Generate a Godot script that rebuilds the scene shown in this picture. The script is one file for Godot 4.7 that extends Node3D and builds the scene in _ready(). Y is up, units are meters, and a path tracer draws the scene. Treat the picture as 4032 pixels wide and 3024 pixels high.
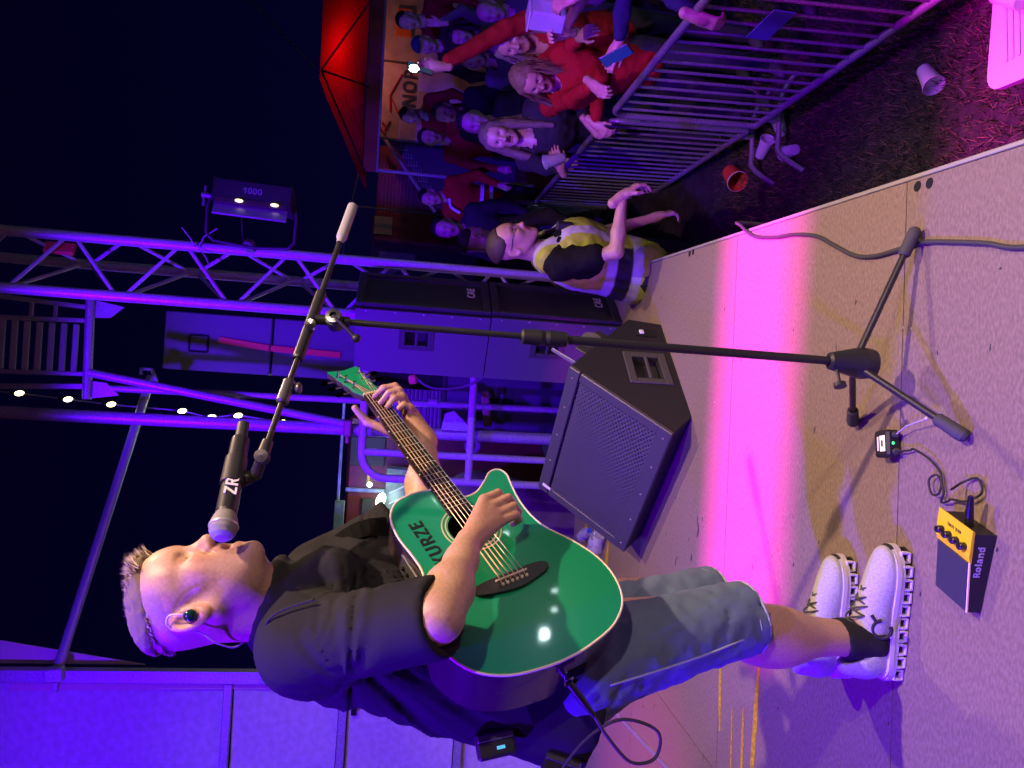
extends Node3D

# ---------------------------------------------------------------- helpers
var mats := {}
var texs := {}
var used := {}

func lin(r: float, g: float, b: float, a := 1.0) -> Color:
	var c := Color(r, g, b).linear_to_srgb()
	c.a = a
	return c

func V(x: float, y: float, z: float) -> Vector3:
	return Vector3(x, y, z)

# grey-scale noise used as a multiplier on a base colour: grain, dirt and wear
func noise_tex(key: String, freq: float, lo: float, hi: float, oct := 4, size := 512) -> NoiseTexture2D:
	if texs.has(key):
		return texs[key]
	var n := FastNoiseLite.new()
	n.seed = key.hash() % 10000
	n.noise_type = FastNoiseLite.TYPE_SIMPLEX_SMOOTH
	n.frequency = freq
	n.fractal_octaves = oct
	var g := Gradient.new()
	g.set_color(0, Color(lo, lo, lo))
	g.set_color(1, Color(minf(hi, 1.0), minf(hi, 1.0), minf(hi, 1.0)))
	var t := NoiseTexture2D.new()
	t.width = size
	t.height = size
	t.seamless = true
	t.noise = n
	t.color_ramp = g
	texs[key] = t
	return t

func bump_tex(key: String, freq: float, strength: float, oct := 4, size := 512) -> NoiseTexture2D:
	var k := key + "_bump"
	if texs.has(k):
		return texs[k]
	var n := FastNoiseLite.new()
	n.seed = key.hash() % 10000
	n.noise_type = FastNoiseLite.TYPE_SIMPLEX_SMOOTH
	n.frequency = freq
	n.fractal_octaves = oct
	var t := NoiseTexture2D.new()
	t.width = size
	t.height = size
	t.seamless = true
	t.as_normal_map = true
	t.bump_strength = strength
	t.noise = n
	texs[k] = t
	return t

func mat(key: String, r := 0.5, g := 0.5, b := 0.5, rough := 0.6, o := {}) -> StandardMaterial3D:
	if mats.has(key):
		return mats[key]
	var m := StandardMaterial3D.new()
	m.resource_name = key
	m.albedo_color = lin(r, g, b, o.get("alpha", 1.0))
	m.roughness = rough
	m.metallic = o.get("metal", 0.0)
	if o.has("spec"):
		m.metallic_specular = o.spec
	if o.has("alpha"):
		m.transparency = BaseMaterial3D.TRANSPARENCY_ALPHA
	if o.has("tex"):
		m.albedo_texture = o.tex
	if o.has("bump"):
		m.normal_enabled = true
		m.normal_texture = o.bump
		m.normal_scale = o.get("bump_scale", 1.0)
	if o.has("tri"):
		m.uv1_triplanar = true
		m.uv1_world_triplanar = o.get("world", true)
		m.uv1_scale = Vector3.ONE * o.tri if o.tri is float else o.tri
	if o.has("emit"):
		m.emission_enabled = true
		m.emission = o.emit
		m.emission_energy_multiplier = o.get("power", 1.0)
	if o.has("coat"):
		m.clearcoat_enabled = true
		m.clearcoat = o.coat
		m.clearcoat_roughness = o.get("coat_rough", 0.05)
	if o.has("rim"):
		m.rim_enabled = true
		m.rim = o.rim
		m.rim_tint = 0.6
	if o.has("sss"):
		m.subsurf_scatter_enabled = true
		m.subsurf_scatter_strength = o.sss
	if o.has("vc"):
		m.vertex_color_use_as_albedo = true
	if o.has("back"):
		m.backlight_enabled = true
		m.backlight = o.back
	m.cull_mode = BaseMaterial3D.CULL_DISABLED if o.get("two", false) else BaseMaterial3D.CULL_BACK
	mats[key] = m
	return m

func numbered(called: String) -> String:
	var n: int = used.get(called, 0)
	used[called] = n + 1
	return called if n == 0 else "%s_%03d" % [called, n]

func tag(o: Node, label := "", category := "", group := "", kind := "") -> void:
	if label:
		o.set_meta("label", label)
	if category:
		o.set_meta("category", category)
	if group:
		o.set_meta("group", group)
	if kind:
		o.set_meta("kind", kind)

# a thing: a Node3D at its base; parts are built in world coordinates and shifted back
func thing(called: String, base: Vector3, label: String, category: String, group := "") -> Node3D:
	var o := Node3D.new()
	o.name = numbered(called)
	o.position = base
	add_child(o)
	tag(o, label, category, group)
	return o

func part(parent: Node3D, called: String, mesh: Mesh, m: Material) -> MeshInstance3D:
	var o := MeshInstance3D.new()
	o.name = called
	o.mesh = mesh
	o.material_override = m
	parent.add_child(o, true)
	if parent != self and parent.get_parent() == self and not (parent is MeshInstance3D):
		o.position = -parent.position
	return o

func solo(called: String, mesh: Mesh, m: Material, label := "", category := "", group := "", kind := "") -> MeshInstance3D:
	var o := MeshInstance3D.new()
	o.name = numbered(called)
	o.mesh = mesh
	o.material_override = m
	add_child(o, true)
	tag(o, label, category, group, kind)
	return o

# mesh collector; faces are given counter-clockwise seen from outside
class MB:
	var v := PackedVector3Array()
	var n := PackedVector3Array()
	var c := PackedColorArray()
	var uv := PackedVector2Array()
	var col := Color.WHITE
	var use_c := false
	func tri(a: Vector3, b: Vector3, d: Vector3) -> void:
		var m := (b - a).cross(d - a).normalized()
		v.append(a); v.append(d); v.append(b)
		n.append(m); n.append(m); n.append(m)
		if use_c:
			c.append(col); c.append(col); c.append(col)
	func trin(a: Vector3, b: Vector3, d: Vector3, na: Vector3, nb: Vector3, nd: Vector3) -> void:
		v.append(a); v.append(d); v.append(b)
		n.append(na); n.append(nd); n.append(nb)
		if use_c:
			c.append(col); c.append(col); c.append(col)
	func quad(a: Vector3, b: Vector3, d: Vector3, e: Vector3) -> void:
		tri(a, b, d)
		tri(a, d, e)
	func quadn(a: Vector3, b: Vector3, d: Vector3, e: Vector3, na: Vector3, nb: Vector3, nd: Vector3, ne: Vector3) -> void:
		trin(a, b, d, na, nb, nd)
		trin(a, d, e, na, nd, ne)
	func box(at: Vector3, size: Vector3, bs := Basis(), bev := 0.0) -> MB:
		var h := size * 0.5
		var e := minf(bev, minf(h.x, minf(h.y, h.z)) * 0.9)
		var ax := [Vector3.RIGHT, Vector3.UP, Vector3.BACK]
		for i in 3:
			var j := (i + 1) % 3
			var k := (i + 2) % 3
			for sg in [-1.0, 1.0]:
				var f: Vector3 = ax[i] * h[i] * sg
				var a: Vector3 = ax[j] * (h[j] - e)
				var b: Vector3 = ax[k] * (h[k] - e)
				var q := [f - a - b, f + a - b, f + a + b, f - a + b]
				if sg < 0:
					q.reverse()
				quad(at + bs * q[0], at + bs * q[1], at + bs * q[2], at + bs * q[3])
		if e > 0.0:
			for i in 3:
				var j := (i + 1) % 3
				var k := (i + 2) % 3
				for sj in [-1.0, 1.0]:
					for sk in [-1.0, 1.0]:
						var p: Vector3 = ax[j] * h[j] * sj + ax[k] * (h[k] - e) * sk
						var q: Vector3 = ax[j] * (h[j] - e) * sj + ax[k] * h[k] * sk
						var t: Vector3 = ax[i] * (h[i] - e)
						var l := [p - t, p + t, q + t, q - t]
						var out: Vector3 = ax[j] * sj + ax[k] * sk
						if (l[1] - l[0]).cross(l[2] - l[0]).dot(out) < 0:
							l.reverse()
						quad(at + bs * l[0], at + bs * l[1], at + bs * l[2], at + bs * l[3])
			for sx in [-1.0, 1.0]:
				for sy in [-1.0, 1.0]:
					for sz in [-1.0, 1.0]:
						var a := Vector3(h.x * sx, (h.y - e) * sy, (h.z - e) * sz)
						var b := Vector3((h.x - e) * sx, h.y * sy, (h.z - e) * sz)
						var d := Vector3((h.x - e) * sx, (h.y - e) * sy, h.z * sz)
						if (b - a).cross(d - a).dot(Vector3(sx, sy, sz)) < 0:
							tri(at + bs * a, at + bs * d, at + bs * b)
						else:
							tri(at + bs * a, at + bs * b, at + bs * d)
		return self
	# polygon in the plane (o, ex, ey), pushed along ez; the outline must run counter-clockwise about ez
	func prism(poly: PackedVector2Array, o: Vector3, ex: Vector3, ey: Vector3, ez: Vector3, smooth := false) -> MB:
		var idx := Geometry2D.triangulate_polygon(poly)
		var m := poly.size()
		var P := func(i: int, t: float) -> Vector3: return o + ex * poly[i].x + ey * poly[i].y + ez * t
		var sg := ex.cross(ey).dot(ez)
		for i in range(0, idx.size(), 3):
			var a := idx[i]
			var b := idx[i + 1]
			var d := idx[i + 2]
			var cr := (poly[b] - poly[a]).cross(poly[d] - poly[a])
			if cr * sg < 0:
				var t := b
				b = d
				d = t
			tri(P.call(a, 1.0), P.call(b, 1.0), P.call(d, 1.0))
			tri(P.call(a, 0.0), P.call(d, 0.0), P.call(b, 0.0))
		var area := 0.0
		for i in m:
			area += poly[i].cross(poly[(i + 1) % m])
		var flip := area * sg < 0
		var nn := PackedVector3Array()
		for i in m:
			var e := poly[(i + 1) % m] - poly[(i + m - 1) % m]
			var w := (ex * e.y - ey * e.x).normalized() * (1.0 if area > 0 else -1.0)
			nn.append(w)
		for i in m:
			var j := (i + 1) % m
			var a: Vector3 = P.call(i, 0.0)
			var b: Vector3 = P.call(j, 0.0)
			var d: Vector3 = P.call(j, 1.0)
			var e: Vector3 = P.call(i, 1.0)
			if smooth:
				if flip:
					quadn(b, a, e, d, nn[j], nn[i], nn[i], nn[j])
				else:
					quadn(a, b, d, e, nn[i], nn[j], nn[j], nn[i])
			elif flip:
				quad(b, a, e, d)
			else:
				quad(a, b, d, e)
		return self
	func tube(pts: PackedVector3Array, r, sides := 10, caps := true) -> MB:
		var m := pts.size()
		var rings := []
		var nor := []
		var up := Vector3.UP
		var d0 := (pts[1] - pts[0]).normalized()
		if absf(d0.dot(up)) > 0.9:
			up = Vector3.RIGHT
		for i in m:
			var d := (pts[mini(i + 1, m - 1)] - pts[maxi(i - 1, 0)]).normalized()
			var s := d.cross(up).normalized()
			up = s.cross(d).normalized()
			var rr: float = r if r is float else r[i]
			var ring := PackedVector3Array()
			var rn := PackedVector3Array()
			for k in sides:
				var a := TAU * k / sides
				var w := s * cos(a) + up * sin(a)
				ring.append(pts[i] + w * rr)
				rn.append(w)
			rings.append(ring)
			nor.append(rn)
		for i in m - 1:
			for k in sides:
				var l := (k + 1) % sides
				quadn(rings[i][k], rings[i + 1][k], rings[i + 1][l], rings[i][l], nor[i][k], nor[i + 1][k], nor[i + 1][l], nor[i][l])
		if caps:
			for k in range(1, sides - 1):
				tri(rings[0][0], rings[0][k], rings[0][k + 1])
				tri(rings[m - 1][0], rings[m - 1][k + 1], rings[m - 1][k])
		return self
	func rod(a: Vector3, b: Vector3, r: float, sides := 10) -> MB:
		return tube(PackedVector3Array([a, b]), r, sides)
	# profile of (radius, height) pairs round the axis
	func lathe(prof: PackedVector2Array, o: Vector3, axis: Vector3, sides := 16) -> MB:
		var ez := axis.normalized()
		var ex := ez.cross(Vector3.UP if absf(ez.y) < 0.9 else Vector3.RIGHT).normalized()
		var ey := ez.cross(ex)
		for i in prof.size() - 1:
			var p := prof[i]
			var q := prof[i + 1]
			var e := (q - p).normalized()
			for k in sides:
				var a0 := TAU * k / sides
				var a1 := TAU * (k + 1) / sides
				var w0 := ex * cos(a0) + ey * sin(a0)
				var w1 := ex * cos(a1) + ey * sin(a1)
				var n0 := (w0 * e.y - ez * e.x).normalized()
				var n1 := (w1 * e.y - ez * e.x).normalized()
				var A := o + w0 * p.x + ez * p.y
				var B := o + w1 * p.x + ez * p.y
				var C := o + w1 * q.x + ez * q.y
				var D := o + w0 * q.x + ez * q.y
				if p.x > 1e-5:
					trin(A, B, C, n0, n1, n1)
				if q.x > 1e-5:
					trin(A, C, D, n0, n1, n0)
		return self
	func ball(at: Vector3, r: Vector3, bs := Basis(), nu := 14, nv := 9) -> MB:
		for j in nv:
			var t0 := PI * j / nv - PI / 2
			var t1 := PI * (j + 1) / nv - PI / 2
			for i in nu:
				var u0 := TAU * i / nu
				var u1 := TAU * (i + 1) / nu
				var q := [[u0, t0], [u1, t0], [u1, t1], [u0, t1]]
				var ps := []
				var ns := []
				for w in q:
					var s := Vector3(cos(w[1]) * cos(w[0]), sin(w[1]), -cos(w[1]) * sin(w[0]))
					ps.append(at + bs * (s * r))
					ns.append((bs * (s / r)).normalized())
				if j > 0:
					trin(ps[0], ps[1], ps[2], ns[0], ns[1], ns[2])
				if j < nv - 1:
					trin(ps[0], ps[2], ps[3], ns[0], ns[2], ns[3])
		return self
	func mesh() -> ArrayMesh:
		var a := []
		a.resize(Mesh.ARRAY_MAX)
		a[Mesh.ARRAY_VERTEX] = v
		a[Mesh.ARRAY_NORMAL] = n
		if use_c:
			a[Mesh.ARRAY_COLOR] = c
		if uv.size() == v.size() and uv.size() > 0:
			a[Mesh.ARRAY_TEX_UV] = uv
		var m := ArrayMesh.new()
		m.add_surface_from_arrays(Mesh.PRIMITIVE_TRIANGLES, a)
		return m

func mb() -> MB:
	return MB.new()

# smooth curve through points
func spline(p: PackedVector3Array, per := 6, closed := false) -> PackedVector3Array:
	var out := PackedVector3Array()
	var m := p.size()
	for i in (m if closed else m - 1):
		var a := p[(i - 1 + m) % m] if closed else p[maxi(i - 1, 0)]
		var b := p[i]
		var c := p[(i + 1) % m]
		var d := p[(i + 2) % m] if closed else p[mini(i + 2, m - 1)]
		for k in per:
			out.append(b.cubic_interpolate(c, a, d, float(k) / per))
	if not closed:
		out.append(p[m - 1])
	return out

func spline2(p: PackedVector2Array, per := 4) -> PackedVector2Array:
	var out := PackedVector2Array()
	var m := p.size()
	for i in m:
		for k in per:
			out.append(p[i].cubic_interpolate(p[(i + 1) % m], p[(i - 1 + m) % m], p[(i + 2) % m], float(k) / per))
	return out

# flat lettering: right and up give the reading direction; the letters stand a little proud
func letters(parent: Node3D, called: String, txt: String, height: float, at: Vector3, right: Vector3, up: Vector3, m: Material, bold := true, depth := 0.002) -> MeshInstance3D:
	var f := SystemFont.new()
	f.font_names = PackedStringArray(["Droid Sans"])
	f.font_weight = 700 if bold else 400
	var t := TextMesh.new()
	t.font = f
	t.text = txt
	t.font_size = 64
	t.pixel_size = height / 46.0
	t.depth = depth
	t.curve_step = 3.0
	var o := part(parent, called, t, m)
	var ez := right.cross(up).normalized()
	var b := Basis(right.normalized(), up.normalized(), ez)
	o.transform = Transform3D(b, at + o.position)
	return o

# ---------------------------------------------------------------- surfaces from blended volumes
# each primitive: [kind, a, b, ra, rb, k, op, basis]; kind 0 tapered capsule, 1 ellipsoid (a centre, b radii), 2 rounded box (a centre, b half size, ra edge)
class SDF:
	var pr := []
	var noise: FastNoiseLite
	var amp := 0.0
	var fold = null
	func cap(a: Vector3, b: Vector3, ra: float, rb: float, k := 0.02, op := 1) -> SDF:
		pr.append([0, a, b, ra, rb, k, op, Basis()])
		return self
	func ell(c: Vector3, r: Vector3, k := 0.02, op := 1, bs := Basis()) -> SDF:
		pr.append([1, c, r, maxf(r.x, maxf(r.y, r.z)), 0.0, k, op, bs])
		return self
	func rbox(c: Vector3, h: Vector3, e: float, k := 0.02, op := 1, bs := Basis()) -> SDF:
		pr.append([2, c, h, e, 0.0, k, op, bs])
		return self
	func one(q: Array, p: Vector3) -> float:
		var kind: int = q[0]
		if kind == 0:
			var a: Vector3 = q[1]
			var ba: Vector3 = q[2] - a
			var pa := p - a
			var t := clampf(pa.dot(ba) / maxf(ba.length_squared(), 1e-9), 0.0, 1.0)
			var ra: float = q[3]
			return (pa - ba * t).length() - (ra + (q[4] - ra) * t)
		if kind == 1:
			var r: Vector3 = q[2]
			var l: Vector3 = (p - q[1]) * q[7]
			var w := l / r
			var k0 := w.length()
			if k0 < 1e-6:
				return -minf(r.x, minf(r.y, r.z))
			return k0 * (k0 - 1.0) / (w / r).length()
		var e: float = q[3]
		var d: Vector3 = ((p - q[1]) * q[7]).abs() - q[2] + Vector3(e, e, e)
		return d.max(Vector3.ZERO).length() + minf(maxf(d.x, maxf(d.y, d.z)), 0.0) - e
	func field(p: Vector3, act: Array) -> float:
		var d := 1.0
		for q in act:
			var e := one(q, p)
			var k: float = q[5]
			if q[6] == 1:
				var h := maxf(k - absf(d - e), 0.0) / k
				d = minf(d, e) - h * h * k * 0.25
			else:
				e = -e
				var h := maxf(k - absf(d - e), 0.0) / k
				d = maxf(d, e) + h * h * k * 0.25
		if amp > 0.0:
			d += noise.get_noise_3dv(p) * amp
		if fold != null:
			d += fold.call(p)
		return d
	func build(h: float, paint = null) -> ArrayMesh:
		var lo := Vector3.ONE * 1e9
		var hi := -lo
		for q in pr:
			if q[6] != 1:
				continue
			if q[0] == 0:
				var r := maxf(q[3], q[4])
				lo = lo.min(q[1] - Vector3.ONE * r).min(q[2] - Vector3.ONE * r)
				hi = hi.max(q[1] + Vector3.ONE * r).max(q[2] + Vector3.ONE * r)
			else:
				var r: float = q[3] if q[0] == 1 else (q[2] as Vector3).length()
				lo = lo.min(q[1] - Vector3.ONE * r)
				hi = hi.max(q[1] + Vector3.ONE * r)
		lo -= Vector3.ONE * (h * 3 + 0.01)
		hi += Vector3.ONE * (h * 3 + 0.01)
		const S := 6
		var nb := Vector3i(((hi - lo) / (h * S)).ceil())
		var nx := nb.x * S + 1
		var ny := nb.y * S + 1
		var nz := nb.z * S + 1
		var F := PackedFloat32Array()
		F.resize(nx * ny * nz)
		F.fill(9.0)
		var live := []
		var hd := h * S * 0.5 * 1.7321
		var margin := hd * 1.12 + 0.0015 + amp + (0.012 if fold != null else 0.0)
		for bz in nb.z:
			for by in nb.y:
				for bx in nb.x:
					var cen := lo + Vector3(bx + 0.5, by + 0.5, bz + 0.5) * (h * S)
					var act := []
					var near := 9.0
					for q in pr:
						var e := one(q, cen)
						if e < hd * 1.35 + q[5] + 0.01:
							act.append(q)
							if q[6] == 1:
								near = minf(near, e)
					if near > margin + 0.012:
						continue
					if act.is_empty() or absf(field(cen, act)) > margin:
						continue
					live.append(Vector3i(bx, by, bz))
					for k in S + 1:
						for j in S + 1:
							var row := ((bz * S + k) * ny + by * S + j) * nx + bx * S
							for i in S + 1:
								if F[row + i] == 9.0:
									F[row + i] = field(lo + Vector3(bx * S + i, by * S + j, bz * S + k) * h, act)
		var vid := {}
		var vs := PackedVector3Array()
		var cells := []
		var sy := nx
		var sz := nx * ny
		var off := [0, 1, sy, sy + 1, sz, sz + 1, sz + sy, sz + sy + 1]
		var edges := [[0, 1], [2, 3], [4, 5], [6, 7], [0, 2], [1, 3], [4, 6], [5, 7], [0, 4], [1, 5], [2, 6], [3, 7]]
		var cor := [Vector3(0, 0, 0), Vector3(1, 0, 0), Vector3(0, 1, 0), Vector3(1, 1, 0), Vector3(0, 0, 1), Vector3(1, 0, 1), Vector3(0, 1, 1), Vector3(1, 1, 1)]
		for b in live:
			for k in S:
				for j in S:
					for i in S:
						var x: int = b.x * S + i
						var y: int = b.y * S + j
						var z: int = b.z * S + k
						var id := z * sz + y * sy + x
						var m := 0
						var bad := false
						for t in 8:
							var f := F[id + off[t]]
							if f == 9.0:
								bad = true
								break
							if f < 0.0:
								m |= 1 << t
						if bad or m == 0 or m == 255:
							continue
						var s := Vector3.ZERO
						var cnt := 0
						for e in edges:
							var f0 := F[id + off[e[0]]]
							var f1 := F[id + off[e[1]]]
							if (f0 < 0.0) != (f1 < 0.0):
								s += cor[e[0]].lerp(cor[e[1]], f0 / (f0 - f1))
								cnt += 1
						vid[id] = vs.size()
						vs.append(lo + (Vector3(x, y, z) + s / cnt) * h)
						cells.append(id)
		var ix := PackedInt32Array()
		for id in cells:
			var f0 := F[id]
			# the edge along each axis from this corner, shared by four cells
			for ax in 3:
				var st: int = [1, sy, sz][ax]
				var u: int = [sy, sz, 1][ax]
				var w: int = [sz, 1, sy][ax]
				var f1 := F[id + st]
				if f1 == 9.0 or (f0 < 0.0) == (f1 < 0.0):
					continue
				if not (vid.has(id - u) and vid.has(id - w) and vid.has(id - u - w)):
					continue
				var a: int = vid[id]
				var b: int = vid[id - u]
				var c: int = vid[id - u - w]
				var d: int = vid[id - w]
				if f0 < 0.0:
					ix.append_array(PackedInt32Array([a, c, b, a, d, c]))
				else:
					ix.append_array(PackedInt32Array([a, b, c, a, c, d]))
		var ns := PackedVector3Array()
		ns.resize(vs.size())
		for i in range(0, ix.size(), 3):
			var m := (vs[ix[i + 2]] - vs[ix[i]]).cross(vs[ix[i + 1]] - vs[ix[i]])
			for t in 3:
				ns[ix[i + t]] += m
		var cs := PackedColorArray()
		if paint != null:
			cs.resize(vs.size())
		for i in vs.size():
			ns[i] = ns[i].normalized()
			if paint != null:
				cs[i] = paint.call(vs[i], ns[i])
		var arr := []
		arr.resize(Mesh.ARRAY_MAX)
		arr[Mesh.ARRAY_VERTEX] = vs
		arr[Mesh.ARRAY_NORMAL] = ns
		arr[Mesh.ARRAY_INDEX] = ix
		if paint != null:
			arr[Mesh.ARRAY_COLOR] = cs
		var mm := ArrayMesh.new()
		mm.add_surface_from_arrays(Mesh.PRIMITIVE_TRIANGLES, arr)
		return mm

func sdf() -> SDF:
	return SDF.new()

# ---------------------------------------------------------------- camera, sky, light
func _ready() -> void:
	setup_view()
	setup_lights()
	setting()
	stage_gear()
	background()
	barriers()
	litter()
	instruments()
	singer()
	crowd()

func setup_view() -> void:
	var cam := Camera3D.new()
	cam.name = "camera"
	var pitch := deg_to_rad(8.5)
	var roll := deg_to_rad(3.7)
	var f := V(0, -sin(pitch), -cos(pitch))
	var up := Vector3.RIGHT.cross(f)
	var t := up * cos(roll) - Vector3.RIGHT * sin(roll)
	var r := Vector3.RIGHT * cos(roll) + up * sin(roll)
	# the phone was held upright and the picture stored on its side: the picture's top is the scene's right
	cam.transform = Transform3D(Basis(-t, r, -f), V(0, 1.25, 0))
	cam.fov = 53.07
	cam.near = 0.05
	cam.far = 400.0
	add_child(cam)
	cam.current = true
	var e := Environment.new()
	e.background_mode = Environment.BG_SKY
	var sm := ProceduralSkyMaterial.new()
	sm.sky_top_color = lin(0.0006, 0.0003, 0.0085)
	sm.sky_horizon_color = lin(0.0014, 0.0009, 0.0165)
	sm.sky_curve = 0.18
	sm.ground_bottom_color = lin(0.0006, 0.0005, 0.004)
	sm.ground_horizon_color = lin(0.0012, 0.0009, 0.010)
	sm.sun_angle_max = 0.5
	var sky := Sky.new()
	sky.sky_material = sm
	e.sky = sky
	e.tonemap_mode = Environment.TONE_MAPPER_LINEAR
	e.tonemap_exposure = 1.0
	e.sdfgi_enabled = true
	e.ssao_enabled = true
	e.ssil_enabled = true
	var we := WorldEnvironment.new()
	we.name = "world_environment"
	we.environment = e
	add_child(we)
	var sun := DirectionalLight3D.new()
	sun.name = "night_sky_light"
	sun.light_color = Color(0.6, 0.65, 1.0)
	sun.light_energy = 0.004
	sun.light_angular_distance = 10.0
	sun.shadow_enabled = true
	sun.rotation_degrees = V(-60, 30, 0)
	add_child(sun)

# a stage lamp: round can, lens and yoke, with its light just in front of the lens
func lamp(at: Vector3, to: Vector3, col: Color, energy: float, angle: float, blend: float, size: float, label: String, slit := Vector2.ZERO) -> void:
	var d := (to - at).normalized()
	var o := thing("stage_lamp", at, label, "stage lamp", "stage lamps over the deck")
	var body := mat("lamp_body", 0.012, 0.012, 0.013, 0.45)
	part(o, "housing", mb().lathe(PackedVector2Array([Vector2(0.03, -0.24), Vector2(0.09, -0.22), Vector2(0.10, -0.12), Vector2(0.10, 0.0)]), at, d, 20).mesh(), body)
	var lm := mat("lens_%s" % col.to_html(), 1, 1, 1, 0.3, {"emit": col, "power": 6.0})
	part(o, "lens", mb().lathe(PackedVector2Array([Vector2(0.075, -0.02), Vector2(0.0, -0.014)]), at, d, 20).mesh(), lm)
	var s := d.cross(Vector3.UP if absf(d.y) < 0.95 else Vector3.RIGHT).normalized()
	var u := Vector3.UP * 0.22 + at - d * 0.1
	part(o, "yoke", mb().tube(PackedVector3Array([at - d * 0.1 + s * 0.115, u + s * 0.115, u - s * 0.115, at - d * 0.1 - s * 0.115]), 0.009, 6).mesh(), body)
	if slit != Vector2.ZERO:
		var B := mb()
		var y := at.y - 0.3
		var w := 0.22
		B.box(V(at.x, y, at.z - slit.y - w * 0.5), V(0.6, 0.004, w))
		B.box(V(at.x, y, at.z + slit.y + w * 0.5), V(0.6, 0.004, w))
		B.box(V(at.x - slit.x - w * 0.5, y + 0.006, at.z), V(w, 0.004, 0.3))
		part(o, "barn_door", B.mesh(), body)
	var l := SpotLight3D.new()
	l.name = "light"
	l.light_color = col
	l.light_energy = energy
	l.spot_angle = angle
	l.spot_angle_attenuation = blend
	l.spot_range = 40.0
	l.spot_attenuation = 2.0
	l.light_size = size
	l.shadow_enabled = true
	o.add_child(l)
	l.look_at_from_position(at + d * 0.02, to, Vector3.UP if absf(d.y) < 0.95 else Vector3.RIGHT)
	l.position = d * 0.02

func setup_lights() -> void:
	var warm := Color(1.0, 0.83, 0.68)
	var blue := Color(0.33, 0.0, 1.0)
	lamp(V(1.55, 3.95, -0.75), V(-0.3, 1.0, -1.7), warm, 20.0, 33.0, 0.6, 0.04, "black stage lamp giving warm white light over the stage edge")
	lamp(V(1.30, 4.0, -3.6), V(0.0, 0.6, -2.4), warm, 8.0, 34.0, 0.6, 0.04, "black stage lamp giving warm white light near the truss tower")
	lamp(V(3.0, 2.9, 1.6), V(-0.3, 1.0, -1.8), Color(1.0, 0.85, 0.76), 10.0, 22.0, 0.6, 0.05, "black stage lamp giving warm white light from the audience side")
	lamp(V(-2.9, 3.3, 0.2), V(-2.3, 1.7, -4.9), blue, 46.0, 27.0, 0.7, 0.08, "black stage lamp giving violet light on the tent wall")
	lamp(V(-2.3, 2.5, -0.7), V(-0.55, 1.15, -1.7), blue, 28.0, 34.0, 0.7, 0.08, "black stage lamp giving violet light on the singer's back")
	lamp(V(-1.2, 3.9, -2.2), V(0.12, 1.95, -5.0), blue, 62.0, 25.0, 0.8, 0.08, "black stage lamp giving violet light aimed at the speaker stack")
	lamp(V(-0.9, 4.1, 0.7), V(-0.2, 0.4, -2.5), Color(0.45, 0.0, 1.0), 13.0, 34.0, 0.8, 0.08, "black stage lamp giving violet light over the middle of the deck")
	lamp(V(0.75, 4.1, -0.2), V(2.05, 0.1, -3.4), Color(0.60, 0.0, 1.0), 36.0, 16.0, 0.9, 0.06, "black stage lamp giving purple light aimed at the near crowd")
	lamp(V(-0.3, 4.0, -0.6), V(1.5, 0.45, -4.4), Color(1.0, 0.72, 0.85), 13.0, 12.0, 0.9, 0.06, "black stage lamp giving rose light aimed at the front row")
	lamp(V(0.0, 4.2, -2.60), V(0.0, 0.0, -2.60), Color(1.0, 0.0, 0.97), 130.0, 24.0, 0.2, 0.011, "black stage lamp with barn doors closed to a slit", Vector2(0.052, 0.0175))
	lamp(V(-2.5, 3.6, -2.0), V(-1.85, 0.0, -3.5), Color(0.9, 0.0, 1.0), 16.0, 13.0, 1.0, 0.08, "black stage lamp giving magenta light on the rear deck")
	lamp(V(-0.22, 0.16, -4.06), V(0.22, 0.5, -4.45), Color(0.9, 0.0, 0.9), 0.9, 48.0, 1.0, 0.04, "small black lamp on the deck behind the floor monitor")
	# the bar the overhead lamps hang from
	var o := thing("lighting_bar", V(0, 4.35, -2), "straight aluminium lighting bar over the deck", "lighting bar")
	part(o, "bar", mb().rod(V(-3.0, 4.42, -1.9), V(1.6, 4.42, -1.9), 0.025, 10).mesh(), mat("alu", 0.55, 0.55, 0.57, 0.42, {"metal": 0.6}))

# ---------------------------------------------------------------- setting
func edge_x(z: float) -> float:
	return 0.5035 - 0.0433 * z

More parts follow.
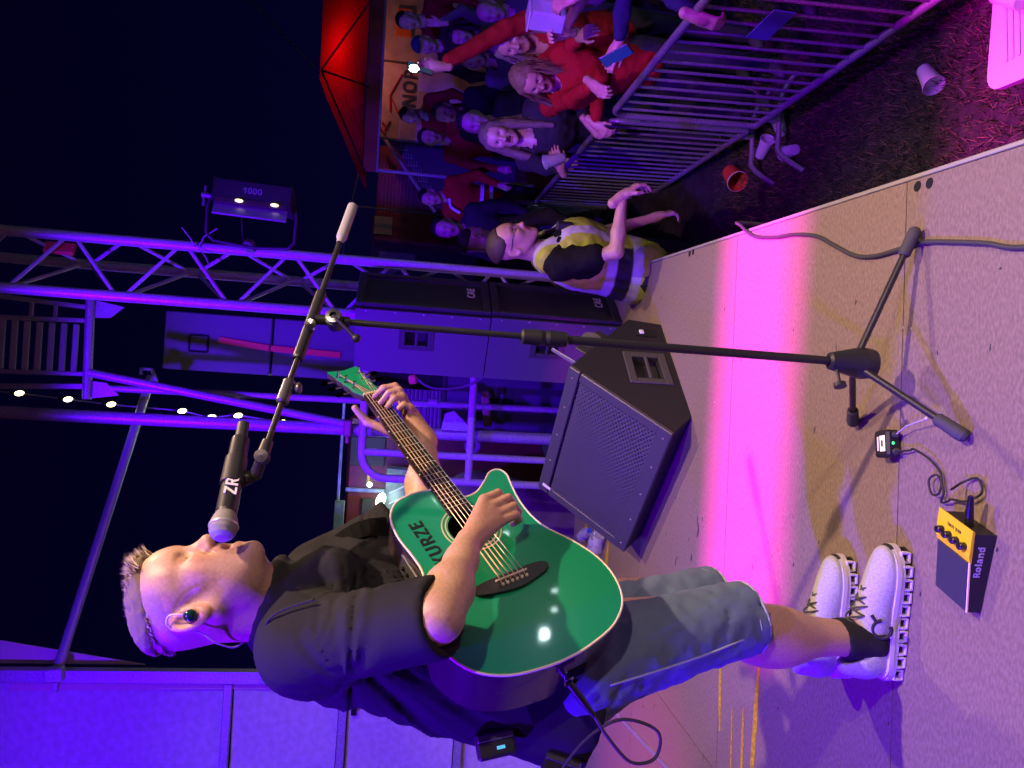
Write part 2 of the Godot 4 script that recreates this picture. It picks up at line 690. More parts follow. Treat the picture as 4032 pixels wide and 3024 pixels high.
func setting() -> void:
	# ground: one sheet, trampled earth under short grass
	var G := mb()
	G.box(V(0, -1.15, -60), V(260, 0.3, 260))
	var gm := mat("soil", 0.030, 0.026, 0.020, 0.95, {"tri": 0.6, "tex": noise_tex("soil", 0.02, 0.35, 1.0, 5), "bump": bump_tex("soil", 0.03, 6.0, 5)})
	solo("ground", G.mesh(), gm, "", "", "", "structure")
	# grass blades in view
	var blade := mb()
	for k in 3:
		var a := TAU * k / 3.0
		var e := V(cos(a), 0, sin(a))
		var lean := e * 0.018
		blade.tri(V(-e.z, 0, e.x) * 0.0022, V(e.z, 0, -e.x) * 0.0022, lean + V(0, 0.042, 0))
	var mm := MultiMesh.new()
	mm.transform_format = MultiMesh.TRANSFORM_3D
	mm.use_colors = true
	mm.mesh = blade.mesh()
	var N := 42000
	mm.instance_count = N
	var rng := RandomNumberGenerator.new()
	rng.seed = 11
	for i in N:
		var z := -1.3 - 6.2 * pow(rng.randf(), 1.3)
		var x := 0.55 + rng.randf() * 2.6
		var s := 0.5 + rng.randf() * 0.9
		var b := Basis(Vector3.UP, rng.randf() * TAU) * Basis(Vector3.RIGHT, (rng.randf() - 0.5) * 1.6)
		mm.set_instance_transform(i, Transform3D(b.scaled(Vector3.ONE * s), V(x, -1.0, z)))
		var q := rng.randf()
		var dry := rng.randf() < 0.4
		mm.set_instance_color(i, Color(0.10 + 0.07 * q, 0.085 + 0.05 * q, 0.05) if dry else Color(0.03 + 0.02 * q, 0.045 + 0.025 * q, 0.016))
	var gi := MultiMeshInstance3D.new()
	gi.name = "grass"
	gi.multimesh = mm
	gi.material_override = mat("grass", 1, 1, 1, 0.8, {"vc": true, "two": true})
	add_child(gi)
	tag(gi, "short trampled grass between the stage and the crowd barrier", "grass", "", "stuff")
	# stage deck: plywood boards on a skirted frame
	var deck := thing("stage_deck", V(0, 0, -2.5), "", "")
	tag(deck, "", "", "", "structure")
	var zl := [1.2, 0.25, -0.75, -1.745, -2.735, -3.73, -4.70, -5.12]
	var xl := [0.0, -2.0, -4.0, -6.0]
	var ply := []
	for i in 4:
		var t: float = [1.0, 0.95, 1.04, 0.98][i]
		ply.append(mat("plywood_%d" % i, 0.30 * t, 0.228 * t, 0.175 * t, 0.50, {"tri": Vector3(1.1, 1.0, 2.4), "tex": noise_tex("ply%d" % (i % 2), 0.045, 0.74, 1.0, 5, 1024), "bump": bump_tex("plyb", 0.06, 1.5, 4), "bump_scale": 0.35}))
	var pos := func(xi: float, z: float) -> Vector3: return V(edge_x(z) + xi, 0.0, z - 0.055 * (edge_x(z) + xi + 0.3))
	for a in zl.size() - 1:
		for b in xl.size() - 1:
			var g := 0.0018
			var p0: Vector3 = pos.call(xl[b] - g, zl[a] - g)
			var p1: Vector3 = pos.call(xl[b] - g, zl[a + 1] + g)
			var p2: Vector3 = pos.call(xl[b + 1] + g, zl[a + 1] + g)
			var p3: Vector3 = pos.call(xl[b + 1] + g, zl[a] - g)
			var B := mb()
			B.prism(PackedVector2Array([Vector2(p0.x, -p0.z), Vector2(p1.x, -p1.z), Vector2(p2.x, -p2.z), Vector2(p3.x, -p3.z)]), V(0, -0.018, 0), Vector3.RIGHT, V(0, 0, -1), V(0, 0.018, 0))
			part(deck, "board", B.mesh(), ply[(a * 3 + b * 2 + a / 2) % 4])
	# sub-frame and black skirt
	var sk := mb()
	var c0: Vector3 = pos.call(-0.01, 1.2)
	var c1: Vector3 = pos.call(-0.01, -5.11)
	var c2: Vector3 = pos.call(-6.0, -5.11)
	var c3: Vector3 = pos.call(-6.0, 1.2)
	sk.prism(PackedVector2Array([Vector2(c0.x, -c0.z), Vector2(c1.x, -c1.z), Vector2(c2.x, -c2.z), Vector2(c3.x, -c3.z)]), V(0, -1.0, 0), Vector3.RIGHT, V(0, 0, -1), V(0, 0.979, 0))
	part(deck, "skirt", sk.mesh(), mat("skirt_cloth", 0.008, 0.008, 0.010, 0.9))
	# bright edge trim along the front of the deck
	var et := mb()
	var q0: Vector3 = pos.call(0.002, 1.2)
	var q1: Vector3 = pos.call(0.002, -5.1)
	et.box((q0 + q1) * 0.5 + V(0.006, -0.03, 0), V(0.012, 0.056, q0.distance_to(q1)), Basis.looking_at(q1 - q0), 0.002)
	part(deck, "edge_trim", et.mesh(), mat("edge_alu", 0.42, 0.40, 0.38, 0.5, {"metal": 0.5}))
	# metal joint strip on the rear deck
	part(deck, "joint_strip", mb().box(V(-1.625, 0.002, -3.35), V(0.022, 0.004, 2.4), Basis(Vector3.UP, 0.125), 0.001).mesh(), mat("strip_alu", 0.5, 0.48, 0.45, 0.35, {"metal": 0.7}))
	# socket holes as raised black discs, the shade inside put into the colour
	var hole := mat("hole", 0.004, 0.004, 0.005, 0.9)
	for h in [[0.557, -1.752], [0.554, -1.708], [0.630, -3.275], [0.631, -3.235]]:
		part(deck, "hole_shade_disc", mb().lathe(PackedVector2Array([Vector2(0.0135, 0.0004), Vector2(0.012, 0.0012), Vector2(0.0, 0.0012)]), V(h[0], 0, h[1]), Vector3.UP, 16).mesh(), hole)
	var screw := mat("screw", 0.6, 0.58, 0.55, 0.35, {"metal": 0.8})
	for h in [[0.205, -1.772], [0.2, -1.738], [-0.115, -1.735], [-0.74, -2.9], [-1.0, -1.67], [-1.02, -1.62], [0.62, -4.45], [-0.02, -2.9], [-1.02, -2.35]]:
		part(deck, "screw", mb().lathe(PackedVector2Array([Vector2(0.0045, 0.0003), Vector2(0.004, 0.0015), Vector2(0.0, 0.0018)]), V(h[0], 0, h[1]), Vector3.UP, 10).mesh(), screw)
	# slivers of yellow light, painted onto the deck as thin strips
	var tape := mat("yellow_light_paint", 0.85, 0.62, 0.01, 0.45, {"tri": 3.0, "tex": noise_tex("tape", 0.03, 0.6, 1.1, 4)})
	var tp := [[V(-0.95, 0, -2.70), V(-1.22, 0, -2.665), 0.020, "short painted sliver of yellow light furthest from the white shoes"], [V(-0.88, 0, -2.40), V(-1.32, 0, -2.405), 0.030, "widest painted sliver of yellow light behind the singer's calf"], [V(-1.06, 0, -2.49), V(-1.36, 0, -2.47), 0.018, "painted sliver of yellow light beside the widest one"], [V(-1.10, 0, -2.575), V(-1.36, 0, -2.55), 0.012, "thinnest painted sliver of yellow light on the deck"], [V(-0.80, 0, -4.765), V(-1.03, 0, -4.79), 0.045, "painted sliver of yellow light by the water bottles near the rear edge"], [V(-0.87, 0, -4.25), V(-1.06, 0, -4.275), 0.055, "painted sliver of yellow light between floor monitor and singer's shorts"]]
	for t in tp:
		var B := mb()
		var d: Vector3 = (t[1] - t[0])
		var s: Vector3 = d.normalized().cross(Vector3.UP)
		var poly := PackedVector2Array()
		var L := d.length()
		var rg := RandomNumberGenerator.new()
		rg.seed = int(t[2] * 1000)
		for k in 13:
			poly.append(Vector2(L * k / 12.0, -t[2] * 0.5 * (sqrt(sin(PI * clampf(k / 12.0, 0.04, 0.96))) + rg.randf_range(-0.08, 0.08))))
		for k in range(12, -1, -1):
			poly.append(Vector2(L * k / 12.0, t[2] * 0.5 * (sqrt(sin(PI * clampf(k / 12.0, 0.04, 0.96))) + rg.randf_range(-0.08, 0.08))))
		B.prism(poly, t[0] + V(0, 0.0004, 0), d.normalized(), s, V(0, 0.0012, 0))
		solo("light_sliver", B.mesh(), tape, t[3], "tape", "yellow light slivers painted on the deck")  # each strip is yellow light put into the colour, no tape lies here
	# small dark scuffs and specks on the boards
	var sc := mat("scuff", 0.05, 0.04, 0.04, 0.7)
	var S := mb()
	var rg2 := RandomNumberGenerator.new()
	rg2.seed = 5
	for i in 70:
		var z := rg2.randf_range(-4.6, -1.25)
		var x := rg2.randf_range(-2.0, edge_x(z) - 0.08)
		if i < 16:
			x = rg2.randf_range(-0.9, -0.45)
			z = rg2.randf_range(-3.35, -2.9)
		var L := rg2.randf_range(0.003, 0.012) * (2.6 if i < 8 else 1.0)
		var W := rg2.randf_range(0.0015, 0.004) * (1.8 if i < 8 else 1.0)
		var poly := PackedVector2Array()
		for k in 9:
			var a := TAU * k / 9
			poly.append(Vector2(cos(a) * L, sin(a) * W) * rg2.randf_range(0.6, 1.2))
		var a := rg2.randf_range(-0.3, 0.3)
		S.prism(poly, V(x, 0.0003, z), V(cos(a), 0, sin(a)), V(sin(a), 0, -cos(a)), V(0, 0.0005, 0))
	var sp := part(deck, "scuff", S.mesh(), sc)
	tag(sp, "", "", "", "stuff")
	solo("cable_tie", mb().tube(PackedVector3Array([V(-0.502, 0.003, -2.075), V(-0.53, 0.005, -2.06), V(-0.562, 0.003, -2.035)]), 0.0022, 6).mesh(), mat("rubber", 0.012, 0.012, 0.013, 0.6), "short black cable tie lying on the deck behind the shoes", "cable tie")

# ---------------------------------------------------------------- gear on the stage
func speaker_box(base: Vector3, ang: float, w: float, d: float, h: float, label: String, side_detail := true) -> Node3D:
	# base is the near front corner at the bottom; the box runs back along bk and across along ac
	var bk := V(-cos(ang), 0, -sin(ang))
	var ac := V(sin(ang), 0, -cos(ang))
	var fr := -bk
	var c := base + bk * d * 0.5 + ac * w * 0.5 + Vector3.UP * h * 0.5
	var o := thing("speaker_cabinet", V(c.x, base.y, c.z), label, "speaker", "black speaker cabinets stacked by the truss tower")
	var black := mat("cabinet_paint", 0.15, 0.15, 0.17, 0.62, {"tri": 6.0, "tex": noise_tex("cab", 0.06, 0.7, 1.05, 4), "bump": bump_tex("cab", 0.25, 2.0, 3), "bump_scale": 0.5})
	var dark := mat("cabinet_dark", 0.03, 0.03, 0.034, 0.5)
	var bs := Basis(ac, Vector3.UP, fr) if ac.cross(Vector3.UP).dot(fr) > 0 else Basis(-ac, Vector3.UP, fr)
	# shell around the recessed grille
	var sh := CSGBox3D.new()
	sh.name = "shell"
	sh.size = V(w, h - 0.004, d - 0.04)
	sh.material = black
	o.add_child(sh, true)
	sh.transform = Transform3D(bs, c + bk * 0.02 - o.position)
	if side_detail:
		carve(sh, c - ac * (w * 0.5) + fr * 0.015 + Vector3.UP * 0.03 - o.position, Basis(fr, Vector3.UP, -ac), V(0.086, 0.128, 0.10), dark)
	var B := mb()
	B.box(c + fr * (d * 0.5 - 0.012) + Vector3.UP * (h * 0.5 - 0.024), V(w, 0.044, 0.024), bs, 0.004)
	B.box(c + fr * (d * 0.5 - 0.012) - Vector3.UP * (h * 0.5 - 0.024), V(w, 0.044, 0.024), bs, 0.004)
	B.box(c + fr * (d * 0.5 - 0.012) + ac * (w * 0.5 - 0.018), V(0.036, h - 0.092, 0.024), bs, 0.004)
	B.box(c + fr * (d * 0.5 - 0.012) - ac * (w * 0.5 - 0.018), V(0.036, h - 0.092, 0.024), bs, 0.004)
	part(o, "front_frame", B.mesh(), dark)
	var g := part(o, "grille", perforated(c + fr * (d * 0.5 - 0.016), ac, Vector3.UP, fr, w - 0.075, h - 0.10, 0.012, 0.0034).mesh(), mat("grille_wire", 0.05, 0.05, 0.055, 0.5))
	g.set_meta("kind", "stuff")
	letters(o, "badge", "CAE", 0.045, c + fr * (d * 0.5 + 0.002) - Vector3.UP * (h * 0.5 - 0.11) + ac * 0.02, V(ac.x, 0, ac.z), Vector3.UP, mat("badge", 0.7, 0.7, 0.72, 0.4))
	if side_detail:
		var sd := -ac
		var hc := c + sd * (w * 0.5) + fr * 0.015 + Vector3.UP * 0.03
		recess_handle(o, hc, fr, Vector3.UP, sd)
		for k in 5:
			part(o, "screw", mb().lathe(PackedVector2Array([Vector2(0.006, 0), Vector2(0.005, 0.003), Vector2(0, 0.004)]), c + sd * (w * 0.5) + fr * (d * 0.5 - 0.05) + Vector3.UP * (h * 0.42 - k * h * 0.21), sd, 8).mesh(), mat("screw"))
	return o

func carve(sh: CSGShape3D, at: Vector3, bs: Basis, size: Vector3, m: Material) -> void:
	var cut := CSGBox3D.new()
	cut.name = "recess"
	cut.operation = CSGShape3D.OPERATION_SUBTRACTION
	cut.size = size
	cut.material = m
	sh.add_child(cut, true)
	cut.transform = sh.transform.affine_inverse() * Transform3D(bs, at)

func recess_handle(o: Node3D, at: Vector3, ex: Vector3, ey: Vector3, nz: Vector3, sx := 0.15, sy := 0.20) -> void:
	var plate := mat("handle_plate", 0.06, 0.06, 0.065, 0.45)
	var bs := Basis(ex, ey, nz)
	var B := mb()
	B.box(at + ey * (sy * 0.5 - 0.018), V(sx, 0.036, 0.010), bs, 0.003)
	B.box(at - ey * (sy * 0.5 - 0.018), V(sx, 0.036, 0.010), bs, 0.003)
	B.box(at + ex * (sx * 0.5 - 0.016), V(0.032, sy - 0.072, 0.010), bs, 0.003)
	B.box(at - ex * (sx * 0.5 - 0.016), V(0.032, sy - 0.072, 0.010), bs, 0.003)
	part(o, "handle_plate", B.mesh(), plate)
	part(o, "handle_bar", mb().box(at + nz * 0.006, V(sx - 0.06, 0.016, 0.010), bs, 0.004).mesh(), plate)

# sheet metal with staggered round holes, drawn as a net of slanted wires
func perforated(c: Vector3, ex: Vector3, ey: Vector3, nz: Vector3, w: float, h: float, pitch: float, wire: float) -> MB:
	var B := mb()
	B.quad(c - ex * w * 0.5 - ey * h * 0.5 - nz * 0.012, c + ex * w * 0.5 - ey * h * 0.5 - nz * 0.012, c + ex * w * 0.5 + ey * h * 0.5 - nz * 0.012, c - ex * w * 0.5 + ey * h * 0.5 - nz * 0.012)
	for sg in [-1.0, 1.0]:
		var d: Vector3 = (ex + ey * sg * 0.62).normalized()
		var u: Vector3 = nz.cross(d) * wire * 0.5
		var slope: float = sg * 0.62
		var n := int((h + w * 0.62) / (pitch * 1.18)) + 1
		for i in n + 1:
			var b0 := -h * 0.5 - (w * 0.62 if sg > 0 else 0.0) + i * pitch * 1.18
			var xa := 0.0
			var xb := w
			# y = b0 + slope * x, cut to the frame
			if sg > 0:
				xa = clampf((-h * 0.5 - b0) / slope, 0, w)
				xb = clampf((h * 0.5 - b0) / slope, 0, w)
			else:
				xa = clampf((h * 0.5 - b0) / slope, 0, w)
				xb = clampf((-h * 0.5 - b0) / slope, 0, w)
			if xb - xa < 0.004:
				continue
			var p: Vector3 = c + ex * (xa - w * 0.5) + ey * (b0 + slope * xa) + nz * (0.001 * sg)
			var q: Vector3 = c + ex * (xb - w * 0.5) + ey * (b0 + slope * xb) + nz * (0.001 * sg)
			B.quad(p - u, q - u, q + u, p + u)
	return B

func stage_gear() -> void:
	var alu := mat("alu")
	var ang := deg_to_rad(35.0)
	speaker_box(V(0.394, 0.0, -4.25), ang, 0.36, 0.45, 0.75, "lower black speaker cabinet on the deck beside the truss tower")
	speaker_box(V(0.390, 0.752, -4.25), ang, 0.36, 0.45, 0.75, "upper black speaker cabinet stacked on another beside the truss tower")
	# labels stuck beside the handles
	monitor()
	truss()
	mic_stand()
	# floor cable
	var fc := PackedVector3Array()
	for c in [[0.651, -2.746], [0.592, -2.633], [0.558, -2.469], [0.545, -2.348], [0.515, -2.207], [0.470, -2.105], [0.423, -1.998], [0.405, -1.903], [0.407, -1.788], [0.408, -1.703], [0.389, -1.591], [0.370, -1.498], [0.346, -1.406], [0.33, -1.2], [0.30, -0.9]]:
		fc.append(V(c[0], 0.0065, c[1]))
	fc.insert(0, V(0.68, -0.25, -2.80))
	fc.insert(1, V(0.672, -0.01, -2.785))
	solo("power_cable", mb().tube(spline(fc, 6), 0.0062, 8).mesh(), mat("cable_grey", 0.05, 0.05, 0.055, 0.5), "grey black cable winding over the stage edge past the tripod foot", "cable")
	# bottles behind the monitor
	var bl := [[-0.90, -4.66, 1.45, "clear water bottle with blue cap lying nearest the rear deck edge"], [-0.885, -4.42, 1.25, "clear water bottle lying behind the floor monitor corner"], [-0.86, -4.33, 1.1, "clear water bottle lying closest to the floor monitor corner"]]
	for b in bl:
		var base := V(b[0], 0.034, b[1])
		var ax := V(cos(b[2]), 0, sin(b[2]) * 0.3).normalized()
		var o := thing("water_bottle", V(base.x, 0, base.z), b[3], "bottle", "water bottles behind the floor monitor")
		part(o, "bottle_body", mb().lathe(PackedVector2Array([Vector2(0, -0.1), Vector2(0.030, -0.098), Vector2(0.033, -0.09), Vector2(0.031, -0.03), Vector2(0.033, 0.03), Vector2(0.028, 0.06), Vector2(0.013, 0.09), Vector2(0.012, 0.1)]), base, ax, 16).mesh(), mat("clear_plastic", 0.9, 0.92, 0.98, 0.08, {"alpha": 0.25}))
		part(o, "bottle_label", mb().lathe(PackedVector2Array([Vector2(0.0338, -0.035), Vector2(0.0338, 0.02)]), base, ax, 16).mesh(), mat("bottle_label", 0.5, 0.52, 0.6, 0.5))
		part(o, "bottle_cap", mb().lathe(PackedVector2Array([Vector2(0.015, 0.098), Vector2(0.015, 0.113), Vector2(0, 0.114)]), base, ax, 12).mesh(), mat("blue_cap", 0.02, 0.10, 0.55, 0.4))

func monitor() -> void:
	var a := 0.734
	var es := V(sin(a), 0, -cos(a))
	var ew := V(-cos(a), 0, -sin(a))
	var o0 := V(-0.157, 0.0, -3.054)
	var w := 0.828
	var o := thing("floor_monitor", o0 + ew * w * 0.5 + es * 0.35, "black wedge floor monitor with mesh grille facing the singer", "floor monitor")
	var black := mat("monitor_paint", 0.018, 0.018, 0.022, 0.62, {"tri": 6.0, "tex": noise_tex("cab", 0.06, 0.7, 1.05, 4), "bump": bump_tex("cab", 0.25, 2.0, 3), "bump_scale": 0.5})
	var dark := mat("monitor_trim", 0.055, 0.055, 0.065, 0.45)
	var prof := PackedVector2Array([Vector2(0.10, 0.0), Vector2(0.735, 0.0), Vector2(0.755, 0.16), Vector2(0.392, 0.484), Vector2(0.005, 0.098)])
	var cab := CSGPolygon3D.new()
	cab.name = "cabinet"
	cab.polygon = prof
	cab.depth = w
	cab.material = black
	o.add_child(cab, true)
	cab.transform = Transform3D(Basis(es, Vector3.UP, -ew), o0 - o.position)
	carve(cab, o0 + es * 0.40 + Vector3.UP * 0.135 - o.position, Basis(es, Vector3.UP, -ew), V(0.146, 0.128, 0.10), mat("cabinet_dark"))
	# face of the wedge with a raised frame round the grille
	var P2 := o0 + Vector3.UP * 0.1
	var P1 := o0 + es * 0.389 + Vector3.UP * 0.488
	var up := (P1 - P2).normalized()
	var L := P1.distance_to(P2)
	var nz := up.cross(ew).normalized()
	if nz.y < 0:
		nz = -nz
	var cen := (P1 + P2) * 0.5 + ew * w * 0.5
	var bs := Basis(ew, up, ew.cross(up))
	var F := mb()
	F.box(cen + up * (L * 0.5 - 0.03) + nz * 0.008, V(w, 0.06, 0.022), bs, 0.004)
	F.box(cen - up * (L * 0.5 - 0.035) + nz * 0.008, V(w, 0.07, 0.022), bs, 0.004)
	F.box(cen + ew * (w * 0.5 - 0.025) + nz * 0.008, V(0.05, L - 0.13, 0.022), bs, 0.004)
	F.box(cen - ew * (w * 0.5 - 0.025) + nz * 0.008, V(0.05, L - 0.13, 0.022), bs, 0.004)
	part(o, "grille_frame", F.mesh(), dark)
	var g := part(o, "grille", perforated(cen + nz * 0.016 - up * 0.005, ew, up, nz, w - 0.10, L - 0.135, 0.0165, 0.0062).mesh(), mat("monitor_grille", 0.085, 0.085, 0.10, 0.45))
	g.set_meta("kind", "stuff")
	part(o, "grille_backing", mb().box(cen + nz * 0.002 - up * 0.005, V(w - 0.10, L - 0.135, 0.003), bs).mesh(), mat("foam", 0.012, 0.012, 0.013, 0.95))
	for k in 5:
		for sg in [-1.0, 1.0]:
			part(o, "screw", mb().lathe(PackedVector2Array([Vector2(0.005, 0), Vector2(0.004, 0.002), Vector2(0, 0.003)]), cen + ew * (w * 0.44 * (k / 2.0 - 1.0)) + up * (L * 0.5 - 0.03) * sg + nz * 0.019, nz, 8).mesh(), mat("screw"))
	part(o, "sticker", mb().box(cen + ew * (w * 0.5 - 0.05) + up * (L * 0.5 - 0.05) + nz * 0.021, V(0.018, 0.05, 0.002), bs).mesh(), mat("sticker", 0.75, 0.75, 0.78, 0.6))
	# near side: handle and connector panel
	var sd := -ew
	recess_handle(o, o0 + es * 0.40 + Vector3.UP * 0.135 + sd * 0.002, es, Vector3.UP, sd, 0.21, 0.20)
	part(o, "connector_panel", mb().box(o0 + es * 0.655 + Vector3.UP * 0.095 + sd * 0.003, V(0.05, 0.10, 0.006), Basis(es, Vector3.UP, -ew), 0.001).mesh(), mat("hole"))
	part(o, "connector", mb().box(o0 + es * 0.655 + Vector3.UP * 0.115 + sd * 0.008, V(0.026, 0.022, 0.012), Basis(es, Vector3.UP, -ew), 0.003).mesh(), mat("badge"))
	# pole-mount bracket on the sloping back
	var b0 := o0 + es * 0.60 + Vector3.UP * 0.31
	var bk := (V(0, 0, 0) + es * 0.324 + Vector3.UP * 0.363).normalized()
	var slope := (es * 0.363 - Vector3.UP * 0.324).normalized()
	part(o, "bracket", mb().box(b0 + bk * 0.03 + ew * 0.06, V(0.012, 0.20, 0.10), Basis(ew, slope, ew.cross(slope)), 0.003).mesh(), mat("cabinet_dark"))
	part(o, "bracket_disc", mb().lathe(PackedVector2Array([Vector2(0.05, -0.008), Vector2(0.05, 0.008), Vector2(0, 0.009)]), b0 + bk * 0.055 + ew * 0.05, sd, 20).mesh(), mat("steel_grey", 0.2, 0.2, 0.21, 0.5, {"metal": 0.4}))
	# perforated hanging strap near the ridge
	var st := o0 + es * 0.43 + Vector3.UP * 0.505
	part(o, "strap_bracket", mb().box(st - ew * 0.0 + bk * 0.02, V(0.02, 0.13, 0.006), Basis(ew, bk, ew.cross(bk)), 0.002).mesh(), mat("steel_grey"))

func truss() -> void:
	var alu := mat("truss_alu", 0.62, 0.62, 0.64, 0.48, {"metal": 0.3, "tri": 5.0, "tex": noise_tex("alu", 0.03, 0.7, 1.05, 4)})
	var R := V(0.668, 0, -4.63)
	var L := V(0.345, 0, -4.56)
	var A := V(0.545, 0, -4.88)
	var o := thing("truss_tower", V(0.52, 0, -4.68), "tall aluminium triangular truss tower at the stage corner", "truss")
	for p in [R, L, A]:
		part(o, "chord", mb().rod(p + V(0, 0.02, 0), p + V(0, 4.6, 0), 0.030, 16).mesh(), alu)
		part(o, "foot_collar", mb().lathe(PackedVector2Array([Vector2(0.038, 0), Vector2(0.038, 0.05), Vector2(0.032, 0.055)]), p, Vector3.UP, 16).mesh(), alu)
	var step := 0.30
	for f in [[R, L], [R, A], [L, A]]:
		var y := 0.12
		var flip: bool = f[1] == A
		while y < 4.4:
			var a: Vector3 = f[1] if flip else f[0]
			var b: Vector3 = f[0] if flip else f[1]
			part(o, "brace", mb().rod(a + V(0, y, 0), b + V(0, y + step - 0.035, 0), 0.011, 8).mesh(), alu)
			y += step
			flip = not flip
	part(o, "sticker", mb().box(R.lerp(A, 0.5) + V(0.0, 3.20, 0.02), V(0.07, 0.16, 0.03), Basis(Vector3.UP, 0.5), 0.004).mesh(), mat("red_sticker", 0.75, 0.06, 0.06, 0.5))
	# cable ties on the chord
	var tie := mb()
	tie.tube(PackedVector3Array([V(0.66, 2.43, -4.59), V(0.70, 2.45, -4.57), V(0.76, 2.50, -4.56)]), 0.004, 5)
	tie.tube(PackedVector3Array([V(0.66, 2.41, -4.59), V(0.72, 2.38, -4.57), V(0.77, 2.31, -4.56)]), 0.004, 5)
	tie.tube(PackedVector3Array([V(0.67, 2.42, -4.595), V(0.60, 2.36, -4.57), V(0.56, 2.34, -4.56)]), 0.004, 5)
	part(o, "cable_tie", tie.mesh(), mat("tie", 0.25, 0.24, 0.25, 0.6))
	# flood lamp on a yoke clamped to the tower
	var fl := thing("flood_lamp", V(0.68, 2.15, -4.6), "dark rectangular flood lamp on a yoke clamped to the truss tower", "flood lamp")
	var dk := mat("flood_paint", 0.05, 0.045, 0.055, 0.5, {"tri": 8.0, "tex": noise_tex("flood", 0.04, 0.45, 1.3, 5)})
	var t := Basis(Vector3.BACK, deg_to_rad(-2.0)) * Basis(Vector3.UP, 0.15)
	var c := V(0.895, 2.095, -4.36)
	# hood over an open front that looks down and to the stage
	var H := mb()
	H.box(c + t * V(0.055, 0, 0.0), V(0.115, 0.40, 0.012), t, 0.003)
	H.box(c + t * V(0.112, 0, -0.09), V(0.010, 0.40, 0.17), t, 0.003)
	H.box(c + t * V(0.055, 0.203, -0.085), V(0.13, 0.010, 0.19), t, 0.003)
	H.box(c + t * V(0.055, -0.203, -0.085), V(0.13, 0.010, 0.19), t, 0.003)
	H.box(c + t * V(0.055, 0, -0.175), V(0.11, 0.40, 0.010), t, 0.003)
	part(fl, "housing", H.mesh(), dk)
	var R2 := mb()
	R2.box(c + t * V(-0.055, 0, -0.005), V(0.075, 0.39, 0.012), t * Basis(Vector3.UP, 0.35), 0.002)
	part(fl, "reflector", R2.mesh(), mat("reflector", 0.35, 0.33, 0.36, 0.35, {"metal": 0.6}))
	var glow := mat("halogen", 1, 0.9, 0.6, 0.4, {"emit": Color(1.0, 0.9, 0.55), "power": 2.2})
	for y in [0.062, -0.125]:
		var bl := part(fl, "lamp_tube", mb().ball(c + t * V(-0.004, y, 0.014), V(0.010, 0.022, 0.010), t, 10, 7).mesh(), glow)
	part(fl, "lamp_slot", mb().box(c + t * V(-0.006, 0, 0.003), V(0.03, 0.38, 0.014), t, 0.001).mesh(), mat("slot", 0.05, 0.045, 0.03, 0.4))
	var yk := PackedVector3Array([c + t * V(0.03, 0.225, -0.06), c + t * V(-0.03, 0.24, -0.07), c + t * V(-0.17, 0.235, -0.10), c + t * V(-0.20, 0.20, -0.12), c + t * V(-0.205, 0.0, -0.16), c + t * V(-0.20, -0.20, -0.12), c + t * V(-0.17, -0.235, -0.10), c + t * V(-0.03, -0.235, -0.07), c + t * V(0.03, -0.22, -0.06)])
	part(fl, "yoke", mb().tube(yk, 0.010, 8).mesh(), dk)
	part(fl, "clamp", mb().box(V(0.69, 2.13, -4.57), V(0.06, 0.055, 0.09), t, 0.006).mesh(), mat("steel_grey"))
	part(fl, "tilt_knob", mb().rod(c + t * V(-0.03, 0.26, -0.06), c + t * V(0.08, 0.26, -0.06), 0.009, 8).rod(c + t * V(0.03, 0.225, -0.06), c + t * V(0.03, 0.275, -0.06), 0.017, 10).mesh(), mat("steel_grey"))
	letters(fl, "stencil", "1000", 0.034, c + t * V(0.06, 0.0, 0.0075), t * V(0, -1, 0), t * V(1, 0, 0), mat("stencil", 0.22, 0.21, 0.26, 0.8), true, 0.001)
	part(fl, "power_lead", mb().tube(spline(PackedVector3Array([c + t * V(-0.07, 0.05, -0.05), c + t * V(-0.14, 0.045, -0.08), V(0.70, 2.16, -4.55)]), 5), 0.004, 6).mesh(), mat("rubber"))

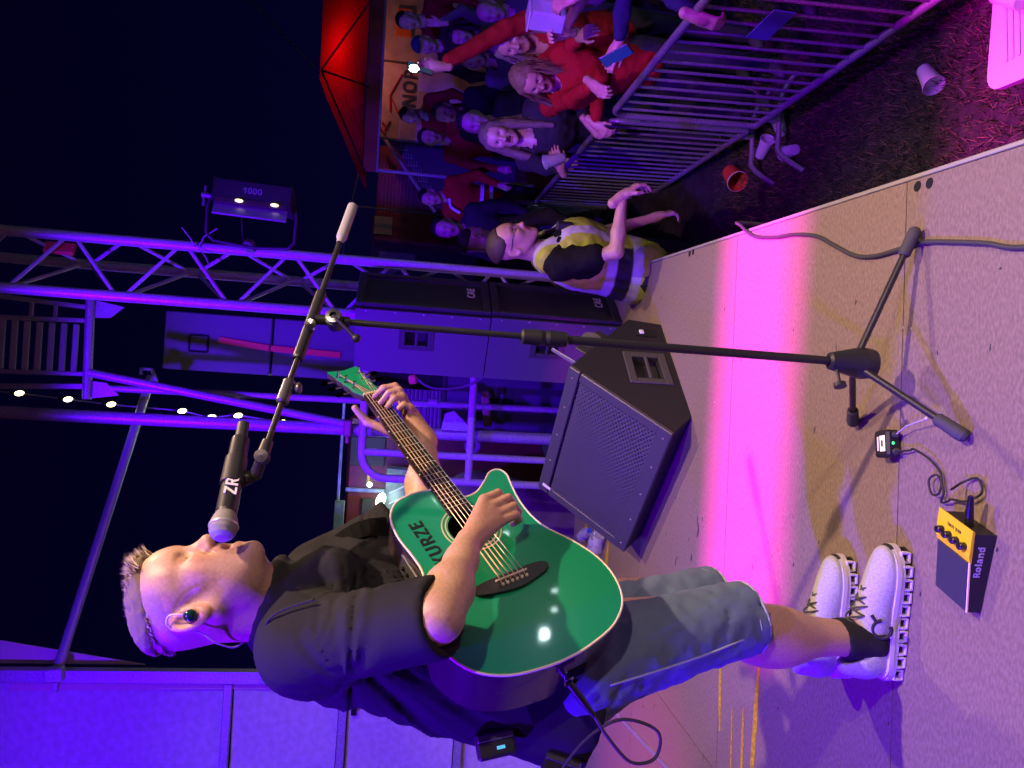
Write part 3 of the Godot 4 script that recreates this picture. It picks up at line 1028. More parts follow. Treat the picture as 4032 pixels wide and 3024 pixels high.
func mic_stand() -> void:
	var black := mat("stand_black", 0.020, 0.020, 0.022, 0.38)
	var chrome := mat("chrome", 0.75, 0.75, 0.76, 0.16, {"metal": 1.0})
	var rub := mat("rubber_foot", 0.055, 0.055, 0.06, 0.75)
	var o := thing("microphone_stand", V(0.105, 0, -1.72), "black tripod microphone stand with boom arm in front of the singer", "microphone stand")
	var hub := V(0.105, 0.16, -1.72)
	part(o, "lower_pole", mb().rod(V(0.105, 0.16, -1.72), V(0.109, 0.90, -1.72), 0.0104, 14).mesh(), black)
	part(o, "upper_pole", mb().rod(V(0.109, 0.90, -1.72), V(0.112, 1.37, -1.72), 0.0072, 12).mesh(), black)
	part(o, "height_clutch", mb().lathe(PackedVector2Array([Vector2(0.010, -0.055), Vector2(0.017, -0.05), Vector2(0.019, -0.01), Vector2(0.016, 0.0), Vector2(0.019, 0.01), Vector2(0.017, 0.05), Vector2(0.010, 0.055)]), V(0.109, 0.925, -1.72), Vector3.UP, 16).mesh(), mat("rubber"))
	# hub: tapered casting with flat leg sockets
	part(o, "hub", mb().lathe(PackedVector2Array([Vector2(0.012, 0.068), Vector2(0.021, 0.064), Vector2(0.036, 0.0), Vector2(0.039, -0.02), Vector2(0.036, -0.046), Vector2(0.018, -0.05), Vector2(0.0, -0.05)]), hub, Vector3.UP, 18).mesh(), black)
	part(o, "hub_screw", mb().rod(hub + V(-0.02, 0.05, 0.01), hub + V(-0.055, 0.052, 0.03), 0.004, 8).lathe(PackedVector2Array([Vector2(0, -0.005), Vector2(0.014, -0.005), Vector2(0.015, 0.005), Vector2(0, 0.006)]), hub + V(-0.057, 0.052, 0.03), V(-0.8, 0, 0.4), 12).mesh(), black)
	for ft in [V(-0.052, 0.0, -1.515), V(-0.046, 0.0, -1.935), V(0.440, 0.0, -1.722)]:
		var d: Vector3 = ft - V(hub.x, 0, hub.z)
		d = d.normalized()
		var a := hub + d * 0.03 + V(0, -0.012, 0)
		var b: Vector3 = ft - d * 0.02 + V(0, 0.028, 0)
		var lg := part(o, "leg", mb().rod(a, b, 0.0082, 12).mesh(), black)
		var ax := (b - a).normalized()
		var tip := part(lg, "rubber_tip", mb().lathe(PackedVector2Array([Vector2(0.0105, -0.058), Vector2(0.0145, -0.052), Vector2(0.0165, 0.0), Vector2(0.015, 0.012), Vector2(0.010, 0.019), Vector2(0.0, 0.020)]), b + ax * 0.008, ax, 14).mesh(), rub)
	# boom
	var pv := V(0.114, 1.44, -1.715)
	var me := V(-0.168, 1.492, -1.505)
	var bd := (me - pv).normalized()
	var be := pv - bd * 0.375
	part(o, "pivot", mb().lathe(PackedVector2Array([Vector2(0, -0.02), Vector2(0.019, -0.018), Vector2(0.019, 0.018), Vector2(0, 0.02)]), V(0.113, 1.392, -1.715), V(0.35, 0.1, 0.9), 16).rod(V(0.112, 1.36, -1.72), V(0.113, 1.44, -1.716), 0.012, 10).mesh(), black)
	part(o, "pivot_ring", mb().lathe(PackedVector2Array([Vector2(0.008, 0.021), Vector2(0.016, 0.022), Vector2(0.016, 0.026), Vector2(0.008, 0.027)]), V(0.113, 1.392, -1.715), V(0.35, 0.1, 0.9), 16).mesh(), chrome)
	part(o, "pivot_lever", mb().rod(V(0.118, 1.39, -1.69), V(0.078, 1.345, -1.68), 0.0045, 8).ball(V(0.076, 1.342, -1.68), V(0.010, 0.010, 0.010), Basis(), 10, 7).mesh(), black)
	part(o, "boom_arm", mb().rod(be + bd * 0.09, me, 0.0062, 12).mesh(), black)
	part(o, "boom_sleeve", mb().lathe(PackedVector2Array([Vector2(0.010, -0.17), Vector2(0.012, -0.165), Vector2(0.012, 0.02), Vector2(0.010, 0.025)]), pv + bd * 0.09, bd, 14).mesh(), black)
	part(o, "counterweight", mb().lathe(PackedVector2Array([Vector2(0, 0), Vector2(0.0125, 0.0), Vector2(0.0125, 0.115), Vector2(0.009, 0.12), Vector2(0.0085, 0.135)]), be, bd, 16).mesh(), mat("weight_grey", 0.33, 0.33, 0.34, 0.55))
	part(o, "boom_knob", mb().lathe(PackedVector2Array([Vector2(0, -0.006), Vector2(0.012, -0.005), Vector2(0.012, 0.006), Vector2(0, 0.008)]), pv + bd * 0.02 + V(0, -0.004, 0.018), V(0.2, 0.1, 0.95), 12).mesh(), chrome)
	part(o, "boom_clutch", mb().lathe(PackedVector2Array([Vector2(0.009, -0.03), Vector2(0.013, -0.025), Vector2(0.013, 0.025), Vector2(0.009, 0.03)]), pv + bd * 0.20, bd, 12).ball(pv + bd * 0.19 + V(0, -0.022, 0), V(0.013, 0.008, 0.013), Basis(), 12, 7).mesh(), mat("steel_dark", 0.12, 0.12, 0.13, 0.35, {"metal": 0.6}))
	# microphone in its clip
	var m0 := V(-0.292, 1.543, -1.45)
	var m1 := V(-0.116, 1.551, -1.62)
	var ax := (m1 - m0).normalized()
	var body := mat("mic_black", 0.018, 0.018, 0.022, 0.38)
	var mo := thing("microphone", m0, "black handheld microphone with silver mesh ball at the singer's mouth", "microphone")
	part(mo, "mesh_ball", mb().lathe(PackedVector2Array([Vector2(0, -0.026), Vector2(0.012, -0.0245), Vector2(0.020, -0.018), Vector2(0.0245, -0.008), Vector2(0.0255, 0.0), Vector2(0.0255, 0.004), Vector2(0.0245, 0.010), Vector2(0.0215, 0.020), Vector2(0.0185, 0.028)]), m0, ax, 28).mesh(), mat("mesh_silver", 0.62, 0.62, 0.62, 0.55, {"metal": 0.35, "tri": 60.0, "tex": noise_tex("meshball", 0.2, 0.35, 1.2, 2), "bump": bump_tex("meshball", 0.25, 8.0, 2)}))
	part(mo, "ball_ring", mb().lathe(PackedVector2Array([Vector2(0.0258, -0.001), Vector2(0.0266, 0.0), Vector2(0.0266, 0.003), Vector2(0.0258, 0.004)]), m0, ax, 28).mesh(), mat("ring_silver", 0.6, 0.6, 0.6, 0.35, {"metal": 0.6}))
	part(mo, "body", mb().lathe(PackedVector2Array([Vector2(0.0185, 0.028), Vector2(0.0195, 0.032), Vector2(0.0195, 0.06), Vector2(0.0185, 0.10), Vector2(0.0175, 0.20), Vector2(0.0165, 0.205)]), m0, ax, 24).mesh(), body)
	part(mo, "antenna_cap", mb().lathe(PackedVector2Array([Vector2(0.0125, 0.205), Vector2(0.0125, 0.245), Vector2(0.0, 0.247)]), m0, ax, 6).mesh(), mat("cap_black", 0.03, 0.03, 0.034, 0.45))
	var side := V(0, 0, 0) + (V(0, 1.25, 0) - m0).normalized()
	side = (side - ax * side.dot(ax)).normalized()
	var upv := side.cross(ax).normalized()
	if upv.y < 0:
		upv = -upv
	letters(mo, "logo", "ZR", 0.023, m0 + ax * 0.078 + side * 0.0192, ax, upv, mat("white_print", 0.85, 0.85, 0.9, 0.5), true, 0.0012)
	var cl := mb()
	var cp := m0 + ax * 0.125
	cl.lathe(PackedVector2Array([Vector2(0.0205, -0.032), Vector2(0.0225, -0.03), Vector2(0.0215, 0.03), Vector2(0.0195, 0.032)]), cp, ax, 16)
	part(o, "mic_clip", cl.tube(PackedVector3Array([cp - upv * 0.018 - ax * 0.015, cp - upv * 0.040, me]), PackedFloat32Array([0.014, 0.013, 0.010]), 10).mesh(), mat("clip_black", 0.022, 0.022, 0.026, 0.42))
	part(o, "clip_joint", mb().lathe(PackedVector2Array([Vector2(0, -0.014), Vector2(0.013, -0.012), Vector2(0.013, 0.012), Vector2(0, 0.014)]), me, V(0.3, 0.1, 0.9), 14).lathe(PackedVector2Array([Vector2(0.011, -0.01), Vector2(0.0125, 0.0), Vector2(0.011, 0.035)]), me, -bd, 12).mesh(), mat("clip_black"))

# ---------------------------------------------------------------- things behind and around the stage
func rod_part(o: Node3D, called: String, a: Vector3, b: Vector3, r: float, m: Material, sides := 10) -> MeshInstance3D:
	return part(o, called, mb().rod(a, b, r, sides).mesh(), m)

func background() -> void:
	var alu := mat("frame_alu", 0.52, 0.52, 0.54, 0.45, {"metal": 0.35, "tri": 4.0, "tex": noise_tex("alu", 0.03, 0.7, 1.05, 4)})
	# --- white tent wall on an aluminium frame, left
	var w := thing("tent_wall", V(-3.2, 0, -4.95), "white cloth tent wall on an aluminium frame behind the singer", "tent wall")
	part(w, "corner_profile", mb().box(V(-1.90, 2.1, -4.90), V(0.075, 5.0, 0.07), Basis(), 0.006).box(V(-1.865, 2.1, -4.872), V(0.012, 5.0, 0.02), Basis(), 0.002).mesh(), alu)
	var cloth := mat("tent_cloth", 0.62, 0.60, 0.62, 0.75, {"tri": 1.6, "tex": noise_tex("tentcloth", 0.02, 0.86, 1.0, 5), "bump": bump_tex("weave", 0.3, 2.5, 2), "bump_scale": 0.5, "two": true})
	var ys := [4.6, 2.155, 1.455, 0.715, 0.04]
	for i in 4:
		var B := mb()
		var y1: float = ys[i] - 0.03
		var y0: float = ys[i + 1] + 0.03
		var nn := 10
		var mm := 8
		var P := func(a: int, b: int) -> Vector3:
			var u := float(a) / nn
			var v := float(b) / mm
			return V(-1.94 - 2.6 * u, lerpf(y0, y1, v), -4.955 - 0.03 * sin(PI * v) * (0.6 + 0.4 * sin(u * 9.0 + i * 2.0)) - 0.012 * sin(u * 23.0 + v * 4.0))
		for a in nn:
			for b in mm:
				B.quad(P.call(a + 1, b), P.call(a, b), P.call(a, b + 1), P.call(a + 1, b + 1))
		part(w, "wall_cloth", B.mesh(), cloth)
		if i < 3:
			part(w, "cross_bar", mb().box(V(-3.25, ys[i + 1], -4.925), V(2.6, 0.05, 0.04), Basis(), 0.005).mesh(), alu)
	part(w, "hem_lining", mb().box(V(-1.965, 1.9, -4.935), V(0.05, 3.0, 0.006), Basis(Vector3.BACK, 0.012), 0.002).mesh(), mat("hem_cloth", 0.6, 0.42, 0.42, 0.8))
	part(w, "latch", mb().box(V(-1.895, 1.83, -4.855), V(0.06, 0.24, 0.03), Basis(), 0.006).box(V(-1.85, 1.79, -4.85), V(0.06, 0.07, 0.012), Basis(), 0.005).mesh(), mat("latch", 0.35, 0.36, 0.42, 0.5))
	part(w, "door_slot", mb().box(V(-2.09, 1.385, -4.90), V(0.10, 0.035, 0.01), Basis(), 0.002).mesh(), mat("hole"))
	part(w, "eyelet", mb().lathe(PackedVector2Array([Vector2(0.018, 0), Vector2(0.018, 0.004), Vector2(0.01, 0.005)]), V(-1.905, 3.46, -4.863), V(0, 0, 1), 12).mesh(), mat("hole"))
	part(w, "roof_cloth", mb().prism(PackedVector2Array([Vector2(-1.86, 4.6), Vector2(-1.86, 2.66), Vector2(-1.73, 3.45), Vector2(-1.55, 4.6)]), V(0, 0, -4.98), Vector3.RIGHT, Vector3.UP, V(0, 0, 0.006)).mesh(), mat("roof_cloth", 0.5, 0.40, 0.36, 0.8))
	# brace from the wall to the far corner
	var br := thing("roof_brace", V(-1.0, 3.0, -5.2), "long thin aluminium brace crossing the dark sky above the singer", "brace")
	rod_part(br, "brace_tube", V(-1.888, 3.13, -4.88), V(-0.11, 2.92, -5.6), 0.030, mat("brace_alu", 0.35, 0.36, 0.40, 0.4, {"metal": 0.5}), 12)
	part(br, "end_clamp", mb().box(V(-1.875, 3.125, -4.85), V(0.085, 0.10, 0.06), Basis(Vector3.BACK, 0.12), 0.008).box(V(-1.94, 3.115, -4.85), V(0.08, 0.03, 0.03), Basis(), 0.005).mesh(), alu)
	part(br, "end_hook", mb().tube(PackedVector3Array([V(-0.14, 2.88, -5.58), V(-0.06, 2.92, -5.6), V(-0.06, 2.99, -5.6), V(-0.10, 2.99, -5.6)]), 0.014, 6).mesh(), alu)
	# corner post with its brace
	var cp := thing("corner_post", V(-0.365, -1, -5.2), "tall aluminium corner post behind the guitar neck", "post")
	rod_part(cp, "post_tube", V(-0.358, -1.0, -5.2), V(-0.385, 4.6, -5.2), 0.040, alu, 16)
	rod_part(cp, "slant_brace", V(-0.335, 1.56, -5.17), V(-0.10, 3.16, -5.17), 0.028, alu, 10)
	part(cp, "coupler", mb().box(V(-0.36, 1.55, -5.165), V(0.11, 0.055, 0.08), Basis(), 0.01).box(V(-0.425, 1.55, -5.155), V(0.07, 0.022, 0.02), Basis(), 0.005).mesh(), mat("steel_rust", 0.30, 0.16, 0.14, 0.6, {"metal": 0.4}))
	part(cp, "base_gusset", mb().prism(PackedVector2Array([Vector2(0, 0), Vector2(0.13, 0.14), Vector2(0.11, 0.20), Vector2(0, 0.22)]), V(-0.335, 0.72, -5.15), Vector3.RIGHT, Vector3.UP, V(0, 0, 0.02)).mesh(), alu)
	var tp := thing("thin_post", V(-0.17, -1, -5.25), "thinner aluminium post between corner post and loudspeaker tower", "post")
	rod_part(tp, "post_tube", V(-0.150, -1.0, -5.25), V(-0.195, 3.17, -5.25), 0.022, alu, 12)
	part(tp, "post_joint", mb().lathe(PackedVector2Array([Vector2(0.03, -0.03), Vector2(0.03, 0.03)]), V(-0.16, 1.0, -5.25), Vector3.UP, 12).mesh(), alu)
	# ladder-like roof sleeve at the top
	var rs := thing("roof_sleeve", V(0.08, 3.15, -5.25), "slatted aluminium roof sleeve hanging high between truss and corner post", "roof sleeve")
	var slat := mat("slat_alu", 0.42, 0.40, 0.44, 0.4, {"metal": 0.5})
	rod_part(rs, "bottom_beam", V(-0.27, 3.185, -5.22), V(0.36, 3.20, -5.22), 0.028, alu, 12)
	for i in 9:
		var y: float = 3.285 + 0.072 * i
		part(rs, "slat", mb().box(V(0.045, y, -5.25), V(0.31, 0.033, 0.05), Basis(Vector3.RIGHT, 0.3), 0.004).mesh(), slat)
	for x in [0.215, -0.125]:
		part(rs, "side_rail", mb().box(V(x, 3.62, -5.24), V(0.028, 0.86, 0.05), Basis(Vector3.BACK, 0.03), 0.004).mesh(), slat)
	part(rs, "outer_rail", mb().box(V(0.335, 3.62, -5.22), V(0.03, 0.86, 0.03), Basis(Vector3.BACK, -0.06), 0.004).mesh(), slat)
	part(rs, "outer_rail", mb().box(V(-0.215, 3.62, -5.22), V(0.035, 0.86, 0.03), Basis(Vector3.BACK, 0.06), 0.004).mesh(), slat)
	for y in [3.46, 3.60]:
		part(rs, "cross_link", mb().box(V(0.275, y - 0.05, -5.24), V(0.11, 0.022, 0.02), Basis(), 0.003).mesh(), slat)
	for s in [[0.30, 3.10], [-0.205, 3.10]]:
		part(rs, "gusset_plate", mb().prism(PackedVector2Array([Vector2(-0.05, 0.07), Vector2(-0.045, -0.02), Vector2(0.03, -0.10), Vector2(0.06, 0.07)]), V(s[0], s[1], -5.24), Vector3.RIGHT if s[0] > 0 else Vector3.LEFT, Vector3.UP, V(0, 0, 0.012)).mesh(), alu)
	# string of bulbs
	var sl := thing("string_lights", V(-0.33, 2.0, -5.6), "string of glowing warm bulbs hanging along the corner post", "string lights")
	var pts := [V(-0.27, 3.95, -5.6), V(-0.276, 3.76, -5.6), V(-0.298, 3.453, -5.6), V(-0.316, 3.177, -5.6), V(-0.325, 2.95, -5.6), V(-0.334, 2.714, -5.6), V(-0.365, 2.517, -5.6), V(-0.344, 2.341, -5.6), V(-0.373, 2.038, -5.6), V(-0.40, 1.7, -5.6)]
	part(sl, "wire", mb().tube(spline(PackedVector3Array(pts), 4), 0.006, 6).mesh(), mat("tie"))
	var glow := mat("bulb_glow", 1, 0.9, 0.6, 0.3, {"emit": Color(1.0, 0.93, 0.62), "power": 9.0})
	var light_at := []
	for i in [1, 2, 3, 5, 6, 7, 8]:
		var p: Vector3 = pts[i] + V(0.0, -0.01, 0.0)
		part(sl, "bulb", mb().ball(p, V(0.017, 0.030, 0.017), Basis(Vector3.BACK, 0.2), 12, 8).mesh(), glow)
		part(sl, "socket", mb().lathe(PackedVector2Array([Vector2(0.011, 0.028), Vector2(0.010, 0.06), Vector2(0, 0.062)]), p, V(0.1, 1, 0), 10).mesh(), mat("rubber"))
		var l := OmniLight3D.new()
		l.name = "light"
		l.light_color = Color(1.0, 0.86, 0.55)
		l.light_energy = 0.004
		l.light_size = 0.02
		l.omni_range = 12.0
		l.omni_attenuation = 2.0
		l.shadow_enabled = true
		l.position = p - sl.position
		sl.add_child(l, true)
	# --- rear loudspeaker tower
	var pl := thing("speaker_plinth", V(0.15, -1, -6.2), "dark draped plinth under the rear loudspeaker tower", "plinth")
	part(pl, "plinth_box", mb().box(V(0.16, 0.2, -6.25), V(0.5, 2.4, 0.5), Basis(), 0.01).mesh(), mat("skirt_cloth"))
	var rb := mat("rear_cabinet", 0.13, 0.13, 0.15, 0.65, {"tri": 5.0, "tex": noise_tex("cab", 0.06, 0.7, 1.05, 4)})
	for i in 2:
		var y: float = [2.585, 1.806][i]
		var o := thing("speaker_cabinet", V(0.16, y - 0.385, -6.2), ["top loudspeaker cabinet of the rear tower with square handle", "second loudspeaker cabinet from the top of the rear tower"][i], "speaker", "loudspeakers of the rear tower")
		part(o, "shell", mb().box(V(0.162, y, -6.22), V(0.43, 0.765, 0.45), Basis(Vector3.BACK, 0.0), 0.008).mesh(), rb)
		if i == 0:
			var B := mb()
			B.box(V(0.21, 2.72, -5.99), V(0.012, 0.13, 0.012), Basis(), 0.003)
			B.box(V(0.15, 2.655, -5.99), V(0.12, 0.014, 0.012), Basis(), 0.003)
			B.box(V(0.09, 2.72, -5.99), V(0.014, 0.13, 0.012), Basis(), 0.003)
			B.box(V(0.15, 2.787, -5.99), V(0.12, 0.012, 0.012), Basis(), 0.003)
			part(o, "handle_frame", B.mesh(), mat("hole"))
	var stp := mb()
	var sp := [V(0.188, 2.585, -5.985), V(0.150, 2.21, -5.983), V(0.135, 1.68, -5.985)]
	for i in 2:
		var dd: Vector3 = (sp[i + 1] - sp[i]) * 0.485
		stp.box((sp[i] + sp[i + 1]) * 0.5, V(0.045, dd.length() * 2, 0.004), Basis(V(-dd.y, dd.x, 0).normalized(), dd.normalized(), V(0, 0, 1)), 0.001)
	solo("lashing_strap", stp.mesh(), mat("red_strap", 0.62, 0.05, 0.05, 0.7), "red lashing strap hanging down the rear loudspeaker tower", "strap")
	# cable with pink plug hanging at the near tower
	solo("hanging_cable", mb().tube(spline(PackedVector3Array([V(0.0, 1.13, -5.0), V(-0.05, 1.05, -5.0), V(-0.06, 0.95, -5.0), V(-0.03, 0.80, -5.0), V(0.04, 0.70, -4.9), V(0.10, 0.66, -4.8)]), 6), 0.009, 8).mesh(), mat("cable_violet", 0.10, 0.09, 0.11, 0.5), "thin cable sagging behind the speaker stack", "cable")
	solo("cable_plug", mb().box(V(-0.012, 1.15, -5.0), V(0.06, 0.055, 0.04), Basis(Vector3.BACK, 0.2), 0.012).mesh(), mat("orange_plug", 0.65, 0.20, 0.12, 0.5), "small orange plug hanging behind the speaker stack", "plug")
	# --- railing
	var rl := thing("safety_railing", V(-0.3, 0, -5.10), "tubular stage railing with rounded corner behind the guitar neck", "railing")
	var rm := mat("rail_paint", 0.50, 0.48, 0.52, 0.5, {"tri": 4.0, "tex": noise_tex("alu", 0.03, 0.7, 1.05, 4)})
	var top := PackedVector3Array([V(0.25, 1.455, -5.06), V(-0.48, 1.445, -5.06)])
	for k in 7:
		var a := PI / 2 * k / 6.0
		top.append(V(-0.50 - 0.165 * sin(a), 1.28 + 0.165 * cos(a), -5.06))
	top.append(V(-0.668, -0.02, -5.06))
	part(rl, "rail_tube", mb().tube(top, 0.026, 12).mesh(), rm)
	rod_part(rl, "rail_post", V(-0.498, 1.43, -5.06), V(-0.498, -0.02, -5.06), 0.024, rm)
	rod_part(rl, "rail_post", V(0.2, 1.44, -5.06), V(0.2, -0.02, -5.06), 0.024, rm)
	rod_part(rl, "mid_rail", V(-0.66, 0.745, -5.06), V(0.25, 0.750, -5.06), 0.026, rm)
	rod_part(rl, "foot_rail", V(-0.66, 0.06, -5.06), V(0.25, 0.06, -5.06), 0.024, rm)
	# --- cases and boxes behind the railing
	var fc := thing("flight_case", V(0.0, -1, -5.9), "dark flight case standing behind the railing", "flight case")
	part(fc, "case_shell", mb().box(V(0.0, -0.05, -5.9), V(0.75, 1.90, 0.6), Basis(), 0.012).mesh(), mat("case_blue", 0.055, 0.055, 0.085, 0.6))
	part(fc, "case_edge", mb().box(V(0.0, 0.905, -5.6), V(0.76, 0.03, 0.02), Basis(), 0.004).box(V(-0.37, -0.05, -5.6), V(0.03, 1.9, 0.02), Basis(), 0.004).mesh(), mat("cabinet_dark"))
	part(fc, "case_handle", mb().box(V(-0.14, 0.50, -5.592), V(0.05, 0.20, 0.012), Basis(), 0.006).mesh(), mat("hole"))
	var wh := mb()
	wh.lathe(PackedVector2Array([Vector2(0.02, -0.015), Vector2(0.055, -0.015), Vector2(0.06, 0), Vector2(0.055, 0.015), Vector2(0.02, 0.015)]), V(-0.46, 0.69, -5.45), V(0.15, 0.1, 1), 20)
	wh.box(V(-0.455, 0.70, -5.44), V(0.05, 0.05, 0.03), Basis(), 0.008)
	solo("caster_wheel", wh.mesh(), mat("caster", 0.16, 0.16, 0.19, 0.5), "blue tinted caster wheel of a parked trolley behind the railing", "wheel")
	var lv := thing("louvred_unit", V(-0.1, -1, -6.9), "grey louvred generator housing behind the railing", "generator")
	part(lv, "housing", mb().box(V(-0.14, 0.2, -7.0), V(0.7, 2.4, 0.5), Basis(), 0.01).mesh(), mat("louvre_dark", 0.10, 0.10, 0.11, 0.6))
	for i in 22:
		part(lv, "louvre", mb().box(V(-0.14, 0.62 + i * 0.035, -6.745), V(0.62, 0.022, 0.02), Basis(Vector3.RIGHT, 0.5), 0.002).mesh(), mat("louvre", 0.22, 0.22, 0.22, 0.55))
	part(lv, "louvre_frame", mb().box(V(-0.14, 1.00, -6.73), V(0.66, 0.035, 0.02), Basis(), 0.003).box(V(-0.14, 1.40, -6.73), V(0.66, 0.02, 0.02), Basis(), 0.003).mesh(), mat("louvre_frame", 0.16, 0.16, 0.18, 0.5))
	solo("wood_plank", mb().box(V(-0.19, 0.60, -5.52), V(0.26, 0.06, 0.03), Basis(Vector3.BACK, 0.15), 0.01).mesh(), mat("plank", 0.38, 0.26, 0.16, 0.8, {"tri": 5.0, "tex": noise_tex("ply0", 0.012, 0.55, 1.15, 5)}), "short splintered wooden plank behind the railing", "plank")
	var dt := thing("dark_trailer", V(-0.6, -1, -9.0), "dark grey parked trailer behind the railing", "trailer")
	part(dt, "trailer_box", mb().box(V(-0.55, 0.1, -9.2), V(1.15, 2.2, 1.0), Basis(), 0.02).mesh(), mat("trailer_grey", 0.12, 0.11, 0.11, 0.7))
	part(dt, "trailer_side", mb().box(V(-0.62, 1.18, -8.68), V(0.20, 0.32, 0.03), Basis(), 0.01).mesh(), mat("trailer_cream", 0.45, 0.40, 0.32, 0.7))
	part(dt, "axle", mb().rod(V(-1.0, -0.75, -9.0), V(-0.1, -0.75, -9.0), 0.25, 14).mesh(), mat("rubber"))
	# lamp behind the hand
	var wl := thing("work_lamp", V(-0.46, 1.40, -7.0), "bright white work lamp shining behind the fretting hand", "lamp")
	part(wl, "lamp_glass", mb().ball(V(-0.448, 1.44, -7.0), V(0.04, 0.07, 0.04), Basis(), 12, 8).mesh(), mat("white_glow", 1, 1, 1, 0.3, {"emit": Color(0.88, 1.0, 0.96), "power": 8.0}))
	part(wl, "lamp_cage", mb().lathe(PackedVector2Array([Vector2(0.02, 0.07), Vector2(0.03, 0.09), Vector2(0.0, 0.13)]), V(-0.448, 1.44, -7.0), Vector3.UP, 10).mesh(), mat("steel_grey"))
	var l2 := OmniLight3D.new()
	l2.name = "light"
	l2.light_color = Color(0.88, 1.0, 0.96)
	l2.light_energy = 0.35
	l2.light_size = 0.05
	l2.omni_range = 12.0
	l2.omni_attenuation = 2.0
	l2.shadow_enabled = true
	l2.position = V(0.012, 0.04, 0)
	wl.add_child(l2)
	truck()
	far_right()
	# added bulbs out of view, placed to put highlights on the guitar lacquer
	var fs := thing("glint_bulbs", V(5.2, -1.0, -2.3), "added unseen cool white bulbs that put highlights on the guitar", "glint_bulbs")
	var fw := PackedVector3Array()
	for i in 8:
		fw.append(V(5.2 + 0.3 * sin(i * 1.7), 0.55 - 0.16 * i + 0.30 * sin(i * 2.1), -3.1 + 0.21 * i))
	part(fs, "wire", mb().tube(spline(fw, 3), 0.008, 6).mesh(), mat("rubber"))
	for i in 8:
		part(fs, "bulb", mb().ball(fw[i] + V(0, -0.06, 0), V(0.016, 0.030, 0.016), Basis(), 12, 8).mesh(), mat("cool_glow", 1, 1, 1, 0.3, {"emit": Color(0.85, 1.0, 1.0), "power": 40.0}))
		rod_part(fs, "socket", fw[i], fw[i] + V(0, -0.02, 0), 0.02, mat("rubber"), 8)
		if i % 3 == 1:
			var lf := OmniLight3D.new()
			lf.name = "light"
			lf.light_color = Color(0.85, 1.0, 1.0)
			lf.light_energy = 0.25
			lf.light_size = 0.05
			lf.omni_range = 20.0
			lf.omni_attenuation = 2.0
			lf.shadow_enabled = true
			lf.position = fw[i] + V(0, -0.06, 0) - fs.position
			fs.add_child(lf, true)
	rod_part(fs, "pole", V(5.2, 0.7, -3.3), V(5.2, -1, -3.3), 0.03, mat("pole_grey"), 8)
	rod_part(fs, "pole", V(5.0, -0.3, -1.3), V(5.0, -1, -1.3), 0.03, mat("pole_grey"), 8)

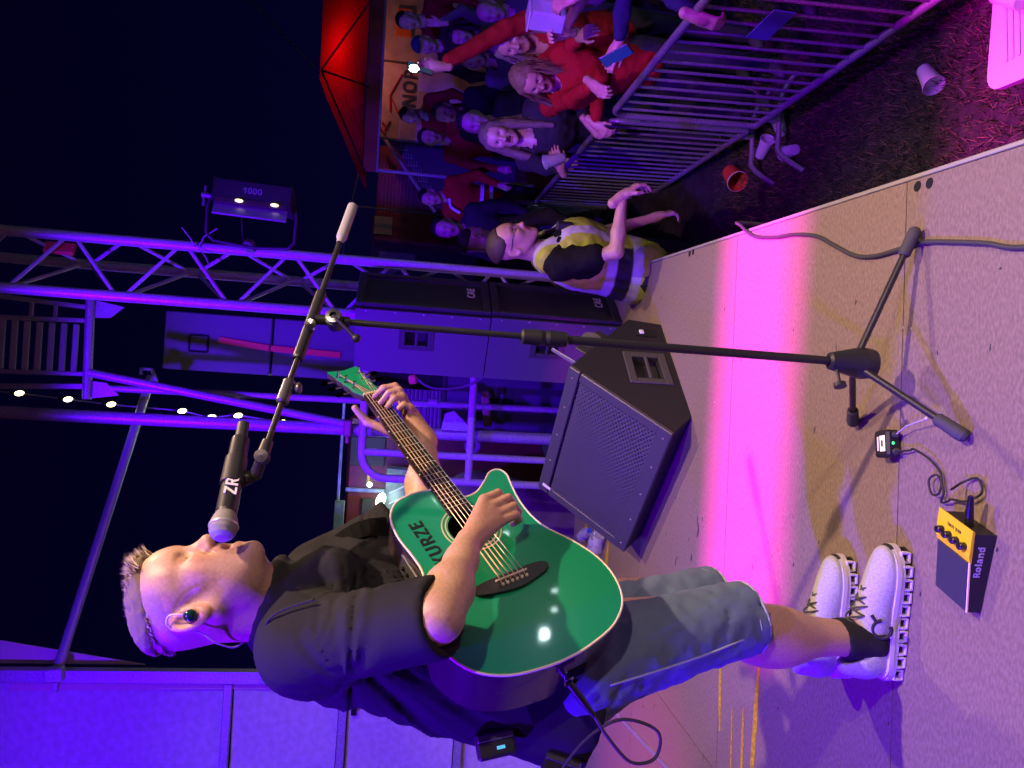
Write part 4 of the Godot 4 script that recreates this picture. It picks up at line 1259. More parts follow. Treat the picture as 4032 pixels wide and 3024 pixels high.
func truck() -> void:
	var o := thing("service_truck", V(-1.1, -1, -8.2), "dark red service truck with lit lamps behind the singer", "truck")
	var red := mat("truck_red", 0.16, 0.016, 0.02, 0.45, {"tri": 1.5, "tex": noise_tex("dirt", 0.008, 0.72, 1.0, 5)})
	var steel := mat("truck_steel", 0.30, 0.34, 0.36, 0.4, {"metal": 0.5, "tri": 2.0, "tex": noise_tex("dirt", 0.008, 0.72, 1.0, 5)})
	part(o, "body", mb().box(V(-1.05, 0.5, -8.6), V(1.25, 2.4, 1.2), Basis(), 0.03).mesh(), red)
	part(o, "corner_strip", mb().box(V(-0.95, 1.765, -7.97), V(1.3, 0.03, 0.04), Basis(), 0.005).box(V(-1.50, 1.745, -7.96), V(0.42, 0.10, 0.03), Basis(), 0.005).mesh(), steel)
	part(o, "locker", mb().box(V(-0.78, 1.50, -7.985), V(0.30, 0.36, 0.03), Basis(), 0.01).mesh(), mat("locker_dark", 0.03, 0.02, 0.025, 0.6))
	part(o, "locker", mb().box(V(-1.36, 1.47, -7.985), V(0.20, 0.12, 0.03), Basis(), 0.008).mesh(), mat("locker_dark"))
	part(o, "trim_panel", mb().box(V(-1.18, 1.50, -7.985), V(0.045, 0.40, 0.03), Basis(), 0.008).mesh(), steel)
	part(o, "pump_panel", mb().box(V(-1.23, 1.17, -7.93), V(0.62, 0.26, 0.10), Basis(Vector3.RIGHT, -0.5), 0.02).mesh(), steel)
	for i in 4:
		part(o, "panel_rib", mb().box(V(-1.02 - i * 0.11, 1.16, -7.855), V(0.012, 0.24, 0.02), Basis(Vector3.RIGHT, -0.5) * Basis(Vector3.BACK, 0.5), 0.003).mesh(), mat("panel_rib", 0.55, 0.58, 0.6, 0.4))
	part(o, "placard", mb().box(V(-1.05, 1.475, -7.975), V(0.09, 0.03, 0.02), Basis(), 0.003).mesh(), mat("amber", 0.5, 0.28, 0.03, 0.5))
	var g := mat("white_glow")
	for q in [[-1.095, 1.455, 0.026], [-1.245, 1.335, 0.045], [-1.335, 1.10, 0.022], [-1.425, 1.13, 0.020]]:
		var p := V(q[0], q[1], -7.80)
		var long: float = 1.7 if q[2] > 0.04 else 1.0
		part(o, "lamp", mb().ball(p, V(q[2] * long, q[2], q[2]), Basis(Vector3.BACK, -0.35), 12, 8).mesh(), g)
		var l := OmniLight3D.new()
		l.name = "light"
		l.light_color = Color(0.85, 1.0, 0.95)
		l.light_energy = 0.10 * q[2] / 0.045
		l.light_size = 0.03
		l.omni_range = 10.0
		l.omni_attenuation = 2.0
		l.shadow_enabled = true
		l.position = p - o.position
		o.add_child(l, true)
	for x in [-1.5, -0.6]:
		part(o, "wheel", mb().lathe(PackedVector2Array([Vector2(0, -0.1), Vector2(0.3, -0.1), Vector2(0.35, -0.06), Vector2(0.35, 0.06), Vector2(0.3, 0.1), Vector2(0, 0.1)]), V(x, -0.65, -8.0), V(0, 0, 1), 18).mesh(), mat("rubber"))
	# load under a beige sheet
	var s := sdf()
	s.ell(V(-1.42, 0.72, -6.9), V(0.36, 0.50, 0.30), 0.1)
	s.ell(V(-1.25, 0.40, -6.9), V(0.45, 0.55, 0.35), 0.2)
	s.cap(V(-1.4, 0.3, -6.9), V(-1.4, -0.8, -6.9), 0.45, 0.5, 0.2)
	var nz := FastNoiseLite.new()
	nz.seed = 3
	nz.frequency = 2.2
	s.noise = nz
	s.amp = 0.05
	solo("covered_load", s.build(0.05), mat("beige_sheet", 0.33, 0.25, 0.19, 0.85, {"tri": 2.0, "tex": noise_tex("dirt", 0.008, 0.72, 1.0, 5)}), "bulky load under a beige sheet behind the singer's chest", "covered load")

func far_right() -> void:
	# white stall with banner
	var st := thing("market_stall", V(4.0, -1, -10.6), "white market stall wall with blue lettering under the red canopy", "stall")
	var wm := mat("stall_white", 0.36, 0.36, 0.44, 0.8, {"tri": 0.8, "tex": noise_tex("dirt", 0.008, 0.72, 1.0, 5)})
	part(st, "stall_wall", mb().box(V(5.05, 0.35, -10.25), V(3.9, 2.7, 0.08), Basis(), 0.01).mesh(), wm)
	part(st, "wall_seam", mb().box(V(4.10, 0.35, -10.20), V(0.025, 2.7, 0.03), Basis(), 0.003).mesh(), mat("cabinet_dark"))
	part(st, "shelf_panel", mb().box(V(4.62, 1.45, -10.19), V(0.36, 0.20, 0.03), Basis(), 0.005).mesh(), mat("orange_panel", 0.40, 0.10, 0.02, 0.6))
	letters(st, "wall_text", "KNOP", 0.17, V(3.70, 1.33, -10.2), V(1, 0, 0), V(0, 1, 0), mat("blue_ink", 0.02, 0.03, 0.12, 0.7), true, 0.006)
	part(st, "green_stripe", mb().box(V(3.55, 1.17, -10.203), V(0.42, 0.09, 0.01), Basis(), 0.001).mesh(), mat("olive_stripe", 0.22, 0.26, 0.05, 0.7))
	var dr := mb()
	for q in [[V(3.95, 1.44, -10.2), V(3.66, 1.58, -10.2)], [V(3.66, 1.58, -10.2), V(3.44, 1.46, -10.2)], [V(3.66, 1.58, -10.2), V(3.45, 1.56, -10.2)], [V(3.30, 1.66, -10.2), V(3.22, 1.58, -10.2)], [V(3.32, 1.56, -10.2), V(3.20, 1.62, -10.2)], [V(3.22, 1.68, -10.2), V(3.14, 1.60, -10.2)]]:
		dr.rod(q[0], q[1], 0.012, 5)
	part(st, "wall_drawing", dr.mesh(), mat("red_ink", 0.30, 0.02, 0.05, 0.7))
	part(st, "counter_top", mb().box(V(5.0, -0.1, -10.0), V(3.6, 0.06, 0.5), Basis(), 0.01).mesh(), wm)
	# red canopy
	var cn := thing("red_canopy", V(4.2, 1.6, -10.0), "red fabric canopy lit from below over the market stall", "canopy")
	var rf := mat("red_fabric", 0.62, 0.025, 0.035, 0.75, {"two": true, "back": Color(0.85, 0.08, 0.1), "tri": 2.0, "tex": noise_tex("tentcloth", 0.02, 0.86, 1.0, 5)})
	var a := V(2.33, 1.80, -9.0)
	var b := V(3.62, 2.42, -9.5)
	var c := V(5.4, 2.40, -9.5)
	var d := V(5.4, 1.86, -9.0)
	var B := mb()
	var N := 14
	var M := 6
	var P := func(i: int, j: int) -> Vector3:
		var u := float(i) / N
		var v := float(j) / M
		var lo := a.lerp(d, u)
		var x := lerpf(2.33, 5.4, u)
		var hy := 0.62 * clampf((x - 2.33) / 1.29, 0, 1) + 0.0
		var sag := -0.10 * sin(PI * v) * sin(PI * clampf((x - 2.33) / 1.29, 0, 1)) - 0.05 * sin(PI * v) * absf(sin(x * 3.1))
		return V(x, lo.y + hy * v + sag * 0.8, -9.0 - 0.9 * v)
	for i in N:
		for j in M:
			B.quad(P.call(i, j), P.call(i + 1, j), P.call(i + 1, j + 1), P.call(i, j + 1))
	part(cn, "canopy_cloth", B.mesh(), rf)
	var rf2 := mat("valance_cloth", 0.34, 0.05, 0.045, 0.8, {"two": true, "tri": 2.0, "tex": noise_tex("tentcloth", 0.02, 0.86, 1.0, 5)})
	var W := mb()
	for i in 16:
		var x0 := 2.33 + 3.1 * i / 16.0
		var x1 := 2.33 + 3.1 * (i + 1) / 16.0
		var z0 := -9.0 + 0.012 * sin(i * 2.3)
		var z1 := -9.0 + 0.012 * sin((i + 1) * 2.3)
		W.quad(V(x0, 1.645 + 0.02 * i / 16.0, z0), V(x1, 1.646 + 0.02 * i / 16.0, z1), V(x1, 1.795 + 0.05 * i / 16.0, z1 - 0.01), V(x0, 1.79 + 0.05 * i / 16.0, z0 - 0.01))
	part(cn, "valance", W.mesh(), rf2)
	part(cn, "canopy_frame", mb().rod(V(2.33, 1.63, -9.0), V(5.4, 1.67, -9.0), 0.014, 8).rod(V(2.36, 1.63, -9.02), V(2.36, -1, -9.02), 0.02, 8).mesh(), mat("pole_grey", 0.3, 0.3, 0.33, 0.5))
	for q in [[a, b], [V(3.62, 2.42, -9.52), V(3.3, 1.82, -9.0)], [V(3.62, 2.42, -9.52), V(4.3, 1.84, -9.0)]]:
		rod_part(cn, "canopy_rib", q[0] + V(0, -0.03, 0), q[1] + V(0, -0.03, 0), 0.012, mat("pole_dark", 0.05, 0.01, 0.012, 0.5), 6)
	var lb := V(3.95, 1.98, -9.75)
	part(cn, "canopy_lamp", mb().ball(lb, V(0.05, 0.07, 0.05), Basis(), 12, 8).mesh(), mat("bulb_glow"))
	var l := OmniLight3D.new()
	l.name = "light"
	l.light_color = Color(1.0, 0.45, 0.40)
	l.light_energy = 0.34
	l.light_size = 0.05
	l.omni_range = 12.0
	l.omni_attenuation = 2.0
	l.shadow_enabled = true
	l.position = lb - cn.position
	cn.add_child(l)
	solo("guy_rope", mb().rod(V(3.62, 2.45, -9.5), V(4.5, 3.4, -9.6), 0.008, 6).mesh(), mat("rope", 0.10, 0.09, 0.10, 0.8), "thin dark guy rope rising from the red canopy peak", "rope")
	# purple trailer wall
	var tr := thing("sales_trailer", V(2.9, -1, -11.4), "dark magenta trailer wall with a pale blank square sign", "trailer")
	part(tr, "trailer_wall", mb().box(V(2.55, 0.4, -11.2), V(1.35, 2.6, 0.5), Basis(), 0.02).mesh(), mat("magenta_wall", 0.20, 0.035, 0.10, 0.6, {"tri": 1.2, "tex": noise_tex("dirt", 0.008, 0.72, 1.0, 5)}))
	for i in 9:
		part(tr, "wall_rib", mb().box(V(2.62, 1.62 - i * 0.05, -10.945), V(0.75, 0.014, 0.012), Basis(), 0.002).mesh(), mat("magenta_rib", 0.26, 0.05, 0.14, 0.6))
	part(tr, "square_sign", mb().box(V(2.10, 1.58, -10.94), V(0.25, 0.25, 0.012), Basis(), 0.002).mesh(), mat("sign_pale", 0.30, 0.28, 0.32, 0.7))
	rod_part(tr, "slanted_pole", V(3.30, 1.70, -10.6), V(2.28, 0.88, -10.6), 0.026, mat("pole_pale", 0.34, 0.33, 0.36, 0.6))
	var nt := thing("printed_net", V(2.9, -1, -10.55), "dark banner with pale house drawings hanging below the slanted pole", "banner")
	part(nt, "banner_cloth", mb().prism(PackedVector2Array([Vector2(3.26, 1.62), Vector2(2.32, 0.86), Vector2(2.32, -0.6), Vector2(3.26, -0.6)]), V(0, 0, -10.56), Vector3.RIGHT, Vector3.UP, V(0, 0, 0.01)).mesh(), mat("banner_dark", 0.055, 0.05, 0.09, 0.8))
	var bl := mb()
	var rg := RandomNumberGenerator.new()
	rg.seed = 8
	for i in 7:
		var x := 2.5 + i * 0.10
		var y0 := 0.88 + i * 0.075
		for k in 4:
			bl.box(V(x, y0 + k * 0.035, -10.545), V(0.06, 0.008, 0.006), Basis(), 0.0)
		bl.box(V(x - 0.035, y0 + 0.05, -10.545), V(0.008, 0.15, 0.006), Basis(), 0.0)
	part(nt, "banner_print", bl.mesh(), mat("banner_line", 0.26, 0.24, 0.34, 0.8))
	# dark hoarding with large letters
	var hd := thing("letter_board", V(1.9, -1, -12.2), "dark hoarding with large grey letters behind the guard", "hoarding")
	part(hd, "board", mb().box(V(1.75, 0.3, -12.3), V(1.5, 3.0, 0.1), Basis(), 0.01).mesh(), mat("hoard", 0.016, 0.016, 0.024, 0.7))
	letters(hd, "board_letters", "NG", 0.56, V(1.98, 1.36, -12.23), V(1, 0, 0), V(0, 1, 0), mat("letter_grey", 0.14, 0.13, 0.16, 0.7), true, 0.01)
	var po := thing("festoon_pole", V(2.4, -1, -11.0), "thin grey horizontal cable line above the far hoarding", "cable")
	part(po, "cable_line", mb().tube(PackedVector3Array([V(3.72, 2.36, -10.8), V(3.66, 2.14, -10.8), V(3.15, 1.92, -10.8), V(2.85, 1.94, -10.8), V(2.35, 2.02, -10.8), V(1.6, 2.10, -10.8)]), 0.012, 6).mesh(), mat("teal_pole", 0.06, 0.10, 0.12, 0.5))
	rod_part(po, "upright", V(2.30, 2.0, -10.8), V(2.30, -1, -10.8), 0.015, mat("teal_pole"), 6)

# ---------------------------------------------------------------- crowd barrier
func barriers() -> void:
	var zinc := mat("zinc", 0.42, 0.42, 0.45, 0.42, {"metal": 0.55, "tri": 4.0, "tex": noise_tex("zinc", 0.03, 0.65, 1.1, 5)})
	var secs := [[-1.95, -4.42, 1.645, 1.645, "near crowd barrier section at the right edge of the grass"], [-4.53, -7.0, 1.65, 1.70, "middle crowd barrier section in front of the long haired woman"], [-7.1, -9.5, 1.72, 1.85, "far crowd barrier section beside the guard's shoulder"]]
	for s in secs:
		var z0: float = s[0]
		var z1: float = s[1]
		var x0: float = s[2]
		var x1: float = s[3]
		var o := thing("crowd_barrier", V((x0 + x1) * 0.5, -1, (z0 + z1) * 0.5), s[4], "barrier", "steel crowd barriers before the stage")
		var P := func(z: float, y: float) -> Vector3:
			var t := (z - z0) / (z1 - z0)
			return V(lerpf(x0, x1, t) - 0.04 * (y + 0.4), y, z)
		var pt := PackedVector3Array()
		pt.append(P.call(z0, -0.80))
		pt.append(P.call(z0, 0.0))
		for k in 6:
			var a := PI / 2 * k / 5.0
			pt.append(P.call(z0 - 0.1 + 0.1 * cos(a), 0.0 + 0.1 * sin(a)))
		for k in 6:
			var a := PI / 2 * k / 5.0
			pt.append(P.call(z1 + 0.1 - 0.1 * sin(a), 0.0 + 0.1 * cos(a)))
		pt.append(P.call(z1, -0.80))
		part(o, "frame_tube", mb().tube(pt, 0.0195, 12).mesh(), zinc)
		part(o, "bottom_rail", mb().tube(PackedVector3Array([P.call(z0, -0.80), P.call(z1, -0.80)]), 0.0195, 12).mesh(), zinc)
		var n := int(round((z0 - z1) / 0.112))
		for i in range(1, n):
			var z := lerpf(z0, z1, float(i) / n)
			part(o, "bar", mb().rod(P.call(z, -0.80), P.call(z, 0.095), 0.0085, 7).mesh(), zinc)
		for zf in [z0 - 0.12, z1 + 0.12]:
			var q: Vector3 = P.call(zf, -0.8)
			part(o, "foot", mb().tube(spline(PackedVector3Array([V(q.x - 0.33, -0.985, zf + 0.16), V(q.x - 0.20, -0.90, zf + 0.02), V(q.x - 0.10, -0.895, zf), V(q.x + 0.12, -0.895, zf), V(q.x + 0.22, -0.93, zf), V(q.x + 0.30, -0.985, zf)]), 5), 0.0165, 10).rod(q, q - V(0, 0.095, 0), 0.016, 8).mesh(), zinc)
		part(o, "hook", mb().tube(PackedVector3Array([P.call(z1, -0.1), P.call(z1 - 0.06, -0.1), P.call(z1 - 0.06, -0.18)]), 0.008, 6).mesh(), zinc)
	part(get_node("crowd_barrier"), "name_plate", mb().box(V(1.625, -0.25, -3.15), V(0.006, 0.10, 0.26), Basis(), 0.001).mesh(), mat("plate_blue", 0.10, 0.10, 0.30, 0.4))

# ---------------------------------------------------------------- things lying on the grass
func cup(at: Vector3, ax: Vector3, s: float, label: String, m: StandardMaterial3D, group := "plastic cups on the grass") -> void:
	var o := thing("plastic_cup", V(at.x, at.y, at.z), label, "cup", group)
	part(o, "cup_wall", mb().lathe(PackedVector2Array([Vector2(0, 0), Vector2(0.030, 0.0), Vector2(0.031, 0.004), Vector2(0.044, 0.125), Vector2(0.046, 0.128), Vector2(0.0455, 0.130), Vector2(0.0425, 0.126), Vector2(0.029, 0.006), Vector2(0, 0.005)]).duplicate(), at, ax, 20).mesh(), m)
	var r := part(o, "cup_rim", mb().lathe(PackedVector2Array([Vector2(0.0465, 0.127), Vector2(0.048, 0.129), Vector2(0.0465, 0.131)]), at, ax, 20).mesh(), m)
	o.scale = Vector3.ONE * s

func litter() -> void:
	var clear := mat("cup_clear", 0.75, 0.78, 0.9, 0.22, {"alpha": 0.35})
	var frost := mat("cup_frost", 0.55, 0.56, 0.70, 0.3, {"alpha": 0.45})
	cup(V(1.50, -0.955, -3.10), V(-0.75, 0.03, 0.60), 1.0, "clear plastic cup lying alone on the grass near the white board", frost)
	cup(V(1.47, -0.955, -4.20), V(0.1, 0.03, -1), 1.0, "clear plastic cup lying against the barrier foot tip", clear)
	cup(V(1.56, -0.955, -4.66), V(0.4, 0.03, 0.6), 1.05, "clear plastic cup lying under the barrier between its feet", clear)
	cup(V(1.62, -0.955, -4.38), V(0.7, 0.03, -0.4), 1.0, "clear plastic cup squeezed beside the barrier post", clear)
	cup(V(1.45, -0.955, -2.62), V(-0.4, 0.03, 0.9), 1.1, "clear plastic cup lying beside the white board", clear)
	# orange printed cup
	var o := thing("printed_cup", V(1.52, -0.95, -4.98), "orange printed paper cup lying behind the barrier foot", "cup")
	var ax := V(-0.55, 0.0, 0.75).normalized()
	var at := V(1.56, -0.93, -5.05)
	part(o, "cup_wall", mb().lathe(PackedVector2Array([Vector2(0, 0), Vector2(0.052, 0.0), Vector2(0.070, 0.17), Vector2(0.066, 0.168), Vector2(0.05, 0.01), Vector2(0, 0.012)]), at, ax, 22).mesh(), mat("orange_paper", 0.62, 0.09, 0.03, 0.55))
	part(o, "cup_rim", mb().lathe(PackedVector2Array([Vector2(0.069, 0.166), Vector2(0.074, 0.171), Vector2(0.069, 0.176)]), at, ax, 22).mesh(), mat("rim_pale", 0.5, 0.42, 0.40, 0.5))
	part(o, "cup_print", mb().box(at + ax * 0.08 + V(-0.035, 0.048, -0.012), V(0.03, 0.004, 0.05), Basis.looking_at(ax) * Basis(Vector3.BACK, 0.6), 0.0).mesh(), mat("print_dark", 0.05, 0.05, 0.06, 0.6))
	solo("paper_scrap", mb().box(V(1.53, -0.985, -6.05), V(0.10, 0.006, 0.28), Basis(Vector3.UP, 0.3), 0.001).mesh(), mat("paper_violet", 0.35, 0.34, 0.42, 0.8), "flat pale scrap lying by the far barrier foot", "scrap")
	# white board with rounded corner at the near right
	var wb := thing("white_tray", V(1.35, -0.9, -2.3), "white plastic tray with rounded corner at the image's far corner", "tray")
	var poly := PackedVector2Array()
	for k in 6:
		var a := PI / 2 * k / 5.0
		poly.append(Vector2(0.06 - 0.06 * sin(a), 0.06 - 0.06 * cos(a)))
	poly.append_array(PackedVector2Array([Vector2(0.0, 0.7), Vector2(0.6, 0.7), Vector2(0.6, 0.0)]))
	part(wb, "tray_plate", mb().prism(poly, V(1.165, -0.82, -2.52), V(1, 0, 0.02), V(-0.06, 0, 1), V(0, 0.025, 0)).mesh(), mat("tray_white", 0.42, 0.42, 0.45, 0.5))
	for i in 3:
		part(wb, "tray_rib", mb().box(V(1.37, -0.792, -2.44 + i * 0.028), V(0.26, 0.008, 0.010), Basis(Vector3.UP, 0.1), 0.003).mesh(), mat("tray_white"))
	part(wb, "tray_leg", mb().rod(V(1.3, -0.82, -2.2), V(1.3, -1, -2.2), 0.03, 8).rod(V(1.6, -0.82, -2.3), V(1.6, -1, -2.3), 0.03, 8).mesh(), mat("tray_white"))
	cup(V(1.40, -0.755, -2.33), V(0.65, 0.05, -0.7), 0.95, "clear plastic cup lying on the white tray", clear)
	var fk := thing("wooden_spoon", V(1.40, -0.78, -2.36), "orange ended stirrer lying on the white tray", "stirrer")
	part(fk, "stirrer_stick", mb().rod(V(1.46, -0.785, -2.46), V(1.40, -0.785, -2.36), 0.004, 6).mesh(), mat("steel_grey"))
	part(fk, "stirrer_end", mb().ball(V(1.385, -0.783, -2.335), V(0.022, 0.008, 0.018), Basis(), 10, 6).mesh(), mat("orange_end", 0.6, 0.25, 0.12, 0.6))

# ---------------------------------------------------------------- guitar and the small gear at the singer's feet
var GO := Vector3(-0.383, 1.004, -1.4965)
var GA := Vector3(0.51221632, 0.47373962, -0.71638342)
var GB := Vector3(0.25373916, -0.88035151, -0.40074637)
var GN := Vector3(0.82051866, -0.02349431, 0.57113671)

func g(a: float, b: float, n := 0.0) -> Vector3:
	return GO + GA * a + GB * b + GN * n

func instruments() -> void:
	guitar()
	pedal()
	receiver()

func guitar() -> void:
	var o := thing("acoustic_guitar", g(-0.19, 0, -0.05), "green topped black acoustic guitar with cutaway held by the singer", "guitar")
	var green := mat("green_lacquer", 0.008, 0.27, 0.125, 0.22, {"coat": 0.7, "coat_rough": 0.04, "spec": 0.4, "tri": 3.0, "bump": bump_tex("lacquer", 0.012, 1.2, 2), "bump_scale": 0.18})
	var dark := mat("rim_black", 0.050, 0.030, 0.038, 0.22, {"coat": 0.8, "coat_rough": 0.06})
	var cream := mat("binding", 0.72, 0.66, 0.56, 0.4)
	var ebony := mat("ebony", 0.012, 0.010, 0.012, 0.4)
	var chrome := mat("chrome")
	var ol := spline2(PackedVector2Array([Vector2(0.287, -0.03), Vector2(0.290, -0.08), Vector2(0.276, -0.118), Vector2(0.242, -0.143), Vector2(0.19, -0.152), Vector2(0.13, -0.148), Vector2(0.085, -0.150), Vector2(0.03, -0.176), Vector2(-0.03, -0.199), Vector2(-0.09, -0.198), Vector2(-0.145, -0.172), Vector2(-0.18, -0.12), Vector2(-0.196, -0.05), Vector2(-0.199, 0.0), Vector2(-0.196, 0.05), Vector2(-0.18, 0.12), Vector2(-0.145, 0.172), Vector2(-0.09, 0.198), Vector2(-0.03, 0.199), Vector2(0.03, 0.178), Vector2(0.085, 0.148), Vector2(0.13, 0.138), Vector2(0.18, 0.140), Vector2(0.225, 0.150), Vector2(0.262, 0.160), Vector2(0.284, 0.152), Vector2(0.285, 0.128), Vector2(0.262, 0.098), Vector2(0.240, 0.065), Vector2(0.238, 0.03), Vector2(0.262, 0.0)]), 4)
	# hollow body: side wall and back, and a top board with a real sound hole
	var wall := mb()
	for i in ol.size():
		var p := ol[i]
		var q := ol[(i + 1) % ol.size()]
		var e0 := (q - ol[(i - 1 + ol.size()) % ol.size()]).normalized()
		var e1 := (ol[(i + 2) % ol.size()] - p).normalized()
		var n0 := -(GA * e0.y - GB * e0.x)
		var n1 := -(GA * e1.y - GB * e1.x)
		if n0.dot(g(p.x, p.y) - g(0.05, 0)) < 0:
			pass
		wall.quadn(g(p.x, p.y, -0.0035), g(p.x, p.y, -0.108), g(q.x, q.y, -0.108), g(q.x, q.y, -0.0035), n0, n0, n1, n1)
	part(o, "rim", wall.mesh(), dark)
	part(o, "back_board", mb().prism(ol, g(0, 0, -0.110), GA, GB, GN * 0.002).mesh(), dark)
	# the board runs from the outline to the round hole
	var hole_c := Vector2(0.152, 0.0)
	var tb := mb()
	for i in ol.size():
		var p := ol[i]
		var q := ol[(i + 1) % ol.size()]
		var pi := hole_c + (p - hole_c).normalized() * 0.050
		var qi := hole_c + (q - hole_c).normalized() * 0.050
		var A := g(p.x, p.y)
		var B := g(q.x, q.y)
		var C := g(qi.x, qi.y)
		var D := g(pi.x, pi.y)
		if (B - A).cross(C - A).dot(GN) > 0:
			tb.quadn(A, B, C, D, GN, GN, GN, GN)
		else:
			tb.quadn(D, C, B, A, GN, GN, GN, GN)
		tb.quad(D, C, C - GN * 0.0035, D - GN * 0.0035)
	part(o, "top_board", tb.mesh(), green)
	var loop := PackedVector3Array()
	for q in ol:
		loop.append(g(q.x, q.y, -0.001))
	loop.append(loop[0])
	part(o, "binding", mb().tube(loop, 0.0026, 6, false).mesh(), cream)
	var hc := g(0.152, 0.0, 0.0)
	for r in [0.055, 0.063]:
		part(o, "rosette_ring", mb().lathe(PackedVector2Array([Vector2(r - 0.0014, 0.0003), Vector2(r - 0.0012, 0.001), Vector2(r + 0.0012, 0.001), Vector2(r + 0.0014, 0.0003)]), hc, GN, 48).mesh(), mat("rosette", 0.55, 0.55, 0.30, 0.4))
	# fretboard
	var fb := PackedVector2Array([Vector2(0.198, -0.0285), Vector2(0.198, 0.0285), Vector2(0.648, 0.0215), Vector2(0.648, -0.0215)])
	part(o, "fretboard", mb().prism(fb, g(0, 0, 0.0004), GA, GB, GN * 0.0066).mesh(), ebony)
	for i in range(1, 20):
		var d := 0.65 * (1.0 - pow(2.0, -i / 12.0))
		var a := 0.648 - d
		var hw := lerpf(0.0212, 0.0282, (0.648 - a) / 0.45)
		part(o, "fret", mb().rod(g(a, -hw, 0.0072), g(a, hw, 0.0072), 0.0009, 6).mesh(), mat("fret_wire", 0.5, 0.5, 0.52, 0.3, {"metal": 0.8}))
		if i in [3, 5, 7, 9, 12, 15]:
			part(o, "side_dot", mb().ball(g(a + 0.012, -hw - 0.0006, 0.004), V(0.0022, 0.0022, 0.0022), Basis(), 8, 6).mesh(), cream)
	# neck: a half-round beam under the fretboard
	var nk := mb()
	var rows := 12
	var ring := []
	for i in 9:
		var t := i / 8.0
		var a := lerpf(0.245, 0.66, t)
		var hw := lerpf(0.0275, 0.0215, t)
		var th := lerpf(0.030, 0.021, t) + 0.04 * pow(maxf(0.0, 1.0 - t * 6.0), 1.5)
		var rr := []
		for k in rows + 1:
			var an := PI * k / rows
			rr.append(g(a, -cos(an) * hw, -sin(an) * th))
		ring.append(rr)
	for i in 8:
		for k in rows:
			nk.quad(ring[i][k], ring[i + 1][k], ring[i + 1][k + 1], ring[i][k + 1])
	part(o, "neck", nk.mesh(), mat("neck_wood", 0.10, 0.05, 0.035, 0.3, {"coat": 0.5}))
	part(o, "nut", mb().box(g(0.650, 0, 0.004), V(0.006, 0.043, 0.011), Basis(GA, GB, GA.cross(GB)), 0.001).mesh(), cream)
	# headstock tilted back
	var tl := deg_to_rad(13.0)
	var HA := GA * cos(tl) - GN * sin(tl)
	var HN := GN * cos(tl) + GA * sin(tl)
	var ho := g(0.653, 0, 0.0)
	var hp := PackedVector2Array([Vector2(0.0, -0.0225), Vector2(0.0, 0.0225), Vector2(0.028, 0.031), Vector2(0.185, 0.041), Vector2(0.172, 0.0), Vector2(0.185, -0.041), Vector2(0.028, -0.031)])
	part(o, "headstock", mb().prism(hp, ho - HN * 0.015, HA, GB, HN * 0.0145).mesh(), dark)
	part(o, "headstock_face", mb().prism(hp, ho - HN * 0.0004, HA, GB, HN * 0.0016).mesh(), green)
	var sb := mat("string_bronze", 0.62, 0.45, 0.32, 0.35, {"metal": 0.7})
	var sp := mat("string_steel", 0.62, 0.60, 0.60, 0.3, {"metal": 0.8})
	for i in 6:
		var side := -1.0 if i < 3 else 1.0
		var row := i if i < 3 else 5 - i
		var ha := 0.052 + row * 0.042
		var post := ho + HA * ha + GB * side * (0.020 + 0.0045 * row)
		var tn := part(o, "tuner", mb().lathe(PackedVector2Array([Vector2(0.007, 0.001), Vector2(0.007, 0.003), Vector2(0.0035, 0.004), Vector2(0.003, 0.018), Vector2(0.004, 0.020), Vector2(0, 0.020)]), post, HN, 12).mesh(), chrome)
		var kb := ho + HA * ha + GB * side * (0.052 + 0.004 * row) - HN * 0.008
		part(tn, "tuner_key", mb().rod(post - HN * 0.008, kb, 0.0035, 8).ball(kb + GB * side * 0.010, V(0.008, 0.011, 0.006), Basis(HA, GB, HN), 12, 8).mesh(), mat("key_chrome", 0.5, 0.5, 0.52, 0.15, {"metal": 1.0}))
		var bn := lerpf(-0.0175, 0.0175, i / 5.0)
		var bs := lerpf(-0.0275, 0.0275, i / 5.0)
		var rad: float = [0.00125, 0.00115, 0.0010, 0.0009, 0.0007, 0.0006][i]
		part(o, "string", mb().tube(PackedVector3Array([post + HN * 0.010, g(0.652, bn, 0.0105), g(0.0, bs, 0.0125), g(-0.012, bs, 0.006)]), rad, 5).mesh(), sb if i < 4 else sp)
	# bridge
	var bp := spline2(PackedVector2Array([Vector2(0.010, -0.05), Vector2(0.010, 0.0), Vector2(0.010, 0.05), Vector2(0.004, 0.082), Vector2(-0.012, 0.083), Vector2(-0.022, 0.05), Vector2(-0.030, 0.0), Vector2(-0.022, -0.05), Vector2(-0.012, -0.083), Vector2(0.004, -0.082)]), 3)
	part(o, "bridge", mb().prism(bp, g(0, 0, 0.0003), GA, GB, GN * 0.0085).mesh(), mat("bridge_wood", 0.030, 0.016, 0.02, 0.35))
	part(o, "saddle", mb().box(g(0.0, 0, 0.010), V(0.0032, 0.074, 0.006), Basis(GA, GB, GA.cross(GB)), 0.0008).mesh(), cream)
	for i in 6:
		part(o, "bridge_pin", mb().lathe(PackedVector2Array([Vector2(0.0028, 0), Vector2(0.0033, 0.003), Vector2(0.002, 0.006), Vector2(0, 0.0065)]), g(-0.013, lerpf(-0.028, 0.028, i / 5.0), 0.0085), GN, 10).mesh(), cream)
	letters(o, "sticker_text", "KURZE", 0.030, g(0.150, -0.103, 0.0006), GA, -GB, mat("black_print", 0.006, 0.010, 0.010, 0.5), true, 0.001)
	# preamp panel let into the bass side
	var pr := g(0.125, -0.1505, -0.052)
	var pb := Basis(GA, GN, GA.cross(GN))
	var pp := part(o, "preamp_panel", mb().box(pr, V(0.085, 0.052, 0.007), pb, 0.002).mesh(), mat("panel_grey", 0.05, 0.05, 0.055, 0.4))
